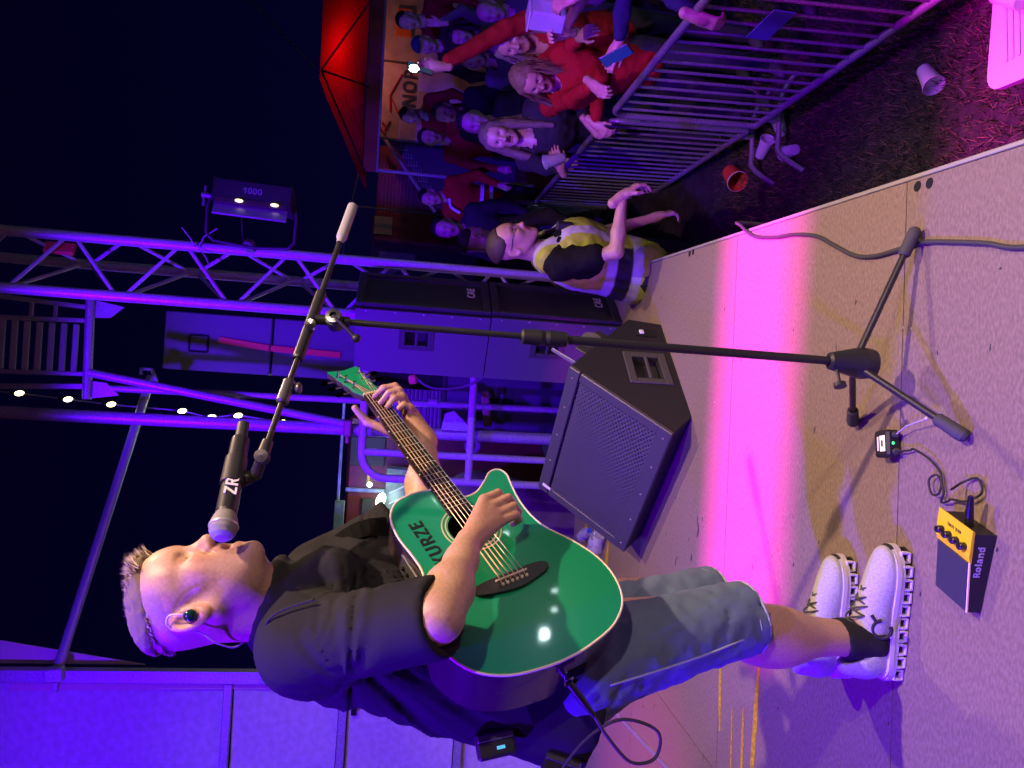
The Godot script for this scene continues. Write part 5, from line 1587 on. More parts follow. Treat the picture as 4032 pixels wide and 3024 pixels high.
	for k in 4:
		part(pp, "preamp_knob", mb().lathe(PackedVector2Array([Vector2(0.005, 0), Vector2(0.005, 0.006), Vector2(0, 0.007)]), pr + GA * (-0.028 + 0.018 * k) - GB * 0.0035, -GB, 10).mesh(), mat("hole"))
	# strap: from the upper bout to the left shoulder, and from the end pin up the back
	var sm := mat("strap_black", 0.005, 0.005, 0.006, 0.8, {"two": true, "spec": 0.15})
	var st := thing("guitar_strap", V(-0.53, 1.46, -1.6), "black guitar strap over the singer's shoulder", "strap")
	part(st, "front_band", ribbon([g(0.27, -0.06, -0.09), V(-0.339, 1.308, -1.710), V(-0.406, 1.400, -1.700), V(-0.436, 1.451, -1.660), V(-0.50, 1.485, -1.66), V(-0.58, 1.46, -1.66)], 0.05, V(0.45, 0.75, 0.5)), sm)
	part(st, "rear_band", ribbon([g(-0.203, 0.0, -0.05), V(-0.60, 0.93, -1.43), V(-0.70, 1.02, -1.50)], 0.045, V(-0.4, 0.3, 0.9)), sm)
	# end pin with plug and lead
	var ep := g(-0.205, 0.0, -0.052)
	part(o, "end_pin", mb().lathe(PackedVector2Array([Vector2(0, 0.0), Vector2(0.007, 0.0), Vector2(0.007, 0.012), Vector2(0.012, 0.014), Vector2(0.012, 0.017), Vector2(0, 0.018)]), ep + GA * 0.006, -GA, 14).mesh(), chrome)
	part(o, "strap_tag", mb().box(g(-0.213, 0.012, -0.035), V(0.006, 0.045, 0.03), Basis(GA, GB, GA.cross(GB)), 0.003).mesh(), sm)
	var ld := thing("guitar_lead", ep, "black guitar lead with plug looping at the singer's hip", "cable")
	var p0 := ep + V(-0.01, -0.005, 0.006)
	var p1 := p0 + V(-0.055, -0.048, 0.012)
	part(ld, "plug", mb().tube(PackedVector3Array([p0, p0.lerp(p1, 0.5), p1]), PackedFloat32Array([0.0075, 0.0072, 0.0045]), 12).mesh(), mat("plug_black", 0.015, 0.015, 0.018, 0.3, {"metal": 0.3}))
	part(ld, "lead", mb().tube(spline(PackedVector3Array([p1, p1 + V(-0.035, -0.025, 0.005), p1 + V(-0.085, -0.075, 0.0), p1 + V(-0.082, -0.125, -0.01), p1 + V(-0.035, -0.128, -0.015), p1 + V(-0.015, -0.06, -0.02), p1 + V(-0.045, 0.0, -0.02), p1 + V(-0.10, 0.045, -0.02), p1 + V(-0.135, 0.06, -0.015), p1 + V(-0.15, 0.10, -0.005), p1 + V(-0.125, 0.16, 0.005)]), 7), 0.0032, 8).mesh(), mat("lead_black", 0.05, 0.045, 0.05, 0.5))

# a flat band through points, facing nrm
func ribbon(p: Array, w: float, nrm: Vector3) -> ArrayMesh:
	var q := spline(PackedVector3Array(p), 6)
	var B := mb()
	for i in q.size() - 1:
		var d0 := (q[mini(i + 1, q.size() - 1)] - q[maxi(i - 1, 0)]).normalized()
		var d1 := (q[mini(i + 2, q.size() - 1)] - q[i]).normalized()
		var s0 := d0.cross(nrm).normalized() * w * 0.5
		var s1 := d1.cross(nrm).normalized() * w * 0.5
		var t0 := s0.cross(d0).normalized() * 0.0015
		B.quad(q[i] - s0 + t0, q[i] + s0 + t0, q[i + 1] + s1 + t0, q[i + 1] - s1 + t0)
		B.quad(q[i] + s0 - t0, q[i] - s0 - t0, q[i + 1] - s1 - t0, q[i + 1] + s1 - t0)
		B.quad(q[i] + s0 + t0, q[i] + s0 - t0, q[i + 1] + s1 - t0, q[i + 1] + s1 + t0)
		B.quad(q[i] - s0 - t0, q[i] - s0 + t0, q[i + 1] - s1 + t0, q[i + 1] - s1 - t0)
	return B.mesh()

func pedal() -> void:
	var f := V(-0.402, 0, -1.506)
	var ex := V(0.167, 0, 0.030).normalized()
	var ez := V(0.033, 0, -0.100).normalized()
	var w := 0.104
	var o := thing("effect_pedal", f + ex * 0.085, "black and yellow drum pedal lying in front of the shoes", "pedal")
	var oo := f - ez * w * 0.5
	part(o, "pedal_body", mb().prism(PackedVector2Array([Vector2(0.0, 0.002), Vector2(0.172, 0.002), Vector2(0.172, 0.052), Vector2(0.112, 0.050), Vector2(0.0, 0.033)]), oo, ex, Vector3.UP, ez * w).mesh(), mat("pedal_black", 0.014, 0.014, 0.017, 0.45))
	var t1 := V(0.112, 0.017, 0).normalized()
	var pad := ex * 0.112 + Vector3.UP * 0.017
	part(o, "trigger_pad", mb().box(oo + ez * w * 0.5 + ex * 0.055 + Vector3.UP * 0.0435, V(0.110, 0.005, w - 0.008), Basis(pad.normalized(), ez.cross(pad.normalized()).normalized(), ez), 0.0015).mesh(), mat("pad_rubber", 0.032, 0.034, 0.055, 0.6))
	var yel := mat("pedal_yellow", 0.80, 0.66, 0.015, 0.42)
	part(o, "control_panel", mb().prism(PackedVector2Array([Vector2(0.110, 0.048), Vector2(0.178, 0.054), Vector2(0.180, 0.060), Vector2(0.122, 0.0565), Vector2(0.110, 0.052)]), oo - ez * 0.002, ex, Vector3.UP, ez * (w + 0.004)).mesh(), yel)
	part(o, "edge_strip", mb().box(oo + ex * 0.055 + Vector3.UP * 0.0435 - ez * 0.001, V(0.112, 0.0045, 0.004), Basis(pad.normalized(), ez.cross(pad.normalized()).normalized(), ez), 0.001).mesh(), mat("edge_yellow", 0.82, 0.70, 0.42, 0.5))
	for k in 4:
		part(o, "knob", mb().lathe(PackedVector2Array([Vector2(0.0085, 0), Vector2(0.0078, 0.013), Vector2(0.006, 0.0145), Vector2(0, 0.0145)]), oo + ex * 0.138 + ez * (0.016 + 0.024 * k) + Vector3.UP * 0.058, V(0, 1, 0), 14).mesh(), mat("knob_black", 0.012, 0.012, 0.02, 0.3))
	letters(o, "panel_text", "KICK  LEVEL", 0.006, oo + ex * 0.160 + ez * w * 0.5 + Vector3.UP * 0.0597, ez, -ex, mat("black_print"), false, 0.0008)
	letters(o, "side_text", "Roland", 0.015, oo + ex * 0.112 + Vector3.UP * 0.030 - ez * 0.0012, ex, Vector3.UP, mat("print_violet", 0.42, 0.40, 0.5, 0.5), true, 0.001)
	letters(o, "pad_text", "SPD", 0.007, oo + ex * 0.094 + ez * w * 0.72 + Vector3.UP * 0.0507, ez, -pad.normalized(), mat("print_violet"), false, 0.0006)
	# jack plug standing at its back
	var j0 := oo + ex * 0.172 + ez * 0.040 + Vector3.UP * 0.035
	part(o, "jack_plug", mb().tube(PackedVector3Array([j0, j0 + ex * 0.025 + V(0, 0.006, 0), j0 + ex * 0.065 + V(0, 0.010, 0)]), PackedFloat32Array([0.009, 0.009, 0.0055]), 12).mesh(), mat("plug_black"))

func receiver() -> void:
	var o := thing("wireless_receiver", V(-0.088, 0, -1.775), "small black wireless box with white display and green light on the deck", "receiver")
	var b := Basis(V(-0.985, 0, 0.17).normalized(), Vector3.UP, V(-0.17, 0, -0.985).normalized())
	var ex := V(-0.985, 0, 0.17).normalized()
	var ez := V(0.17, 0, 0.985).normalized()
	var bs := Basis(ex, Vector3.UP, ex.cross(Vector3.UP))
	var c := V(-0.090, 0.019, -1.777)
	part(o, "box_shell", mb().box(c, V(0.068, 0.038, 0.056), bs, 0.006).mesh(), mat("pedal_black"))
	part(o, "display", mb().box(c + V(0, 0.0195, 0) + ez * 0.008, V(0.040, 0.002, 0.020), bs, 0.002).mesh(), mat("display", 0.9, 0.88, 0.8, 0.4, {"emit": Color(1.0, 0.95, 0.8), "power": 0.5}))
	part(o, "display_digit", mb().box(c + V(0, 0.0208, 0) + ez * 0.008, V(0.016, 0.001, 0.006), bs).mesh(), mat("hole"))
	part(o, "name_strip", mb().box(c + V(0, 0.0195, 0) - ez * 0.010, V(0.036, 0.002, 0.006), bs, 0.001).mesh(), mat("white_print"))
	part(o, "status_light", mb().ball(c + ez * 0.0285 + V(0, 0.004, 0), V(0.0035, 0.0035, 0.002), bs, 10, 6).mesh(), mat("green_led", 0.05, 0.8, 0.3, 0.4, {"emit": Color(0.1, 1.0, 0.4), "power": 3.0}))
	for s in [-1.0, 1.0]:
		part(o, "socket", mb().lathe(PackedVector2Array([Vector2(0.008, 0), Vector2(0.008, 0.012), Vector2(0, 0.013)]), c + ex * 0.021 * s + ez * 0.026, ez, 12).mesh(), mat("steel_dark"))
	part(o, "antenna", mb().tube(PackedVector3Array([c - ex * 0.021 + ez * 0.035, V(-0.040, 0.026, -1.70), V(-0.018, 0.032, -1.622)]), 0.0016, 6).ball(V(-0.018, 0.032, -1.622), V(0.005, 0.005, 0.005), Basis(), 8, 6).mesh(), mat("antenna_pale", 0.55, 0.5, 0.55, 0.5))
	var cp := PackedVector3Array()
	cp.append(c + ex * 0.021 + ez * 0.038)
	for q in [[-0.098, -1.700], [-0.094, -1.682], [-0.113, -1.628], [-0.144, -1.591], [-0.185, -1.588], [-0.190, -1.610], [-0.160, -1.622], [-0.146, -1.600], [-0.180, -1.578], [-0.205, -1.585], [-0.200, -1.560], [-0.193, -1.545], [-0.190, -1.501], [-0.166, -1.462], [-0.138, -1.482], [-0.15, -1.515]]:
		cp.append(V(q[0], 0.006 + 0.01 * absf(sin(q[0] * 90.0)), q[1]))
	cp.append(V(-0.168, 0.045, -1.512))
	solo("patch_cable", mb().tube(spline(cp, 6), 0.0026, 8).mesh(), mat("rubber"), "thin black patch cable knotted between receiver box and pedal", "cable")

# ---------------------------------------------------------------- people
func join(list: Array) -> ArrayMesh:
	var vs := PackedVector3Array()
	var ns := PackedVector3Array()
	var cs := PackedColorArray()
	var ix := PackedInt32Array()
	var col := true
	for m in list:
		var a: Array = m.surface_get_arrays(0)
		var b := vs.size()
		vs.append_array(a[Mesh.ARRAY_VERTEX])
		ns.append_array(a[Mesh.ARRAY_NORMAL])
		if a[Mesh.ARRAY_COLOR] == null:
			col = false
		else:
			cs.append_array(a[Mesh.ARRAY_COLOR])
		var idx = a[Mesh.ARRAY_INDEX]
		if idx == null or idx.size() == 0:
			for i in a[Mesh.ARRAY_VERTEX].size():
				ix.append(b + i)
		else:
			var n0 := ix.size()
			ix.append_array(idx)
			if b > 0:
				for i in range(n0, ix.size()):
					ix[i] += b
	var arr := []
	arr.resize(Mesh.ARRAY_MAX)
	arr[Mesh.ARRAY_VERTEX] = vs
	arr[Mesh.ARRAY_NORMAL] = ns
	arr[Mesh.ARRAY_INDEX] = ix
	if col:
		arr[Mesh.ARRAY_COLOR] = cs
	var mm := ArrayMesh.new()
	mm.add_surface_from_arrays(Mesh.PRIMITIVE_TRIANGLES, arr)
	return mm

# head in its own frame: x out of the face, y up, z to the person's right; eyes at height 0
func head_volume(s: SDF, T: Transform3D, o := {}) -> void:
	var sc: float = T.basis.x.length()
	var R := T.basis.orthonormalized()
	var P := func(x: float, y: float, z: float) -> Vector3: return T * Vector3(x, y, z)
	var jaw: float = o.get("jaw", 1.0)
	var open: float = o.get("open", 0.0)
	var E := func(x: float, y: float, z: float, rx: float, ry: float, rz: float, k: float, op := 1) -> void: s.ell(T * Vector3(x, y, z), Vector3(rx, ry, rz) * sc, k * sc, op, R)
	var Cp := func(a: Vector3, b: Vector3, ra: float, rb: float, k: float, op := 1) -> void: s.cap(T * a, T * b, ra * sc, rb * sc, k * sc, op)
	E.call(0.002, 0.029, 0.0, 0.091, 0.075, 0.074, 0.01)
	E.call(0.036, 0.012, 0.0, 0.062, 0.072, 0.066, 0.03)
	E.call(0.040, -0.048, 0.0, 0.048, 0.060, 0.054 * jaw, 0.03)
	# jaw from below the ears to the chin
	for z in [-1.0, 1.0]:
		Cp.call(Vector3(-0.008, -0.052, 0.052 * z * jaw), Vector3(0.055, -0.100 - open * 0.5, 0.022 * z), 0.021, 0.019, 0.03)
		E.call(0.062, -0.028, 0.040 * z, 0.026, 0.024, 0.020, 0.025)
		Cp.call(Vector3(0.086, 0.015, 0.010 * z), Vector3(0.070, 0.016, 0.050 * z), 0.012, 0.009, 0.016)
		# eye hollow and lid
		E.call(0.094, -0.006, 0.031 * z, 0.014, 0.012, 0.018, 0.012, -1)
		E.call(0.0745, -0.004, 0.031 * z, 0.0135, 0.0125, 0.0155, 0.006)
		# wing of the nose
		E.call(0.093, -0.049, 0.0125 * z, 0.011, 0.0085, 0.0085, 0.007)
		E.call(0.097, -0.0575, 0.0075 * z, 0.0055, 0.004, 0.0035, 0.003, -1)
	# nose
	Cp.call(Vector3(0.090, -0.004, 0), Vector3(0.108, -0.046, 0), 0.0085, 0.0105, 0.014)
	E.call(0.1075, -0.0465, 0.0, 0.0115, 0.0105, 0.0115, 0.008)
	# mouth
	E.call(0.070, -0.072 - open * 0.3, 0.0, 0.020, 0.022, 0.030, 0.02)
	Cp.call(Vector3(0.088, -0.0665, 0.012), Vector3(0.088, -0.0665, -0.012), 0.0055, 0.0055, 0.008)
	Cp.call(Vector3(0.085, -0.0785 - open, 0.010), Vector3(0.085, -0.0785 - open, -0.010), 0.0062, 0.0062, 0.008)
	Cp.call(Vector3(0.088, -0.0665, 0.012), Vector3(0.070, -0.073 - open * 0.4, 0.026), 0.0045, 0.003, 0.008)
	Cp.call(Vector3(0.088, -0.0665, -0.012), Vector3(0.070, -0.073 - open * 0.4, -0.026), 0.0045, 0.003, 0.008)
	E.call(0.070, -0.112 - open * 0.7, 0.0, 0.020, 0.018, 0.024, 0.02)
	if open > 0.0:
		E.call(0.080, -0.0725 - open * 0.5, 0.0, 0.034, 0.0015 + open * 0.52, 0.025, 0.004, -1)
	else:
		Cp.call(Vector3(0.097, -0.0722, 0.020), Vector3(0.097, -0.0722, -0.020), 0.0022, 0.0022, 0.003, -1)
	# ears
	for z in [-1.0, 1.0]:
		var eb: Basis = R * Basis(Vector3.BACK, 0.22) * Basis(Vector3.UP, 0.35 * z)
		s.ell(T * Vector3(-0.012, -0.012, 0.079 * z), Vector3(0.022, 0.037, 0.0105) * sc, 0.008 * sc, 1, eb)
		s.ell(T * Vector3(-0.008, -0.008, 0.087 * z), Vector3(0.0135, 0.025, 0.0085) * sc, 0.005 * sc, -1, eb)
		s.ell(T * Vector3(-0.004, -0.037, 0.078 * z), Vector3(0.0095, 0.011, 0.006) * sc, 0.006 * sc, 1, eb)

func ik(a: Vector3, t: Vector3, l1: float, l2: float, pole: Vector3) -> Vector3:
	var d := t - a
	var L := clampf(d.length(), 0.05, l1 + l2 - 0.002)
	var x := (l1 * l1 - l2 * l2 + L * L) / (2 * L)
	var h := sqrt(maxf(l1 * l1 - x * x, 0.0))
	var e := d.normalized()
	var p := (pole - e * pole.dot(e)).normalized()
	return a + e * x + p * h

# a hand from the wrist: dir along the fingers, back out of the back of the hand, side +1 if the thumb lies along dir x back
func hand_volume(s: SDF, w: Vector3, dir: Vector3, back: Vector3, side: float, curl: float, sc := 1.0) -> void:
	var d := dir.normalized()
	var b := (back - d * back.dot(d)).normalized()
	var t := d.cross(b) * side
	var R := Basis(d, b, t)
	s.rbox(w + d * 0.052 * sc, Vector3(0.044, 0.012, 0.036) * sc, 0.011 * sc, 0.012, 1, Basis(d, b, d.cross(b)))
	s.cap(w - d * 0.01 * sc, w + d * 0.03 * sc, 0.025 * sc, 0.024 * sc, 0.015)
	var len := [0.070, 0.079, 0.073, 0.058]
	for i in 4:
		var base: Vector3 = w + (d * (0.092 - 0.004 * absf(i - 1.2)) + t * (0.029 - 0.0195 * i)) * sc
		var L: float = len[i] * sc
		var a := curl * (0.9 + 0.08 * i)
		var p1 := base + (d * cos(a) - b * sin(a)) * L * 0.45
		var a2 := a * 2.1
		var p2 := p1 + (d * cos(a2) - b * sin(a2)) * L * 0.32
		var a3 := a * 2.8
		var p3 := p2 + (d * cos(a3) - b * sin(a3)) * L * 0.23
		s.cap(base, p1, 0.0092 * sc, 0.0084 * sc, 0.006)
		s.cap(p1, p2, 0.0084 * sc, 0.0076 * sc, 0.004)
		s.cap(p2, p3, 0.0076 * sc, 0.0066 * sc, 0.004)
	var q0 := w + (d * 0.022 + t * 0.022) * sc
	var q1 := q0 + (d * 0.032 + t * 0.026 - b * 0.012 * (1.0 + curl)) * sc
	var q2 := q1 + (d * 0.030 + t * (0.010 - 0.016 * curl) - b * 0.012 * (1.0 + curl)) * sc
	s.cap(q0, q1, 0.0135 * sc, 0.0105 * sc, 0.012)
	s.cap(q1, q2, 0.0100 * sc, 0.0078 * sc, 0.004)

# hair: thin blades from roots; each [root, direction, length, width, bend, colour]
func blades(list: Array, m := MB.new()) -> ArrayMesh:
	m.use_c = true
	for q in list:
		var r: Vector3 = q[0]
		var d: Vector3 = q[1]
		var s: Vector3 = d.cross(q[4] + Vector3(0.01, 0.02, 0.03)).normalized() * q[3] * 0.5
		var mid: Vector3 = r + d * q[2] * 0.55
		var tip: Vector3 = r + (d + q[4]).normalized() * q[2]
		m.col = q[5]
		var n: Vector3 = (q[6] as Vector3)
		m.quadn(r - s, r + s, mid + s * 0.7, mid - s * 0.7, n, n, n, n)
		m.trin(mid - s * 0.7, mid + s * 0.7, tip, n, n, n)
	return m.mesh()

func cloth_noise(sd: int, f: float) -> FastNoiseLite:
	var n := FastNoiseLite.new()
	n.seed = sd
	n.noise_type = FastNoiseLite.TYPE_SIMPLEX_SMOOTH
	n.frequency = f
	n.fractal_type = FastNoiseLite.FRACTAL_RIDGED
	n.fractal_octaves = 2
	n.domain_warp_enabled = true
	n.domain_warp_amplitude = 0.12
	n.domain_warp_frequency = 3.0
	return n

func skin_mat(key: String, r: float, gg: float, b: float) -> StandardMaterial3D:
	return mat("skin_" + key, r, gg, b, 0.42, {"vc": true, "tri": 11.0, "tex": noise_tex("skin", 0.02, 0.84, 1.0, 6), "bump": bump_tex("skinb", 0.12, 4.0, 5), "bump_scale": 0.4})

func singer() -> void:
	var o := thing("person", V(-0.57, 0, -1.8), "singer in black t-shirt and denim shorts playing the green guitar", "person")
	var skin := skin_mat("singer", 1, 1, 1)
	var S0 := Color(0.60, 0.365, 0.265)
	# ---- head
	var pitch := deg_to_rad(14.0)
	var HB := Basis(Vector3.UP, deg_to_rad(-2.0)) * Basis(Vector3.BACK, pitch)
	var HT := Transform3D(HB * Basis.from_scale(Vector3.ONE * 0.97), V(-0.440, 1.598, -1.50))
	var hs := sdf()
	head_volume(hs, HT, {"open": 0.021, "jaw": 1.08})
	# forehead, fuller cheeks and the double chin of a raised head
	hs.ell(HT * V(0.043, 0.036, 0), V(0.056, 0.048, 0.060), 0.03, 1, HB)
	hs.ell(HT * V(0.030, -0.085, 0.0), V(0.045, 0.035, 0.046), 0.03, 1, HB)
	for z in [-1.0, 1.0]:
		hs.ell(HT * V(0.050, -0.055, 0.036 * z), V(0.026, 0.030, 0.020), 0.025, 1, HB)
	# creases: forehead, crow's feet, fold from nose to mouth, under the eye
	for y in [0.036, 0.050, 0.062]:
		for z in [-1.0, 1.0]:
			hs.cap(HT * V(0.1015 - 0.10 * (y - 0.03), y, 0.0), HT * V(0.090 - 0.14 * (y - 0.03), y - 0.002, 0.036 * z), 0.0022, 0.0012, 0.004, -1)
	for z in [-1.0, 1.0]:
		hs.cap(HT * V(0.0905, -0.046, 0.0235 * z), HT * V(0.072, -0.080, 0.0365 * z), 0.0030, 0.0022, 0.006, -1)
		hs.cap(HT * V(0.083, -0.021, 0.020 * z), HT * V(0.076, -0.022, 0.043 * z), 0.0022, 0.0016, 0.005, -1)
		for k in 3:
			hs.cap(HT * V(0.072, -0.004 - 0.004 * k, 0.0500 * z), HT * V(0.058, 0.004 - 0.010 * k, 0.0605 * z), 0.0016, 0.0010, 0.003, -1)
		hs.cap(HT * V(0.0935, 0.006, 0.014 * z), HT * V(0.0855, 0.0065, 0.043 * z), 0.0026, 0.0018, 0.005, -1)
	# neck
	hs.cap(HT * V(-0.030, -0.030, 0), V(-0.468, 1.455, -1.56), 0.056, 0.062, 0.03)
	hs.cap(HT * V(0.012, -0.10, 0), V(-0.444, 1.455, -1.555), 0.042, 0.056, 0.04)
	hs.cap(V(-0.468, 1.455, -1.56), V(-0.49, 1.40, -1.58), 0.062, 0.06, 0.03)
	var Hi := HT.affine_inverse()
	var face := func(p: Vector3, n: Vector3) -> Color:
		var l: Vector3 = Hi * p
		var c := S0
		var az := absf(l.z)
		if l.x > 0.072 and az < 0.026 and ((l.y > -0.0725 and l.y < -0.0605) or (l.y < -0.0865 and l.y > -0.0995)):
			c = Color(0.46, 0.20, 0.17)
		if l.x > 0.055 and az < 0.024 and l.y <= -0.0725 and l.y >= -0.0865 and l.x < 0.084:
			c = Color(0.16, 0.035, 0.03)
		# flush on cheek, nose and ear
		var f := exp(-((l.y + 0.035) ** 2) / 0.0009) * clampf((l.x - 0.03) * 20.0, 0, 1) * clampf(az * 28.0, 0, 1)
		if az > 0.076:
			f = 0.9
		c = c.lerp(Color(0.60, 0.28, 0.21), f * 0.55)
		# shaved sides: stubble
		var hairy := clampf((l.y - 0.004 - 0.75 * maxf(l.x - 0.028, 0.0)) * 40.0, 0, 1) * clampf((0.062 - l.x) * 45.0, 0, 1)
		if l.x < -0.02:
			hairy = maxf(hairy, clampf((l.y + 0.045) * 30.0, 0, 1) * clampf((-0.02 - l.x) * 30.0, 0, 1))
		if az > 0.0765 and l.y < 0.03:
			hairy = 0.0
		c = c.lerp(Color(0.33, 0.235, 0.17), hairy * (0.72 + 0.28 * (fposmod(sin(p.x * 9137.0 + p.y * 5711.0 + p.z * 7919.0) * 43758.5, 1.0) - 0.5)))
		# beard shadow of a shaved chin is matter: short stubble
		if l.y < -0.06 and l.x > 0.0:
			c = c.lerp(Color(0.50, 0.31, 0.235), 0.45)
		return c
	var head := hs.build(0.0029, face)
	# ---- arms, hands and legs
	var plain := func(p: Vector3, n: Vector3) -> Color: return S0
	var knuckle := func(p: Vector3, n: Vector3) -> Color: return S0.lerp(Color(0.62, 0.30, 0.22), 0.25)
	var sr := V(-0.50, 1.385, -1.435)
	var er := V(-0.392, 1.158, -1.278)
	var wr := V(-0.305, 1.095, -1.455)
	var ar := sdf()
	ar.cap(sr, er, 0.046, 0.036, 0.02)
	ar.ell(er + V(-0.006, 0.004, 0.0), V(0.034, 0.034, 0.034), 0.03)
	ar.cap(er, er.lerp(wr, 0.32), 0.036, 0.0395, 0.03)
	ar.cap(er.lerp(wr, 0.32), er.lerp(wr, 0.72), 0.0395, 0.029, 0.03)
	ar.cap(er.lerp(wr, 0.72), wr, 0.029, 0.0245, 0.02)
	ar.ell(wr + V(0.0, 0.012, 0.016), V(0.012, 0.012, 0.012), 0.02)
	ar.ell(sr.lerp(er, 0.55) + V(0.012, 0, 0.01), V(0.036, 0.055, 0.036), 0.03)
	# strumming hand, loosely closed on a pick
	var hr := sdf()
	hr.cap(er.lerp(wr, 0.75), wr, 0.0285, 0.0245, 0.02)
	var M := [V(-0.238, 1.061, -1.548), V(-0.250, 1.045, -1.540), V(-0.264, 1.035, -1.530), V(-0.277, 1.032, -1.518)]
	var Pp := [V(-0.226, 1.029, -1.572), V(-0.234, 1.008, -1.567), V(-0.249, 0.997, -1.557), V(-0.265, 0.994, -1.546)]
	var Dp := [V(-0.243, 1.012, -1.590), V(-0.250, 0.992, -1.588), V(-0.264, 0.983, -1.577), V(-0.278, 0.983, -1.566)]
	var Tp := [V(-0.262, 1.018, -1.598), V(-0.266, 0.999, -1.598), V(-0.279, 0.992, -1.588), V(-0.290, 0.994, -1.575)]
	for i in 4:
		hr.cap(wr, M[i], 0.0205, 0.0118, 0.010)
		hr.cap(M[i], Pp[i], 0.0108, 0.0090, 0.003)
		hr.cap(Pp[i], Dp[i], 0.0088, 0.0080, 0.002)
		hr.cap(Dp[i], Tp[i], 0.0079, 0.0068, 0.002)
	hr.cap(V(-0.290, 1.083, -1.490), V(-0.262, 1.060, -1.556), 0.0165, 0.0115, 0.012)
	hr.cap(V(-0.262, 1.060, -1.556), V(-0.252, 1.032, -1.588), 0.0112, 0.0085, 0.005)
	# fretting arm and hand
	var shl := V(-0.445, 1.385, -1.755)
	var el := V(-0.315, 1.165, -1.80)
	var wl := g(0.500, 0.078, -0.058)
	var al := sdf()
	al.cap(shl, el, 0.050, 0.042, 0.02)
	al.cap(el, el.lerp(wl, 0.4), 0.043, 0.042, 0.03)
	al.cap(el.lerp(wl, 0.4), wl, 0.042, 0.028, 0.03)
	var hl := sdf()
	hl.cap(el.lerp(wl, 0.75), wl, 0.0325, 0.028, 0.02)
	var ch := [
		[g(0.598, 0.062, -0.006), g(0.621, 0.050, 0.034), g(0.626, 0.020, 0.033), g(0.621, -0.005, 0.0165)],
		[g(0.580, 0.066, -0.006), g(0.598, 0.049, 0.038), g(0.599, 0.022, 0.036), g(0.592, -0.002, 0.0165)],
		[g(0.561, 0.066, -0.010), g(0.576, 0.050, 0.033), g(0.579, 0.027, 0.033), g(0.573, 0.007, 0.0165)],
		[g(0.543, 0.062, -0.016), g(0.549, 0.058, 0.018), g(0.557, 0.042, 0.026), g(0.556, 0.028, 0.017)]]
	for i in 4:
		var c: Array = ch[i]
		var k: float = [1.0, 1.03, 1.0, 0.86][i]
		hl.cap(wl, c[0], 0.022, 0.0128, 0.018)
		hl.cap(c[0], c[1], 0.0105 * k, 0.0092 * k, 0.004)
		hl.cap(c[1], c[2], 0.0093 * k, 0.0084 * k, 0.004)
		hl.cap(c[2], c[3], 0.0083 * k, 0.0072 * k, 0.004)
	hl.cap(g(0.515, 0.058, -0.058), g(0.556, 0.008, -0.048), 0.018, 0.0128, 0.014)
	hl.cap(g(0.556, 0.008, -0.048), g(0.592, -0.034, -0.036), 0.0122, 0.0105, 0.005)
	hl.cap(g(0.592, -0.034, -0.036), g(0.622, -0.056, -0.006), 0.0108, 0.0085, 0.004)
	# legs
	var lg := sdf()
	for q in [[V(-0.515, 0.49, -1.665), V(-0.548, 0.33, -1.695), V(-0.565, 0.12, -1.722), V(-0.50, 0.055, -1.722)], [V(-0.52, 0.49, -1.85), V(-0.575, 0.33, -1.89), V(-0.63, 0.12, -1.925), V(-0.56, 0.055, -1.925)]]:
		lg.cap(q[0] + V(-0.03, 0.25, 0.0), q[0], 0.078, 0.064, 0.04)
		lg.cap(q[0], q[1], 0.060, 0.058, 0.03)
		lg.ell(q[1] + V(-0.012, 0.01, 0.0), V(0.064, 0.115, 0.058), 0.04)
		lg.cap(q[1], q[2], 0.054, 0.040, 0.03)
		lg.ell(q[0] + V(0.028, -0.02, 0), V(0.034, 0.045, 0.042), 0.03)
		lg.cap(q[2], q[3], 0.038, 0.034, 0.02)
	var core := sdf()
	core.cap(V(-0.55, 1.30, -1.60), V(-0.565, 0.90, -1.63), 0.10, 0.11, 0.05)
	core.cap(sr, shl, 0.045, 0.045, 0.05)
	core.cap(V(-0.50, 1.42, -1.58), V(-0.53, 1.30, -1.60), 0.06, 0.09, 0.05)
	for q in [[-1.56, -1.665], [-1.70, -1.85]]:
		core.cap(V(-0.56, 0.88, q[0]), V(-0.515, 0.49, q[1]), 0.08, 0.062, 0.04)
	part(o, "body", join([head, ar.build(0.0065, plain), hr.build(0.0042, knuckle), al.build(0.007, plain), hl.build(0.0042, knuckle), lg.build(0.008, plain), core.build(0.03, plain)]), skin)
	# ---- face details
	var lash := mat("lash", 0.035, 0.02, 0.018, 0.8)
	for z in [-1.0, 1.0]:
		part(o, "closed_eye", mb().tube(PackedVector3Array([HT * V(0.0845, -0.0085, 0.017 * z), HT * V(0.0885, -0.0115, 0.026 * z), HT * V(0.0855, -0.0115, 0.037 * z), HT * V(0.078, -0.008, 0.045 * z)]), PackedFloat32Array([0.0006, 0.0011, 0.0011, 0.0006]), 5).mesh(), lash)
		var eb := []
		var rg := RandomNumberGenerator.new()
		rg.seed = 40
		for i in 90:
			var t := rg.randf()
			var r := HT * V(0.0985 - 0.024 * t * t - 0.002, 0.016 + 0.006 * sin(t * 2.6) + rg.randf_range(-0.003, 0.003), (0.012 + 0.040 * t) * z)
			eb.append([r, HB * V(0.15, 0.25, z).normalized(), 0.009, 0.0008, HB * V(-0.3, -0.2, 0.2 * z), Color(0.22, 0.15, 0.10), HB * V(1, 0.2, 0.2 * z)])
		part(o, "eyebrow", blades(eb), mat("hair_strand", 1, 1, 1, 0.55, {"vc": true, "two": true}))
	part(o, "teeth", mb().box(HT * V(0.074, -0.0735, 0), V(0.012, 0.006, 0.030), HB, 0.002).mesh(), mat("teeth", 0.72, 0.66, 0.55, 0.3))
	# ---- hair: cropped sides, longer on top with a raised fringe
	var rg := RandomNumberGenerator.new()
	rg.seed = 77
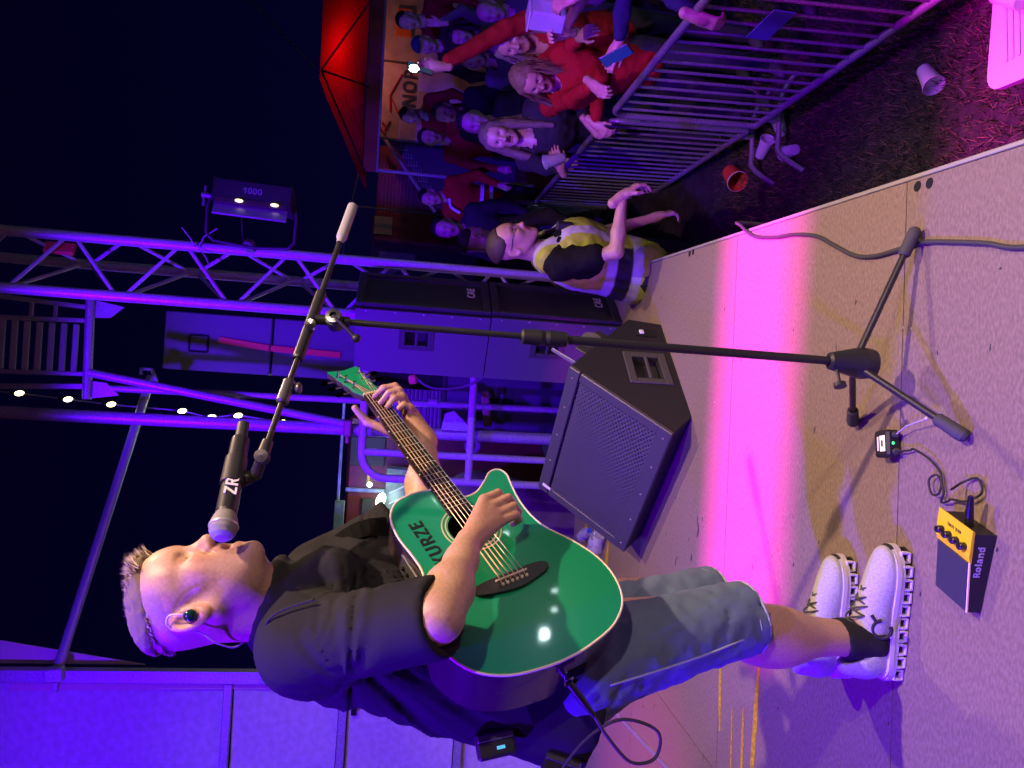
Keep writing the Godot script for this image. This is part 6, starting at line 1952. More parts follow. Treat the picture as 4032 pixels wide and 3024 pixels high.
	var hs2 := sdf()
	hs2.ell(HT * V(0.000, 0.034, 0), V(0.0925, 0.0765, 0.0755), 0.01, 1, HB)
	hs2.ell(HT * V(0.036, 0.080, 0), V(0.056, 0.026, 0.050), 0.03, 1, HB)
	hs2.ell(HT * V(0.072, 0.079, 0), V(0.026, 0.018, 0.040), 0.02, 1, HB)
	hs2.ell(HT * V(-0.030, 0.075, 0), V(0.052, 0.032, 0.054), 0.03, 1, HB)
	# cut away below the hair line
	hs2.rbox(HT * V(0.0, -0.060, 0), V(0.2, 0.118, 0.2), 0.01, 0.012, -1, HB * Basis(Vector3.BACK, -0.10))
	hs2.rbox(HT * V(0.150, -0.03, 0), V(0.068, 0.105, 0.2), 0.01, 0.012, -1, HB * Basis(Vector3.BACK, 0.28))
	var hn := FastNoiseLite.new()
	hn.seed = 9
	hn.frequency = 55.0
	hn.fractal_octaves = 3
	hs2.noise = hn
	hs2.amp = 0.003
	var hm := mat("hair_mass", 0.38, 0.285, 0.19, 0.8, {"tri": 40.0, "tex": noise_tex("hairt", 0.08, 0.45, 1.0, 4), "bump": bump_tex("hairb", 0.12, 6.0, 3)})
	var hair := part(o, "hair", hs2.build(0.0042), hm)
	var bl := []
	for i in 13000:
		var u := rg.randf_range(0.30, 1.0)
		var a := rg.randf() * TAU
		var d := V(sqrt(1 - u * u) * cos(a), u, sqrt(1 - u * u) * sin(a))
		var l := V(0.0925 * d.x, 0.033 + 0.0768 * d.y, 0.0757 * d.z)
		var line := 0.062 + 0.22 * maxf(l.x, 0.0) + 0.016 * rg.randf() - 0.25 * maxf(-l.x - 0.03, 0.0)
		if l.y < line:
			continue
		var top := clampf((l.y - 0.075) * 40.0, 0.0, 1)
		var q := rg.randf()
		var col := Color(0.32, 0.235, 0.155).lerp(Color(0.62, 0.51, 0.37), q)
		var dir := (d * lerpf(0.22, 0.34, top) + V(0.9, 0.0, 0) * top + V(-0.35, -0.45, 0) * (1.0 - top)).normalized()
		dir = (dir + V(rg.randf_range(-0.2, 0.2), rg.randf_range(-0.1, 0.12), rg.randf_range(-0.25, 0.25))).normalized()
		bl.append([HT * l, HB * dir, lerpf(0.009, 0.023, top) * rg.randf_range(0.6, 1.2), 0.0016, HB * V(rg.randf_range(-0.2, 0.2), rg.randf_range(-0.25, 0.05), rg.randf_range(-0.25, 0.25)), col, HB * d])
	for i in 3600:
		var l := V(rg.randf_range(0.035, 0.094), 0.0, rg.randf_range(-0.045, 0.045))
		l.y = 0.099 - 8.0 * pow(maxf(l.x - 0.04, 0.0), 2.0) - 4.0 * l.z * l.z
		var dir := (V(0.75, 0.35, 0.0).lerp(V(0.85, 0.75, 0), clampf((l.x - 0.04) * 22.0, 0, 1)) + V(rg.randf_range(-0.3, 0.3), rg.randf_range(-0.25, 0.25), rg.randf_range(-0.35, 0.35))).normalized()
		bl.append([HT * l, HB * dir, rg.randf_range(0.012, 0.024) * (1.0 + 12.0 * maxf(l.x - 0.06, 0.0)), 0.0013, HB * V(rg.randf_range(-0.4, 0.2), rg.randf_range(-0.3, 0.1), rg.randf_range(-0.3, 0.3)), Color(0.30, 0.22, 0.15).lerp(Color(0.62, 0.52, 0.40), rg.randf()), HB * V(0.5, 0.8, 0.2)])
	part(hair, "hair_strands", blades(bl), mat("hair_strand"))
	# ---- in-ear monitor and its lead
	var ip := part(o, "earpiece", mb().ball(HT * V(-0.004, -0.016, 0.0865), V(0.0115, 0.0125, 0.008), HB, 16, 10).mesh(), mat("iem_green", 0.004, 0.035, 0.022, 0.08, {"coat": 1.0, "coat_rough": 0.02}))
	part(ip, "earpiece_lead", mb().tube(spline(PackedVector3Array([HT * V(0.002, -0.005, 0.090), HT * V(0.004, 0.020, 0.086), HT * V(-0.014, 0.027, 0.083), HT * V(-0.034, 0.010, 0.080), HT * V(-0.040, -0.020, 0.074), HT * V(-0.070, -0.040, 0.060), HT * V(-0.100, -0.058, 0.020), HT * V(-0.102, -0.075, 0.0)]), 6), 0.0017, 6).mesh(), mat("iem_lead", 0.62, 0.55, 0.62, 0.4))
	# ---- t-shirt
	var ts := sdf()
	ts.ell(V(-0.545, 1.265, -1.605), V(0.128, 0.205, 0.180), 0.05)
	ts.ell(V(-0.555, 1.03, -1.615), V(0.130, 0.21, 0.168), 0.10)
	ts.cap(V(-0.505, 1.385, -1.455), V(-0.465, 1.390, -1.745), 0.078, 0.076, 0.06)
	ts.ell(V(-0.49, 1.28, -1.68), V(0.13, 0.13, 0.12), 0.06)
	ts.cap(V(-0.500, 1.435, -1.56), V(-0.505, 1.385, -1.45), 0.060, 0.070, 0.05)
	ts.cap(V(-0.490, 1.445, -1.57), V(-0.48, 1.395, -1.75), 0.058, 0.068, 0.05)
	ts.cap(V(-0.425, 1.415, -1.535), V(-0.415, 1.36, -1.56), 0.052, 0.07, 0.04)
	# collar
	ts.cap(V(-0.455, 1.462, -1.555), V(-0.475, 1.440, -1.565), 0.071, 0.080, 0.03)
	# hanging back with the belt packs under it
	ts.cap(V(-0.62, 1.10, -1.57), V(-0.665, 0.86, -1.585), 0.085, 0.125, 0.10)
	ts.cap(V(-0.58, 0.95, -1.66), V(-0.61, 0.84, -1.66), 0.14, 0.15, 0.10)
	# sleeves
	var sh0 := V(-0.498, 1.375, -1.440)
	var sh1 := V(-0.402, 1.166, -1.298)
	ts.cap(sh0, sh1, 0.076, 0.071, 0.05)
	var sl0 := V(-0.455, 1.383, -1.755)
	var sl1 := V(-0.352, 1.235, -1.785)
	ts.cap(sl0, sl1, 0.074, 0.070, 0.05)
	# open hems: cut the ends off and hollow them
	var ax := (sh1 - sh0).normalized()
	ts.rbox(sh1 + ax * 0.138, V(0.14, 0.115, 0.14), 0.004, 0.004, -1, Basis(ax.cross(V(0, 0, 1)).normalized(), ax, ax.cross(V(0, 0, 1)).normalized().cross(ax)))
	ts.cap(sh1 - ax * 0.03, sh1 + ax * 0.06, 0.047, 0.056, 0.006, -1)
	var axl := (sl1 - sl0).normalized()
	ts.rbox(sl1 + axl * 0.125, V(0.14, 0.115, 0.14), 0.004, 0.004, -1, Basis(axl.cross(V(0, 0, 1)).normalized(), axl, axl.cross(V(0, 0, 1)).normalized().cross(axl)))
	ts.rbox(V(-0.70, 0.715, -1.6), V(0.32, 0.10, 0.4), 0.004, 0.004, -1, Basis(Vector3.BACK, -0.20))
	ts.cap(HT * V(-0.030, -0.030, 0), V(-0.468, 1.455, -1.56), 0.058, 0.064, 0.004, -1)
	ts.cap(HT * V(-0.0, -0.10, 0), V(-0.446, 1.462, -1.555), 0.044, 0.058, 0.006, -1)
	# ribbed collar round the neck
	var cr := PackedVector3Array()
	for i in 33:
		var a := TAU * i / 32.0
		cr.append(V(-0.4480 + 0.0715 * cos(a), 1.4735 - 0.0205 * cos(a) - 0.010 * sin(a) * sin(a), -1.5535 + 0.0755 * sin(a)))
	for i in 16:
		ts.cap(cr[i * 2], cr[i * 2 + 2], 0.009, 0.009, 0.016)
	# folds: hanging creases from shoulder and pulled toward the strap
	var fd := FastNoiseLite.new()
	fd.seed = 5
	fd.frequency = 1.0
	fd.fractal_octaves = 2
	var arm := V(-0.47, 1.30, -1.46)
	ts.fold = func(p: Vector3) -> float:
		var k := clampf((1.43 - p.y) * 7.0, 0.1, 1.0) * clampf(((p - sh1).length() - 0.075) * 14.0, 0.1, 1.0)
		# creases fan out from the arm pit and fall to the hem
		var d := p - arm
		var an := atan2(d.x + 0.6 * d.z, -d.y)
		var r := d.length()
		var fan := absf(fd.get_noise_3d(an * 4.2, r * 1.6, p.z * 3.0)) * 0.020
		var fall := absf(fd.get_noise_3d(p.x * 9.0 + 3.0, p.y * 1.6, p.z * 8.0)) * 0.014
		return (lerpf(fan, fall, clampf((1.12 - p.y) * 5.0, 0, 1)) - 0.005) * k
	var tm := mat("tshirt_cotton", 0.030, 0.030, 0.037, 0.85, {"tri": 22.0, "tex": noise_tex("cotton", 0.15, 0.75, 1.0, 3), "bump": bump_tex("cottonb", 0.4, 2.0, 2), "bump_scale": 0.4, "spec": 0.2})
	var shirt := part(o, "t_shirt", ts.build(0.0078), tm)
	# shoulder seam and collar rib
	var seam := mat("seam_black", 0.012, 0.012, 0.014, 0.85)
	part(shirt, "collar_rib", mb().tube(cr, 0.0098, 8, false).mesh(), tm)
	part(shirt, "shoulder_seam", mb().tube(spline(PackedVector3Array([V(-0.40, 1.37, -1.383), V(-0.435, 1.44, -1.40), V(-0.50, 1.462, -1.43), V(-0.56, 1.43, -1.435), V(-0.595, 1.35, -1.44)]), 6), 0.0022, 5).mesh(), seam)
	# ---- denim shorts
	var ds := sdf()
	ds.ell(V(-0.585, 0.87, -1.63), V(0.138, 0.15, 0.182), 0.06)
	var lr := [V(-0.572, 0.84, -1.56), V(-0.503, 0.43, -1.668)]
	var ll := [V(-0.575, 0.84, -1.71), V(-0.515, 0.43, -1.855)]
	for q in [lr, ll]:
		ds.cap(q[0], q[1], 0.100, 0.081, 0.05)
		var a: Vector3 = (q[1] - q[0]).normalized()
		var bx := a.cross(V(0, 0, 1)).normalized()
		ds.rbox(q[1] + a * 0.130, V(0.13, 0.118, 0.13), 0.003, 0.003, -1, Basis(bx, a, bx.cross(a)))
	for q in [lr, ll]:
		var a: Vector3 = (q[1] - q[0]).normalized()
		ds.cap(q[1] - a * 0.05, q[1] + a * 0.06, 0.066, 0.074, 0.004, -1)
	var dn := FastNoiseLite.new()
	dn.seed = 15
	dn.frequency = 1.0
	ds.fold = func(p: Vector3) -> float:
		return absf(dn.get_noise_3d(p.x * 6.0, p.y * 11.0 + p.x * 6.0, p.z * 7.0)) * 0.014 + absf(dn.get_noise_3d(p.x * 20.0 + 5.0, p.y * 26.0, p.z * 20.0)) * 0.006 - 0.006
	var dm := mat("denim", 0.20, 0.30, 0.52, 0.82, {"tri": Vector3(26, 8, 26), "tex": noise_tex("denim", 0.1, 0.5, 1.0, 4), "bump": bump_tex("denimb", 0.4, 3.0, 2), "bump_scale": 0.5})
	var shorts := part(o, "denim_shorts", ds.build(0.009), dm)
	# turned hems and side seam
	for q in [lr, ll]:
		var a: Vector3 = (q[1] - q[0]).normalized()
		var B := mb()
		var bx := a.cross(V(0, 0, 1)).normalized()
		var bz := bx.cross(a)
		for k in 2:
			var rr := PackedVector3Array()
			for i in 29:
				var an := TAU * i / 28.0
				rr.append(q[1] + a * (0.008 - 0.024 * k) + (bx * cos(an) + bz * sin(an)) * (0.0815 + 0.0012 * sin(an * 5.0)))
			B.tube(rr, 0.0030 if k == 0 else 0.0016, 6, false)
		part(shorts, "hem", B.mesh(), mat("denim_pale", 0.34, 0.40, 0.50, 0.8))
	part(shorts, "side_seam", mb().tube(spline(PackedVector3Array([V(-0.575, 0.80, -1.452), V(-0.555, 0.66, -1.50), V(-0.535, 0.55, -1.537), V(-0.515, 0.44, -1.584)]), 5), 0.0022, 6).mesh(), mat("denim_pale"))
	# ---- socks and shoes
	for q in [V(-0.566, 0.085, -1.722)]:
		var ss := sdf()
		ss.cap(q + V(0.0, 0.062, 0), q + V(0.002, -0.01, 0), 0.0505, 0.049, 0.02)
		ss.cap(q + V(-0.004, -0.02, 0), q + V(0.05, -0.03, 0), 0.042, 0.036, 0.02)
		ss.rbox(q + V(0, 0.150, 0), V(0.1, 0.08, 0.1), 0.003, 0.003, -1, Basis(Vector3.BACK, 0.25))
		var k1 := part(o, "sock", ss.build(0.006), mat("sock_black", 0.008, 0.008, 0.010, 0.9))
		part(o, "sock", k1.mesh, mat("sock_black")).position += V(-0.066, 0, -0.203)
	shoe(o, Transform3D(Basis(Vector3.UP, deg_to_rad(-1.5)), V(-0.66, 0, -1.722)))
	var first: MeshInstance3D = o.get_node("shoe")
	var T1 := Transform3D(Basis(Vector3.UP, deg_to_rad(-1.5)), V(-0.66, 0, -1.722))
	var T2 := Transform3D(Basis(Vector3.UP, deg_to_rad(1.0)), V(-0.735, 0, -1.925))
	var second := first.duplicate()
	second.name = "shoe_001"
	o.add_child(second)
	second.transform = Transform3D(Basis(), -o.position) * T2 * T1.affine_inverse()
	# belt packs clipped at the back
	for q in [[V(-0.690, 1.020, -1.455), 0.2, "small transmitter with lit display clipped to the singer's back"], [V(-0.745, 0.885, -1.470), -0.3, "black belt pack clipped at the singer's shirt hem"]]:
		var t := thing("belt_pack", q[0], q[2], "transmitter")
		var bs := Basis(Vector3.UP, 0.5) * Basis(Vector3.BACK, q[1])
		part(t, "pack_shell", mb().box(q[0], V(0.05, 0.075, 0.024), bs, 0.005).mesh(), mat("pedal_black"))
		part(t, "pack_clip", mb().box(q[0] + bs * V(0.012, 0.0, 0.014), V(0.012, 0.07, 0.005), bs, 0.002).mesh(), mat("clip_steel", 0.4, 0.4, 0.42, 0.25, {"metal": 0.9}))
		part(t, "pack_light", mb().box(q[0] + bs * V(-0.008, -0.008, 0.0125), V(0.006, 0.016, 0.002), bs).mesh(), mat("cyan_led", 0.2, 0.8, 0.8, 0.4, {"emit": Color(0.3, 1.0, 1.0), "power": 0.35}))

# running shoe: x from heel (0) to toe (0.33), y up, z across
func shoe(o: Node3D, T: Transform3D) -> void:
	var s := sdf()
	var W := func(x: float, y: float, z: float) -> Vector3: return T * Vector3(x, y, z)
	var R := T.basis
	s.ell(W.call(0.262, 0.052, 0.0), V(0.066, 0.028, 0.045), 0.03, 1, R)
	s.ell(W.call(0.185, 0.062, 0.0), V(0.085, 0.040, 0.042), 0.035, 1, R)
	s.ell(W.call(0.090, 0.070, 0.0), V(0.080, 0.048, 0.039), 0.035, 1, R)
	s.ell(W.call(0.040, 0.085, 0.0), V(0.036, 0.058, 0.036), 0.03, 1, R)
	s.cap(W.call(0.040, 0.105, 0.0), W.call(0.028, 0.130, 0.0), 0.034, 0.022, 0.02)
	s.cap(W.call(0.12, 0.092, 0.0), W.call(0.20, 0.070, 0.0), 0.030, 0.027, 0.025)
	s.cap(W.call(0.115, 0.115, 0.0), W.call(0.105, 0.150, 0.0), 0.020, 0.016, 0.02)
	# opening
	s.cap(W.call(0.085, 0.170, 0.0), W.call(0.080, 0.095, 0.0), 0.050, 0.036, 0.008, -1)
	s.rbox(W.call(0.16, 0.0, 0.0), V(0.3, 0.035, 0.2), 0.002, 0.004, -1, R)
	var sh := part(o, "shoe", s.build(0.0055), mat("shoe_mesh", 0.56, 0.56, 0.57, 0.75, {"tri": 9.0, "tex": noise_tex("shoet", 0.03, 0.76, 1.0, 6), "bump": bump_tex("shoeb", 0.35, 2.5, 2), "bump_scale": 0.4}))
	# sole: upper band, and pods with openings below it
	var half := [[0.0, 0.004], [0.004, 0.026], [0.03, 0.042], [0.08, 0.043], [0.14, 0.040], [0.20, 0.046], [0.26, 0.049], [0.30, 0.040], [0.325, 0.020], [0.332, 0.004]]
	var ol := PackedVector2Array()
	for q in half:
		ol.append(Vector2(q[0], q[1]))
	for i in range(half.size() - 1, -1, -1):
		ol.append(Vector2(half[i][0], -half[i][1]))
	ol = spline2(ol, 2)
	ol.reverse()
	var foam := mat("shoe_foam", 0.60, 0.57, 0.60, 0.6)
	var ex: Vector3 = R * Vector3.RIGHT
	var ez: Vector3 = R * Vector3.BACK
	part(sh, "midsole", mb().prism(ol, W.call(0, 0.026, 0), ex, ez, Vector3.UP * 0.015, true).mesh(), foam)
	var ol2 := PackedVector2Array()
	for q in ol:
		ol2.append(Vector2(0.006 + q.x * 0.97, q.y * 1.05))
	part(sh, "sole_band", mb().prism(ol2, W.call(0, 0.0365, 0), ex, ez, Vector3.UP * 0.011, true).mesh(), foam)
	var inn := PackedVector2Array()
	for q in ol:
		inn.append(Vector2(0.012 + q.x * 0.93, q.y * 0.78))
	part(sh, "sole_core", mb().prism(inn, W.call(0, 0.006, 0), ex, ez, Vector3.UP * 0.021, true).mesh(), mat("sole_dark", 0.02, 0.018, 0.025, 0.8))
	for sd in [-1.0, 1.0]:
		for k in 10:
			var x := 0.022 + 0.0315 * k
			var hw := 0.043
			for i in half.size() - 1:
				if x >= half[i][0] and x <= half[i + 1][0]:
					hw = lerpf(half[i][1], half[i + 1][1], (x - half[i][0]) / (half[i + 1][0] - half[i][0]))
			var c: Vector3 = W.call(x, 0.015 + 0.004 * pow(k / 9.0, 3.0), sd * (hw - 0.006))
			var B := mb()
			B.box(c + Vector3.UP * 0.0105, V(0.029, 0.006, 0.012), R, 0.002)
			B.box(c - Vector3.UP * 0.0105, V(0.027, 0.0075, 0.012), R, 0.002)
			B.box(c + ex * 0.0115, V(0.0065, 0.016, 0.012), R, 0.002)
			B.box(c - ex * 0.0115, V(0.0065, 0.016, 0.012), R, 0.002)
			part(sh, "sole_pod", B.mesh(), foam)
	part(sh, "tread", mb().prism(inn, W.call(0.004, 0.0008, 0), ex, ez, Vector3.UP * 0.006, true).mesh(), mat("sole_dark"))
	# toe cap
	part(sh, "toe_bumper", mb().ball(W.call(0.318, 0.045, 0.0), V(0.014, 0.012, 0.022), R, 12, 8).mesh(), mat("sole_dark"))
	# laces
	var lc := mat("lace_grey", 0.06, 0.065, 0.06, 0.8)
	var B := mb()
	for k in 4:
		var x := 0.135 + 0.024 * k
		var y := 0.134 - 0.0118 * k
		B.tube(spline(PackedVector3Array([W.call(x, y - 0.016, -0.024), W.call(x + 0.008, y + 0.003, -0.008), W.call(x + 0.016, y + 0.001, 0.008), W.call(x + 0.024, y - 0.022, 0.024)]), 4), 0.0026, 6)
		B.tube(spline(PackedVector3Array([W.call(x, y - 0.016, 0.024), W.call(x + 0.008, y + 0.001, 0.008), W.call(x + 0.016, y + 0.002, -0.008), W.call(x + 0.024, y - 0.022, -0.024)]), 4), 0.0026, 6)
	B.tube(spline(PackedVector3Array([W.call(0.135, 0.136, 0.0), W.call(0.118, 0.150, -0.030), W.call(0.105, 0.165, -0.045), W.call(0.112, 0.150, -0.050), W.call(0.138, 0.137, -0.012)]), 5), 0.0028, 6)
	B.tube(spline(PackedVector3Array([W.call(0.135, 0.136, 0.0), W.call(0.115, 0.120, 0.030), W.call(0.098, 0.098, 0.045)]), 5), 0.0028, 6)
	part(sh, "lace", B.mesh(), lc)
	# emblem on the near side
	var E := mb()
	var ring := PackedVector3Array()
	for i in 15:
		var a := deg_to_rad(-115 + 290.0 * i / 14.0)
		ring.append(W.call(0.135 - 0.021 * cos(a), 0.074 + 0.019 * sin(a), 0.0445 - 0.0085 * sin(a)))
	E.tube(ring, 0.0045, 6)
	E.tube(PackedVector3Array([W.call(0.150, 0.086, 0.0395), W.call(0.166, 0.096, 0.0335)]), 0.0045, 6)
	part(sh, "emblem", E.mesh(), mat("emblem_black", 0.015, 0.015, 0.016, 0.6))

# ---------------------------------------------------------------- the crowd
func bank_y(z: float) -> float:
	var t := [[-5.2, -1.0], [-6.0, -0.90], [-6.5, -0.70], [-7.0, -0.58], [-7.5, -0.45], [-8.0, -0.31], [-8.6, -0.22], [-13.0, -0.15]]
	for i in t.size() - 1:
		if z <= t[i][0] and z >= t[i + 1][0]:
			return lerpf(t[i][1], t[i + 1][1], (z - t[i][0]) / (t[i + 1][0] - t[i][0]))
	return -1.0

# o: eye (position between the eyes), face (direction looked at), body (direction of the chest), ground, top, legs, skin, hair, style, r and l (hand targets), cell
func person(o: Dictionary) -> Node3D:
	var eye: Vector3 = o.eye
	var gy: float = o.get("ground", bank_y(eye.z))
	var f: Vector3 = (o.body as Vector3).normalized()
	var look: Vector3 = (o.face as Vector3).normalized()
	var k: float = o.get("k", clampf((eye.y - gy) / 1.63, 0.85, 1.12))
	var rt := f.cross(Vector3.UP).normalized()
	var cell: float = o.get("cell", 0.008)
	var hb := Basis(look, look.cross(look.cross(Vector3.UP)).normalized() * -1.0, Vector3.ZERO)
	var hz := look.cross(Vector3.UP).normalized()
	hb = Basis(look, hz.cross(look).normalized(), hz)
	if o.has("roll"):
		hb = hb * Basis(Vector3.RIGHT, o.roll)
	var HT := Transform3D(hb * Basis.from_scale(Vector3.ONE * k * 0.97), eye - look * 0.085 * k)
	var neck: Vector3 = HT * V(-0.045, -0.165, 0)
	var ft: Vector3 = o.get("feet", V(neck.x, gy, neck.z) - f * 0.06)
	ft.y = gy
	var pel := V(ft.x, gy + 0.95 * k, ft.z)
	var chest := pel.lerp(neck, 0.66) + f * 0.02
	var shr := neck + rt * 0.165 * k + (pel - neck).normalized() * 0.06 * k
	var shl := neck - rt * 0.165 * k + (pel - neck).normalized() * 0.06 * k
	var t := thing("person", ft, o.label, "person")
	var S0: Color = o.get("skin", Color(0.58, 0.36, 0.27))
	# arms
	var L1 := 0.285 * k
	var L2 := 0.26 * k
	var hr: Vector3 = o.get("r", shr + V(0, -0.5 * k, 0) + f * 0.08 + rt * 0.05)
	var hl: Vector3 = o.get("l", shl + V(0, -0.5 * k, 0) + f * 0.08 - rt * 0.05)
	var er := ik(shr, hr, L1, L2, rt * 0.6 - Vector3.UP * 0.6 - f * 0.4)
	var el := ik(shl, hl, L1, L2, -rt * 0.6 - Vector3.UP * 0.6 - f * 0.4)
	# skin: head, neck, hands and a core under the clothes
	var lip: Color = o.get("lip", Color(0.42, 0.13, 0.12))
	var plain := func(p: Vector3, n: Vector3) -> Color: return S0
	var list := [placed(head_mesh(o.get("open", 0.0), o.get("jaw", 0.92), cell), HT, S0, lip)]
	var sleeve: float = o.get("sleeve", 1.0)
	var co := sdf()
	for q in [[er, hr, 1.0, o.get("rdir", (hr - er)), o.get("rback", Vector3.UP + f * 0.3), shr], [el, hl, -1.0, o.get("ldir", (hl - el)), o.get("lback", Vector3.UP + f * 0.3), shl]]:
		var el2: Vector3 = q[0]
		var w: Vector3 = q[1]
		var d: Vector3 = (q[3] as Vector3).normalized()
		var bb: Vector3 = (q[4] - d * d.dot(q[4])).normalized()
		list.append(placed(hand_mesh(q[2], o.get("curl", 0.6), 0.0062 if cell < 0.008 else 0.0085), Transform3D(Basis(d, bb, d.cross(bb)) * Basis.from_scale(Vector3.ONE * 0.95 * k), w), S0, S0))
		if sleeve < 0.6:
			var h := sdf()
			h.cap(q[5], el2, 0.042 * k, 0.034 * k, 0.02)
			h.cap(el2, el2.lerp(w, 0.35), 0.034 * k, 0.034 * k, 0.02)
			h.cap(el2.lerp(w, 0.35), w, 0.034 * k, 0.022 * k, 0.02)
			list.append(h.build(0.0115, plain))
		else:
			co.cap(el2, w, 0.028, 0.021, 0.02)
	co.cap(HT * V(-0.02, -0.06, 0), neck, 0.045 * k, 0.05 * k, 0.03)
	co.cap(neck, pel, 0.06 * k, 0.09 * k, 0.05)
	co.cap(shr, shl, 0.04, 0.04, 0.04)
	co.cap(shr, er, 0.035, 0.03, 0.03)
	co.cap(shl, el, 0.035, 0.03, 0.03)
	for s in [-1.0, 1.0]:
		co.cap(pel + rt * 0.08 * s, V(ft.x, gy + 0.08, ft.z) + rt * 0.10 * s, 0.06, 0.04, 0.03)
	list.append(co.build(0.034, plain))
	part(t, "body", join(list), skin_mat("crowd", 1, 1, 1))
	# eyes and brows
	var white := mat("eye_white", 0.7, 0.68, 0.66, 0.25)
	var iris := mat("iris_dark", 0.03, 0.025, 0.025, 0.2)
	var sc := k * 0.97
	if not o.get("hide_face", false):
		for z in [-1.0, 1.0]:
			var e := part(t, "eye", mb().ball(HT * V(0.0785, -0.004, 0.031 * z), V(0.0125, 0.0075, 0.013) * sc, hb, 10, 7).mesh(), white)
			part(e, "iris", mb().ball(HT * V(0.0868, -0.004, 0.0305 * z), V(0.0045, 0.0058, 0.0058) * sc, hb, 8, 6).mesh(), iris)
			part(t, "eyebrow", mb().tube(PackedVector3Array([HT * V(0.0975, 0.015, 0.014 * z), HT * V(0.096, 0.0195, 0.028 * z), HT * V(0.082, 0.016, 0.046 * z)]), PackedFloat32Array([0.0028, 0.003, 0.0016]), 5).mesh(), mat("brow_%s" % (o.hair as Color).to_html(), o.hair.r * 0.5, o.hair.g * 0.45, o.hair.b * 0.4, 0.8))
			part(t, "eyelash", mb().tube(PackedVector3Array([HT * V(0.0885, 0.001, 0.018 * z), HT * V(0.0905, 0.0045, 0.030 * z), HT * V(0.0835, 0.002, 0.044 * z)]), 0.0018, 5).mesh(), iris)
		if o.get("open", 0.0) > 0.006:
			part(t, "teeth", mb().box(HT * V(0.080, -0.072, 0), V(0.010, 0.006, 0.030) * sc, hb, 0.002).mesh(), mat("teeth", 0.72, 0.66, 0.55, 0.3))
	# clothes
	var tp: Color = o.top
	var nz := FastNoiseLite.new()
	nz.seed = int(eye.x * 100)
	nz.frequency = 1.0
	nz.fractal_octaves = 2
	var cs := sdf()
	var cc := 0.0125 if cell < 0.008 else 0.02
	cs.cap(neck.lerp(chest, 0.25), chest, 0.095 * k, 0.135 * k, 0.06)
	cs.cap(chest, pel - Vector3.UP * 0.03, 0.14 * k, 0.15 * k, 0.08)
	cs.cap(shr, shl, 0.066 * k, 0.066 * k, 0.06)
	cs.ell(chest + f * 0.03, Vector3(0.13, 0.16, 0.185) * k, 0.06, 1, Basis(f, Vector3.UP, rt))
	if sleeve > 0.6:
		for q in [[shr, er, hr], [shl, el, hl]]:
			cs.cap(q[0], q[1], 0.064 * k, 0.052 * k, 0.04)
			cs.cap(q[1], (q[1] as Vector3).lerp(q[2], 0.86), 0.052 * k, 0.038 * k, 0.03)
	else:
		for q in [[shr, er], [shl, el]]:
			cs.cap(q[0], (q[0] as Vector3).lerp(q[1], 0.62), 0.066 * k, 0.062 * k, 0.04)
	cs.cap(neck + Vector3.UP * 0.10, neck.lerp(chest, 0.3) + f * 0.05, 0.055 * k, 0.066 * k, 0.01, -1)
	cs.fold = func(p: Vector3) -> float:
		return absf(nz.get_noise_3d(p.x * 7.0 + p.y * 4.0, p.y * 6.0, p.z * 7.0 - p.y * 3.0)) * 0.022 - 0.006
	var tm: StandardMaterial3D = mat("cloth_" + tp.to_html(), tp.r, tp.g, tp.b, 0.85, {"tri": 14.0, "tex": noise_tex("cotton", 0.15, 0.75, 1.0, 3), "bump": bump_tex("cottonb", 0.4, 2.0, 2), "bump_scale": 0.4, "spec": 0.25})
	part(t, o.get("top_name", "jacket"), cs.build(cc), tm)
	if o.has("inner"):
		var iv := sdf()
		iv.cap(neck.lerp(chest, 0.28) + f * 0.075, pel + f * 0.09, 0.062 * k, 0.075 * k, 0.03)
		var ic: Color = o.inner
		part(t, "inner_shirt", iv.build(0.02), mat("cloth_" + ic.to_html(), ic.r, ic.g, ic.b, 0.85))
	var lc: Color = o.get("legs", Color(0.02, 0.022, 0.035))
	var ls := sdf()
	for s in [-1.0, 1.0]:
		var kn: Vector3 = V(ft.x, gy + 0.5 * k, ft.z) + rt * 0.10 * s + f * 0.02
		ls.cap(pel + rt * 0.085 * s, kn, 0.095 * k, 0.066 * k, 0.05)
		ls.cap(kn, V(ft.x, gy + 0.10, ft.z) + rt * 0.11 * s, 0.064 * k, 0.05 * k, 0.03)
	if o.get("skirt", false):
		ls.cap(pel, V(ft.x, gy + 0.45, ft.z) - f * 0.0, 0.16 * k, 0.21 * k, 0.05)
	part(t, o.get("leg_name", "trousers"), ls.build(0.028), mat("cloth_" + lc.to_html(), lc.r, lc.g, lc.b, 0.85))
	var sm: Color = o.get("shoes", Color(0.05, 0.05, 0.05))
	for s in [-1.0, 1.0]:
		var b: Vector3 = V(ft.x, gy, ft.z) + rt * 0.11 * s
		part(t, "shoe", mb().ball(b + f * 0.06 + Vector3.UP * 0.045, V(0.135, 0.05, 0.045), Basis(f, Vector3.UP, rt), 14, 8).mesh(), mat("shoe_" + sm.to_html(), sm.r, sm.g, sm.b, 0.6))
	hair_for(t, HT, hb, k, o)
	return t

# head and hand shapes are made once for each look and then placed; the colours mark skin (white) and lips (black)
var kept := {}

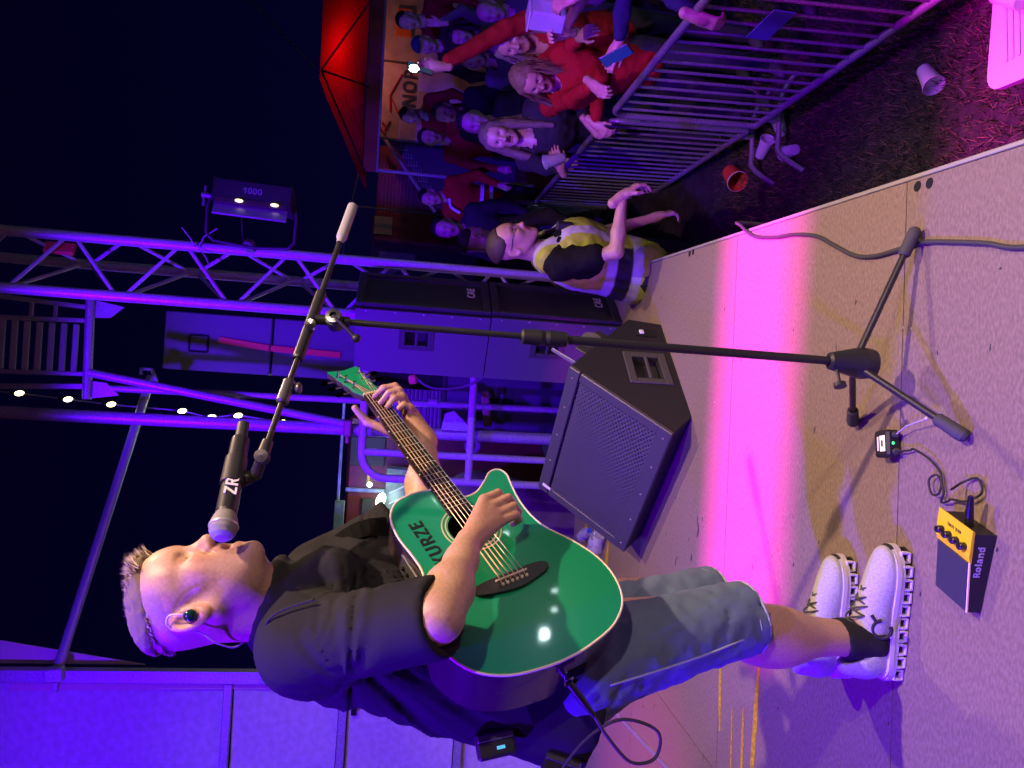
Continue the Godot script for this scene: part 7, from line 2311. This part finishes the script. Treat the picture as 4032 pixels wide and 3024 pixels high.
func head_mesh(open: float, jaw: float, cell: float) -> ArrayMesh:
	var key := "head_%.3f_%.2f_%.4f" % [open, jaw, cell]
	if not kept.has(key):
		var s := sdf()
		head_volume(s, Transform3D(), {"open": open, "jaw": jaw})
		s.cap(V(-0.025, -0.04, 0), V(-0.045, -0.165, 0), 0.052, 0.057, 0.03)
		s.cap(V(-0.045, -0.165, 0), V(-0.03, -0.25, 0), 0.058, 0.070, 0.03)
		kept[key] = s.build(cell, func(l: Vector3, n: Vector3) -> Color: return Color.BLACK if l.x > 0.074 and absf(l.z) < 0.022 and l.y < -0.061 and l.y > -0.086 - open else Color.WHITE)
	return kept[key]

func hand_mesh(side: float, curl: float, cell: float) -> ArrayMesh:
	var key := "hand_%.0f_%.2f_%.4f" % [side, curl, cell]
	if not kept.has(key):
		var s := sdf()
		hand_volume(s, Vector3.ZERO, Vector3.RIGHT, Vector3.UP, side, curl)
		s.cap(V(-0.06, 0, 0), Vector3.ZERO, 0.027, 0.0245, 0.02)
		kept[key] = s.build(cell, func(l: Vector3, n: Vector3) -> Color: return Color.WHITE)
	return kept[key]

func placed(m: ArrayMesh, T: Transform3D, skin: Color, lip: Color) -> ArrayMesh:
	var a := m.surface_get_arrays(0)
	a[Mesh.ARRAY_VERTEX] = T * (a[Mesh.ARRAY_VERTEX] as PackedVector3Array)
	a[Mesh.ARRAY_NORMAL] = Transform3D(T.basis.orthonormalized(), Vector3.ZERO) * (a[Mesh.ARRAY_NORMAL] as PackedVector3Array)
	var c: PackedColorArray = a[Mesh.ARRAY_COLOR]
	for i in c.size():
		c[i] = skin if c[i].r > 0.5 else lip
	a[Mesh.ARRAY_COLOR] = c
	var r := ArrayMesh.new()
	r.add_surface_from_arrays(Mesh.PRIMITIVE_TRIANGLES, a)
	return r

func worn(t: Node3D, called: String, m: ArrayMesh, T: Transform3D, mm: Material) -> MeshInstance3D:
	var p := part(t, called, m, mm)
	p.transform = Transform3D(Basis(), p.position) * T
	return p

func hair_for(t: Node3D, HT: Transform3D, hb: Basis, k: float, o: Dictionary) -> void:
	var hc: Color = o.hair
	var style: String = o.get("style", "short")
	var sc := k * 0.97
	if style == "bald":
		return
	var m := mat("hair_" + hc.to_html(), hc.r, hc.g, hc.b, 0.5, {"world": false, "tri": Vector3(55, 6, 55), "tex": noise_tex("hairt2", 0.06, 0.35, 1.0, 4), "bump": bump_tex("hairb2", 0.1, 6.0, 3)})
	var L: float = o.get("length", 0.26)
	var key := "hair_%s_%.2f" % [style, L]
	if not kept.has(key):
		var s := sdf()
		if style == "cap":
			s.ell(V(-0.006, 0.044, 0), V(0.105, 0.085, 0.084), 0.01)
			s.rbox(V(0.0, -0.075, 0), V(0.2, 0.12, 0.2), 0.01, 0.008, -1)
			s.ell(V(0.115, 0.046, 0), V(0.065, 0.010, 0.066), 0.012)
		else:
			s.ell(V(-0.014, 0.040, 0), V(0.106, 0.090, 0.085), 0.01)
		if style == "short":
			s.rbox(V(0.0, -0.085, 0), V(0.3, 0.118, 0.3), 0.01, 0.01, -1, Basis(Vector3.BACK, -0.25))
			s.rbox(V(0.150, -0.02, 0), V(0.070, 0.115, 0.2), 0.01, 0.01, -1, Basis(Vector3.BACK, 0.2))
		if style == "long":
			# curtains at both sides and down the back, face left free
			s.rbox(V(0.125, -0.055, 0), V(0.085, 0.098, 0.056), 0.035, 0.015, -1)
			for z in [-1.0, 1.0]:
				var dn := Vector3.DOWN * L
				var b := V(0.012, -0.07, 0.088 * z)
				s.cap(V(0.030, 0.045, 0.068 * z), b, 0.026, 0.028, 0.03)
				s.cap(b, b + dn + V(0.05, 0, 0.03 * z), 0.030, 0.020, 0.03)
				s.cap(V(-0.04, 0.0, 0.06 * z), V(-0.06, 0, 0.06 * z) + dn, 0.045, 0.035, 0.04)
			var n := FastNoiseLite.new()
			n.seed = 4
			n.frequency = 1.0
			s.fold = func(l: Vector3) -> float: return n.get_noise_3d(l.x * 60.0, l.y * 9.0, l.z * 60.0) * 0.007
		kept[key] = s.build(0.0095)
	if style == "cap":
		worn(t, "cap", kept[key], HT, mat("cap_" + hc.to_html(), hc.r, hc.g, hc.b, 0.8))
		return
	var hp := worn(t, "hair", kept[key], HT, m)
	if style == "short":
		return
	# loose strands over the mass
	var rg := RandomNumberGenerator.new()
	rg.seed = int(HT.origin.x * 1000)
	var bl := []
	for i in 420:
		var z := -1.0 if i % 2 == 0 else 1.0
		var u := rg.randf()
		var r: Vector3 = HT * V(lerpf(0.055, -0.09, rg.randf()), lerpf(0.10, -0.10, u), (0.080 + 0.012 * rg.randf()) * z * lerpf(0.55, 1.15, minf(u * 2.0, 1.0)))
		var d: Vector3 = (Vector3.DOWN + hb * V(rg.randf_range(-0.1, 0.2), 0, rg.randf_range(0.0, 0.25) * z)).normalized()
		bl.append([r, d, L * rg.randf_range(0.4, 0.9) * sc, 0.0035, hb * V(rg.randf_range(-0.2, 0.25), 0, rg.randf_range(-0.15, 0.2) * z), Color(hc.r, hc.g, hc.b) * rg.randf_range(0.7, 1.35), hb * V(0.5, 0.2, z)])
	var hsn := part(hp, "hair_strands", blades(bl), mat("hair_strand", 1, 1, 1, 0.55, {"vc": true, "two": true}))
	hsn.transform = HT.affine_inverse()

func phone(at: Vector3, right: Vector3, up: Vector3, label: String, lit: Color, power: float) -> void:
	var n := right.cross(up).normalized()
	var o := thing("phone", at, label, "phone")
	part(o, "phone_shell", mb().box(at, V(0.074, 0.150, 0.009), Basis(right, up, n), 0.004).mesh(), mat("phone_black", 0.012, 0.012, 0.014, 0.25))
	part(o, "phone_screen", mb().box(at + n * 0.0052, V(0.067, 0.142, 0.0012), Basis(right, up, n)).mesh(), mat("screen_" + lit.to_html(), 0.02, 0.02, 0.03, 0.1, {"emit": lit, "power": power}))

func crowd() -> void:
	var bk := mb()
	var zs := [-5.2, -5.6, -6.0, -6.5, -7.0, -7.5, -8.0, -8.6, -13.0]
	for i in zs.size() - 1:
		bk.quad(V(0.85, bank_y(zs[i]) + 0.004, zs[i]), V(9.0, bank_y(zs[i]) + 0.004, zs[i]), V(9.0, bank_y(zs[i + 1]) + 0.004, zs[i + 1]), V(0.85, bank_y(zs[i + 1]) + 0.004, zs[i + 1]))
	bk.quad(V(0.85, -1.1, -5.2), V(0.85, -0.996, -5.2), V(0.85, -0.15, -13.0), V(0.85, -1.1, -13.0))
	solo("bank", bk.mesh(), mat("soil"), "", "", "", "structure")
	var cam := V(0, 1.25, 0)
	var to := func(p: Vector3, q: Vector3) -> Vector3: return (q - p).normalized()
	# --- security guard between stage and barrier
	var ge := V(0.80, 0.715, -3.90)
	var gd := person({"eye": ge, "face": V(0.80, 0.06, 0.58), "body": V(0.85, 0, 0.45), "ground": -1.0, "top": Color(0.010, 0.010, 0.013), "top_name": "t_shirt", "sleeve": 0.3, "hair": Color(0.10, 0.065, 0.05), "style": "short", "r": V(0.955, 0.215, -3.66), "l": V(0.98, -0.12, -4.12), "rdir": V(0.6, -0.7, 0.1), "curl": 0.6, "jaw": 1.05, "legs": Color(0.012, 0.012, 0.016), "cell": 0.0066, "label": "security guard in black with yellow reflective vest beside the stage"})
	guard_vest(gd, ge)
	# --- front row
	var w1 := V(1.60, 0.70, -5.0)
	person({"eye": w1, "face": to.call(w1, V(-0.3, 1.0, -1.2)), "body": V(-0.55, 0, 0.83), "ground": -1.0, "feet": V(1.93, -1, -5.22), "top": Color(0.012, 0.011, 0.014), "hair": Color(0.36, 0.27, 0.19), "style": "long", "length": 0.27, "open": 0.012, "lip": Color(0.36, 0.07, 0.09), "r": V(1.36, 0.335, -4.68), "l": V(1.66, 0.16, -4.72), "rdir": V(0.3, 0.35, 0.5), "rback": V(-0.9, -0.1, 0.4), "ldir": V(-0.6, -0.5, 0.3), "curl": 0.6, "cell": 0.0066, "label": "long haired woman in black jacket holding a cup at the barrier"})
	cup(V(1.40, 0.335, -4.61), V(-0.35, 0.9, 0.1), 0.95, "pale plastic cup held by the long haired woman in black", mat("cup_frost"), "cups held in the crowd")
	var w2 := V(1.745, 0.565, -4.42)
	person({"eye": w2, "face": V(-0.62, -0.38, 0.70), "roll": -0.22, "body": V(-0.7, 0, 0.7), "ground": -1.0, "feet": V(2.03, -1, -4.62), "top": Color(0.42, 0.018, 0.022), "hair": Color(0.42, 0.31, 0.18), "style": "long", "length": 0.20, "open": 0.012, "lip": Color(0.38, 0.08, 0.10), "r": V(1.66, 0.30, -4.10), "l": V(1.585, 0.175, -4.50), "ldir": V(-0.5, -0.6, 0.2), "rdir": V(-0.4, -0.3, 0.4), "curl": 0.6, "cell": 0.0066, "label": "blonde woman in red jacket leaning her hand on the barrier rail"})
	var w3 := V(2.06, 0.70, -4.66)
	person({"eye": w3, "face": V(-0.55, -0.1, 0.72), "body": V(-0.7, 0, 0.6), "ground": -1.0, "feet": V(2.35, -1, -4.95), "top": Color(0.45, 0.02, 0.03), "hair": Color(0.55, 0.47, 0.36), "style": "long", "length": 0.34, "r": V(1.98, 0.35, -4.25), "l": V(1.835, 1.125, -4.55), "ldir": V(-0.12, 1.0, 0.05), "lback": V(0.5, 0.1, -0.8), "curl": 0.6, "cell": 0.0066, "label": "woman in red jacket raising a glowing phone above the crowd"})
	var ph := V(1.80, 1.235, -4.53)
	phone(ph, V(0.75, 0, -0.6).normalized(), V(0.15, 0.98, 0.1).normalized(), "phone with bright white flash raised above the crowd", Color(0.2, 0.35, 0.45), 0.4)
	var fl := thing("phone_flash", ph + V(-0.02, 0.03, 0.03), "round white flash light glowing on the raised phone", "flash light")
	part(fl, "flash_lens", mb().ball(ph + V(-0.012, 0.035, 0.022), V(0.022, 0.030, 0.010), Basis(), 14, 9).mesh(), mat("flash_glow", 1, 1, 1, 0.3, {"emit": Color(0.85, 1.0, 0.98), "power": 14.0}))
	var l := OmniLight3D.new()
	l.name = "light"
	l.light_color = Color(0.85, 1.0, 0.98)
	l.light_energy = 0.03
	l.light_size = 0.02
	l.omni_range = 10.0
	l.omni_attenuation = 2.0
	l.shadow_enabled = true
	l.position = V(0.008, 0.005, -0.008)
	fl.add_child(l)
	# near the right edge: leaning on the rail, head out of the picture
	person({"eye": V(2.02, 0.60, -3.30), "face": V(-0.8, -0.1, 0.5), "body": V(-0.9, 0, 0.3), "ground": -1.0, "feet": V(2.05, -1, -3.05), "top": Color(0.035, 0.035, 0.10), "hair": Color(0.30, 0.2, 0.12), "style": "long", "r": V(1.60, 0.095, -3.12), "l": V(1.66, 0.305, -3.60), "rdir": V(-0.25, -0.95, 0.1), "rback": V(-0.9, 0.2, 0.3), "ldir": V(-0.5, 0.2, -0.2), "lback": V(0.2, 0.2, 0.9), "curl": 0.6, "legs": Color(0.55, 0.05, 0.16), "skirt": true, "leg_name": "skirt", "shoes": Color(0.6, 0.58, 0.6), "cell": 0.0066, "label": "person in dark blue jacket and pink skirt leaning over the barrier"})
	phone(V(1.60, 0.315, -3.58), V(0.2, 0.55, 0.5).normalized(), V(-0.35, 0.75, -0.55).normalized(), "phone with blue screen held low behind the barrier", Color(0.05, 0.15, 0.6), 0.8)
	person({"eye": V(2.16, 0.70, -4.05), "face": V(-0.6, -0.2, 0.7), "body": V(-0.8, 0, 0.5), "ground": -1.0, "feet": V(2.42, -1, -4.1), "top": Color(0.42, 0.30, 0.42), "sleeve": 0.3, "top_name": "t_shirt", "hair": Color(0.2, 0.14, 0.1), "style": "short", "r": V(1.93, 0.50, -3.72), "l": V(1.86, 0.50, -3.98), "rdir": V(-0.3, 0.7, -0.3), "ldir": V(-0.3, 0.7, 0.3), "curl": 0.6, "cell": 0.0066, "label": "person in pale top lifting a clear plastic jug"})
	var jg := thing("plastic_jug", V(1.885, 0.52, -3.88), "square clear plastic jug held up at the right edge", "jug")
	part(jg, "jug_wall", mb().box(V(1.885, 0.615, -3.88), V(0.115, 0.19, 0.11), Basis(Vector3.UP, 0.5), 0.012).mesh(), mat("jug_clear", 0.55, 0.55, 0.9, 0.2, {"alpha": 0.45}))
	part(jg, "jug_rim", mb().box(V(1.885, 0.708, -3.88), V(0.125, 0.012, 0.12), Basis(Vector3.UP, 0.5), 0.004).mesh(), mat("cup_frost"))
	# --- further back
	var back := [
		{"eye": V(2.87, 0.714, -6.0), "face": V(-0.65, -0.1, 0.75), "top": Color(0.10, 0.095, 0.10), "hair": Color(0.1, 0.08, 0.07), "style": "bald", "jaw": 1.05, "label": "bald man in grey jacket near the right edge of the crowd"},
		{"eye": V(3.19, 1.20, -7.5), "face": V(-0.6, 0, 0.8), "top": Color(0.05, 0.02, 0.03), "hair": Color(0.02, 0.03, 0.09), "style": "cap", "jaw": 1.05, "label": "man in navy cap in front of the white stall wall"},
		{"eye": V(3.02, 0.90, -6.8), "face": V(-0.5, -0.05, 0.85), "top": Color(0.14, 0.13, 0.14), "hair": Color(0.06, 0.04, 0.03), "style": "long", "r": V(2.80, 0.65, -6.5), "l": V(3.03, 1.08, -6.60), "ldir": V(-0.1, 1, 0), "lback": V(0.3, 0, -0.9), "curl": 0.15, "open": 0.012, "label": "dark haired woman raising one open hand in the crowd"},
		{"eye": V(2.318, 0.985, -6.8), "face": V(-0.55, 0.05, 0.8), "top": Color(0.014, 0.013, 0.016), "inner": Color(0.17, 0.16, 0.14), "hair": Color(0.16, 0.13, 0.11), "style": "short", "jaw": 1.05, "label": "man in open black jacket over a grey shirt in the middle of the crowd"},
		{"eye": V(2.27, 1.09, -7.3), "face": V(-0.3, 0, 0.95), "top": Color(0.30, 0.02, 0.02), "hair": Color(0.05, 0.035, 0.03), "style": "short", "label": "man in red sweater directly behind the black jacket man"},
		{"eye": V(2.80, 1.30, -8.5), "face": V(-0.9, 0, 0.4), "top": Color(0.35, 0.02, 0.03), "inner": Color(0.4, 0.38, 0.42), "hair": Color(0.015, 0.012, 0.012), "style": "short", "label": "dark haired person in red and white jacket below the stall lettering"},
		{"eye": V(1.72, 1.05, -7.5), "face": V(-0.6, 0, 0.7), "top": Color(0.45, 0.025, 0.02), "hair": Color(0.02, 0.018, 0.02), "style": "short", "stripes": true, "label": "steward in red jacket with reflective stripes near the hoarding"},
		{"eye": V(1.26, 0.93, -6.5), "face": V(-0.35, 0, 0.93), "top": Color(0.012, 0.012, 0.014), "hair": Color(0.03, 0.02, 0.02), "style": "short", "jaw": 1.05, "label": "dark dressed man with dim face under the grey letters"},
		{"eye": V(1.10, 0.76, -5.6), "face": V(0.9, 0, -0.4), "top": Color(0.012, 0.012, 0.014), "hair": Color(0.07, 0.04, 0.035), "style": "short", "label": "brown haired person seen from behind next to the guard's head"},
		{"eye": V(3.62, 1.38, -8.0), "face": V(-0.7, 0, 0.7), "top": Color(0.25, 0.015, 0.02), "hair": Color(0.02, 0.015, 0.015), "style": "short", "label": "person in dark red top furthest right under the canopy"},
		{"eye": V(2.62, 0.82, -6.3), "face": V(-0.6, 0, 0.8), "top": Color(0.10, 0.10, 0.11), "hair": Color(0.09, 0.06, 0.04), "style": "short", "label": "man in grey jacket behind the raised red sleeve"},
		{"eye": V(1.98, 0.80, -5.9), "face": V(-0.4, 0, 0.9), "top": Color(0.010, 0.010, 0.012), "inner": Color(0.15, 0.14, 0.15), "hair": Color(0.05, 0.04, 0.035), "style": "short", "jaw": 1.05, "label": "man in dark coat standing right behind the long haired woman"}]
	for q in back:
		q.body = V(-0.6, 0, 0.8)
		q.cell = 0.0105
		var p := person(q)
		if q.has("stripes"):
			var e: Vector3 = q.eye
			for y in [-0.50, -0.59]:
				part(p, "reflective_stripe", mb().lathe(PackedVector2Array([Vector2(0.175, -0.018), Vector2(0.175, 0.018)]), V(e.x + 0.08, e.y + y, e.z - 0.12), Vector3.UP, 20).mesh(), mat("reflective", 0.8, 0.78, 0.8, 0.4, {"two": true}))
			part(p, "reflective_stripe", mb().tube(spline(PackedVector3Array([V(e.x - 0.10, e.y - 0.30, e.z + 0.05), V(e.x - 0.05, e.y - 0.21, e.z + 0.04), V(e.x + 0.03, e.y - 0.19, e.z + 0.02)]), 5), 0.016, 6).mesh(), mat("reflective"))

func guard_vest(gd: Node3D, eye: Vector3) -> void:
	# sleeveless vest over the chest: neon panels with reflective bands, glasses on the face
	var f := V(0.85, 0, 0.45).normalized()
	var rt := f.cross(Vector3.UP)
	var look := V(0.80, 0.06, 0.58).normalized()
	var hz := look.cross(Vector3.UP).normalized()
	var k := clampf((eye.y + 1.0) / 1.63, 0.85, 1.12)
	var HT := Transform3D(Basis(look, hz.cross(look).normalized(), hz) * Basis.from_scale(Vector3.ONE * k * 0.97), eye - look * 0.085 * k)
	var neck: Vector3 = HT * V(-0.045, -0.165, 0)
	var ft := V(neck.x, -1, neck.z) - f * 0.06
	var pel := V(ft.x, -1 + 0.95 * k, ft.z)
	var chest := pel.lerp(neck, 0.66) + f * 0.02
	var vs := sdf()
	vs.cap(neck.lerp(chest, 0.30), chest, 0.105 * k, 0.150 * k, 0.06)
	vs.cap(chest, pel, 0.155 * k, 0.165 * k, 0.08)
	vs.ell(chest + f * 0.03, Vector3(0.145, 0.17, 0.180) * k, 0.06, 1, Basis(f, Vector3.UP, rt))
	vs.cap(neck + rt * 0.10 + V(0, -0.015, 0), neck - rt * 0.10 + V(0, -0.015, 0), 0.068 * k, 0.068 * k, 0.05)
	for s in [-1.0, 1.0]:
		vs.ell(neck + rt * 0.225 * s - Vector3.UP * 0.14, Vector3(0.13, 0.20, 0.085), 0.01, -1, Basis(f, Vector3.UP, rt))
	vs.cap(neck + Vector3.UP * 0.10, neck.lerp(chest, 0.4) + f * 0.09, 0.06 * k, 0.075 * k, 0.01, -1)
	var n := FastNoiseLite.new()
	n.frequency = 1.0
	vs.fold = func(p: Vector3) -> float: return absf(n.get_noise_3d(p.x * 8.0, p.y * 9.0, p.z * 8.0)) * 0.02 - 0.006
	var neon := Color(0.50, 0.66, 0.05)
	var silver := Color(0.62, 0.62, 0.68)
	var dark := Color(0.012, 0.012, 0.016)
	var paint := func(p: Vector3, nn: Vector3) -> Color:
		var y := p.y - pel.y
		var side := (p - chest).dot(rt)
		if absf(y - 0.06) < 0.028 or absf(y - 0.20) < 0.026:
			return silver
		if absf(absf(side) - 0.095) < 0.024 and y > 0.20:
			return silver
		if y < 0.17 and y > 0.09 and absf(side) < 0.2 and (p - chest).dot(f) < 0.10:
			return dark
		return neon
	part(gd, "reflective_vest", vs.build(0.0105, paint), mat("vest_cloth", 1, 1, 1, 0.6, {"vc": true, "tri": 14.0, "tex": noise_tex("cotton", 0.15, 0.75, 1.0, 3)}))
	var gl := mb()
	for z in [-1.0, 1.0]:
		var rr := PackedVector3Array()
		for i in 15:
			var a := TAU * i / 14.0
			rr.append(HT * V(0.104, -0.004 + 0.017 * sin(a), (0.031 + 0.021 * cos(a)) * z))
		gl.tube(rr, 0.0016, 5, false)
		gl.tube(PackedVector3Array([HT * V(0.103, 0.002, 0.051 * z), HT * V(0.075, 0.004, 0.070 * z), HT * V(0.0, 0.006, 0.080 * z)]), 0.0018, 5)
	gl.tube(PackedVector3Array([HT * V(0.104, 0.002, 0.010), HT * V(0.107, 0.004, 0.0), HT * V(0.104, 0.002, -0.010)]), 0.0016, 5)
	part(gd, "glasses", gl.mesh(), mat("glasses_dark", 0.02, 0.02, 0.025, 0.3))
	part(gd, "radio_strap", mb().box(chest + rt * 0.05 + f * 0.165 + V(0, 0.10, 0), V(0.05, 0.09, 0.03), Basis(f, Vector3.UP, rt), 0.01).mesh(), mat("rubber"))
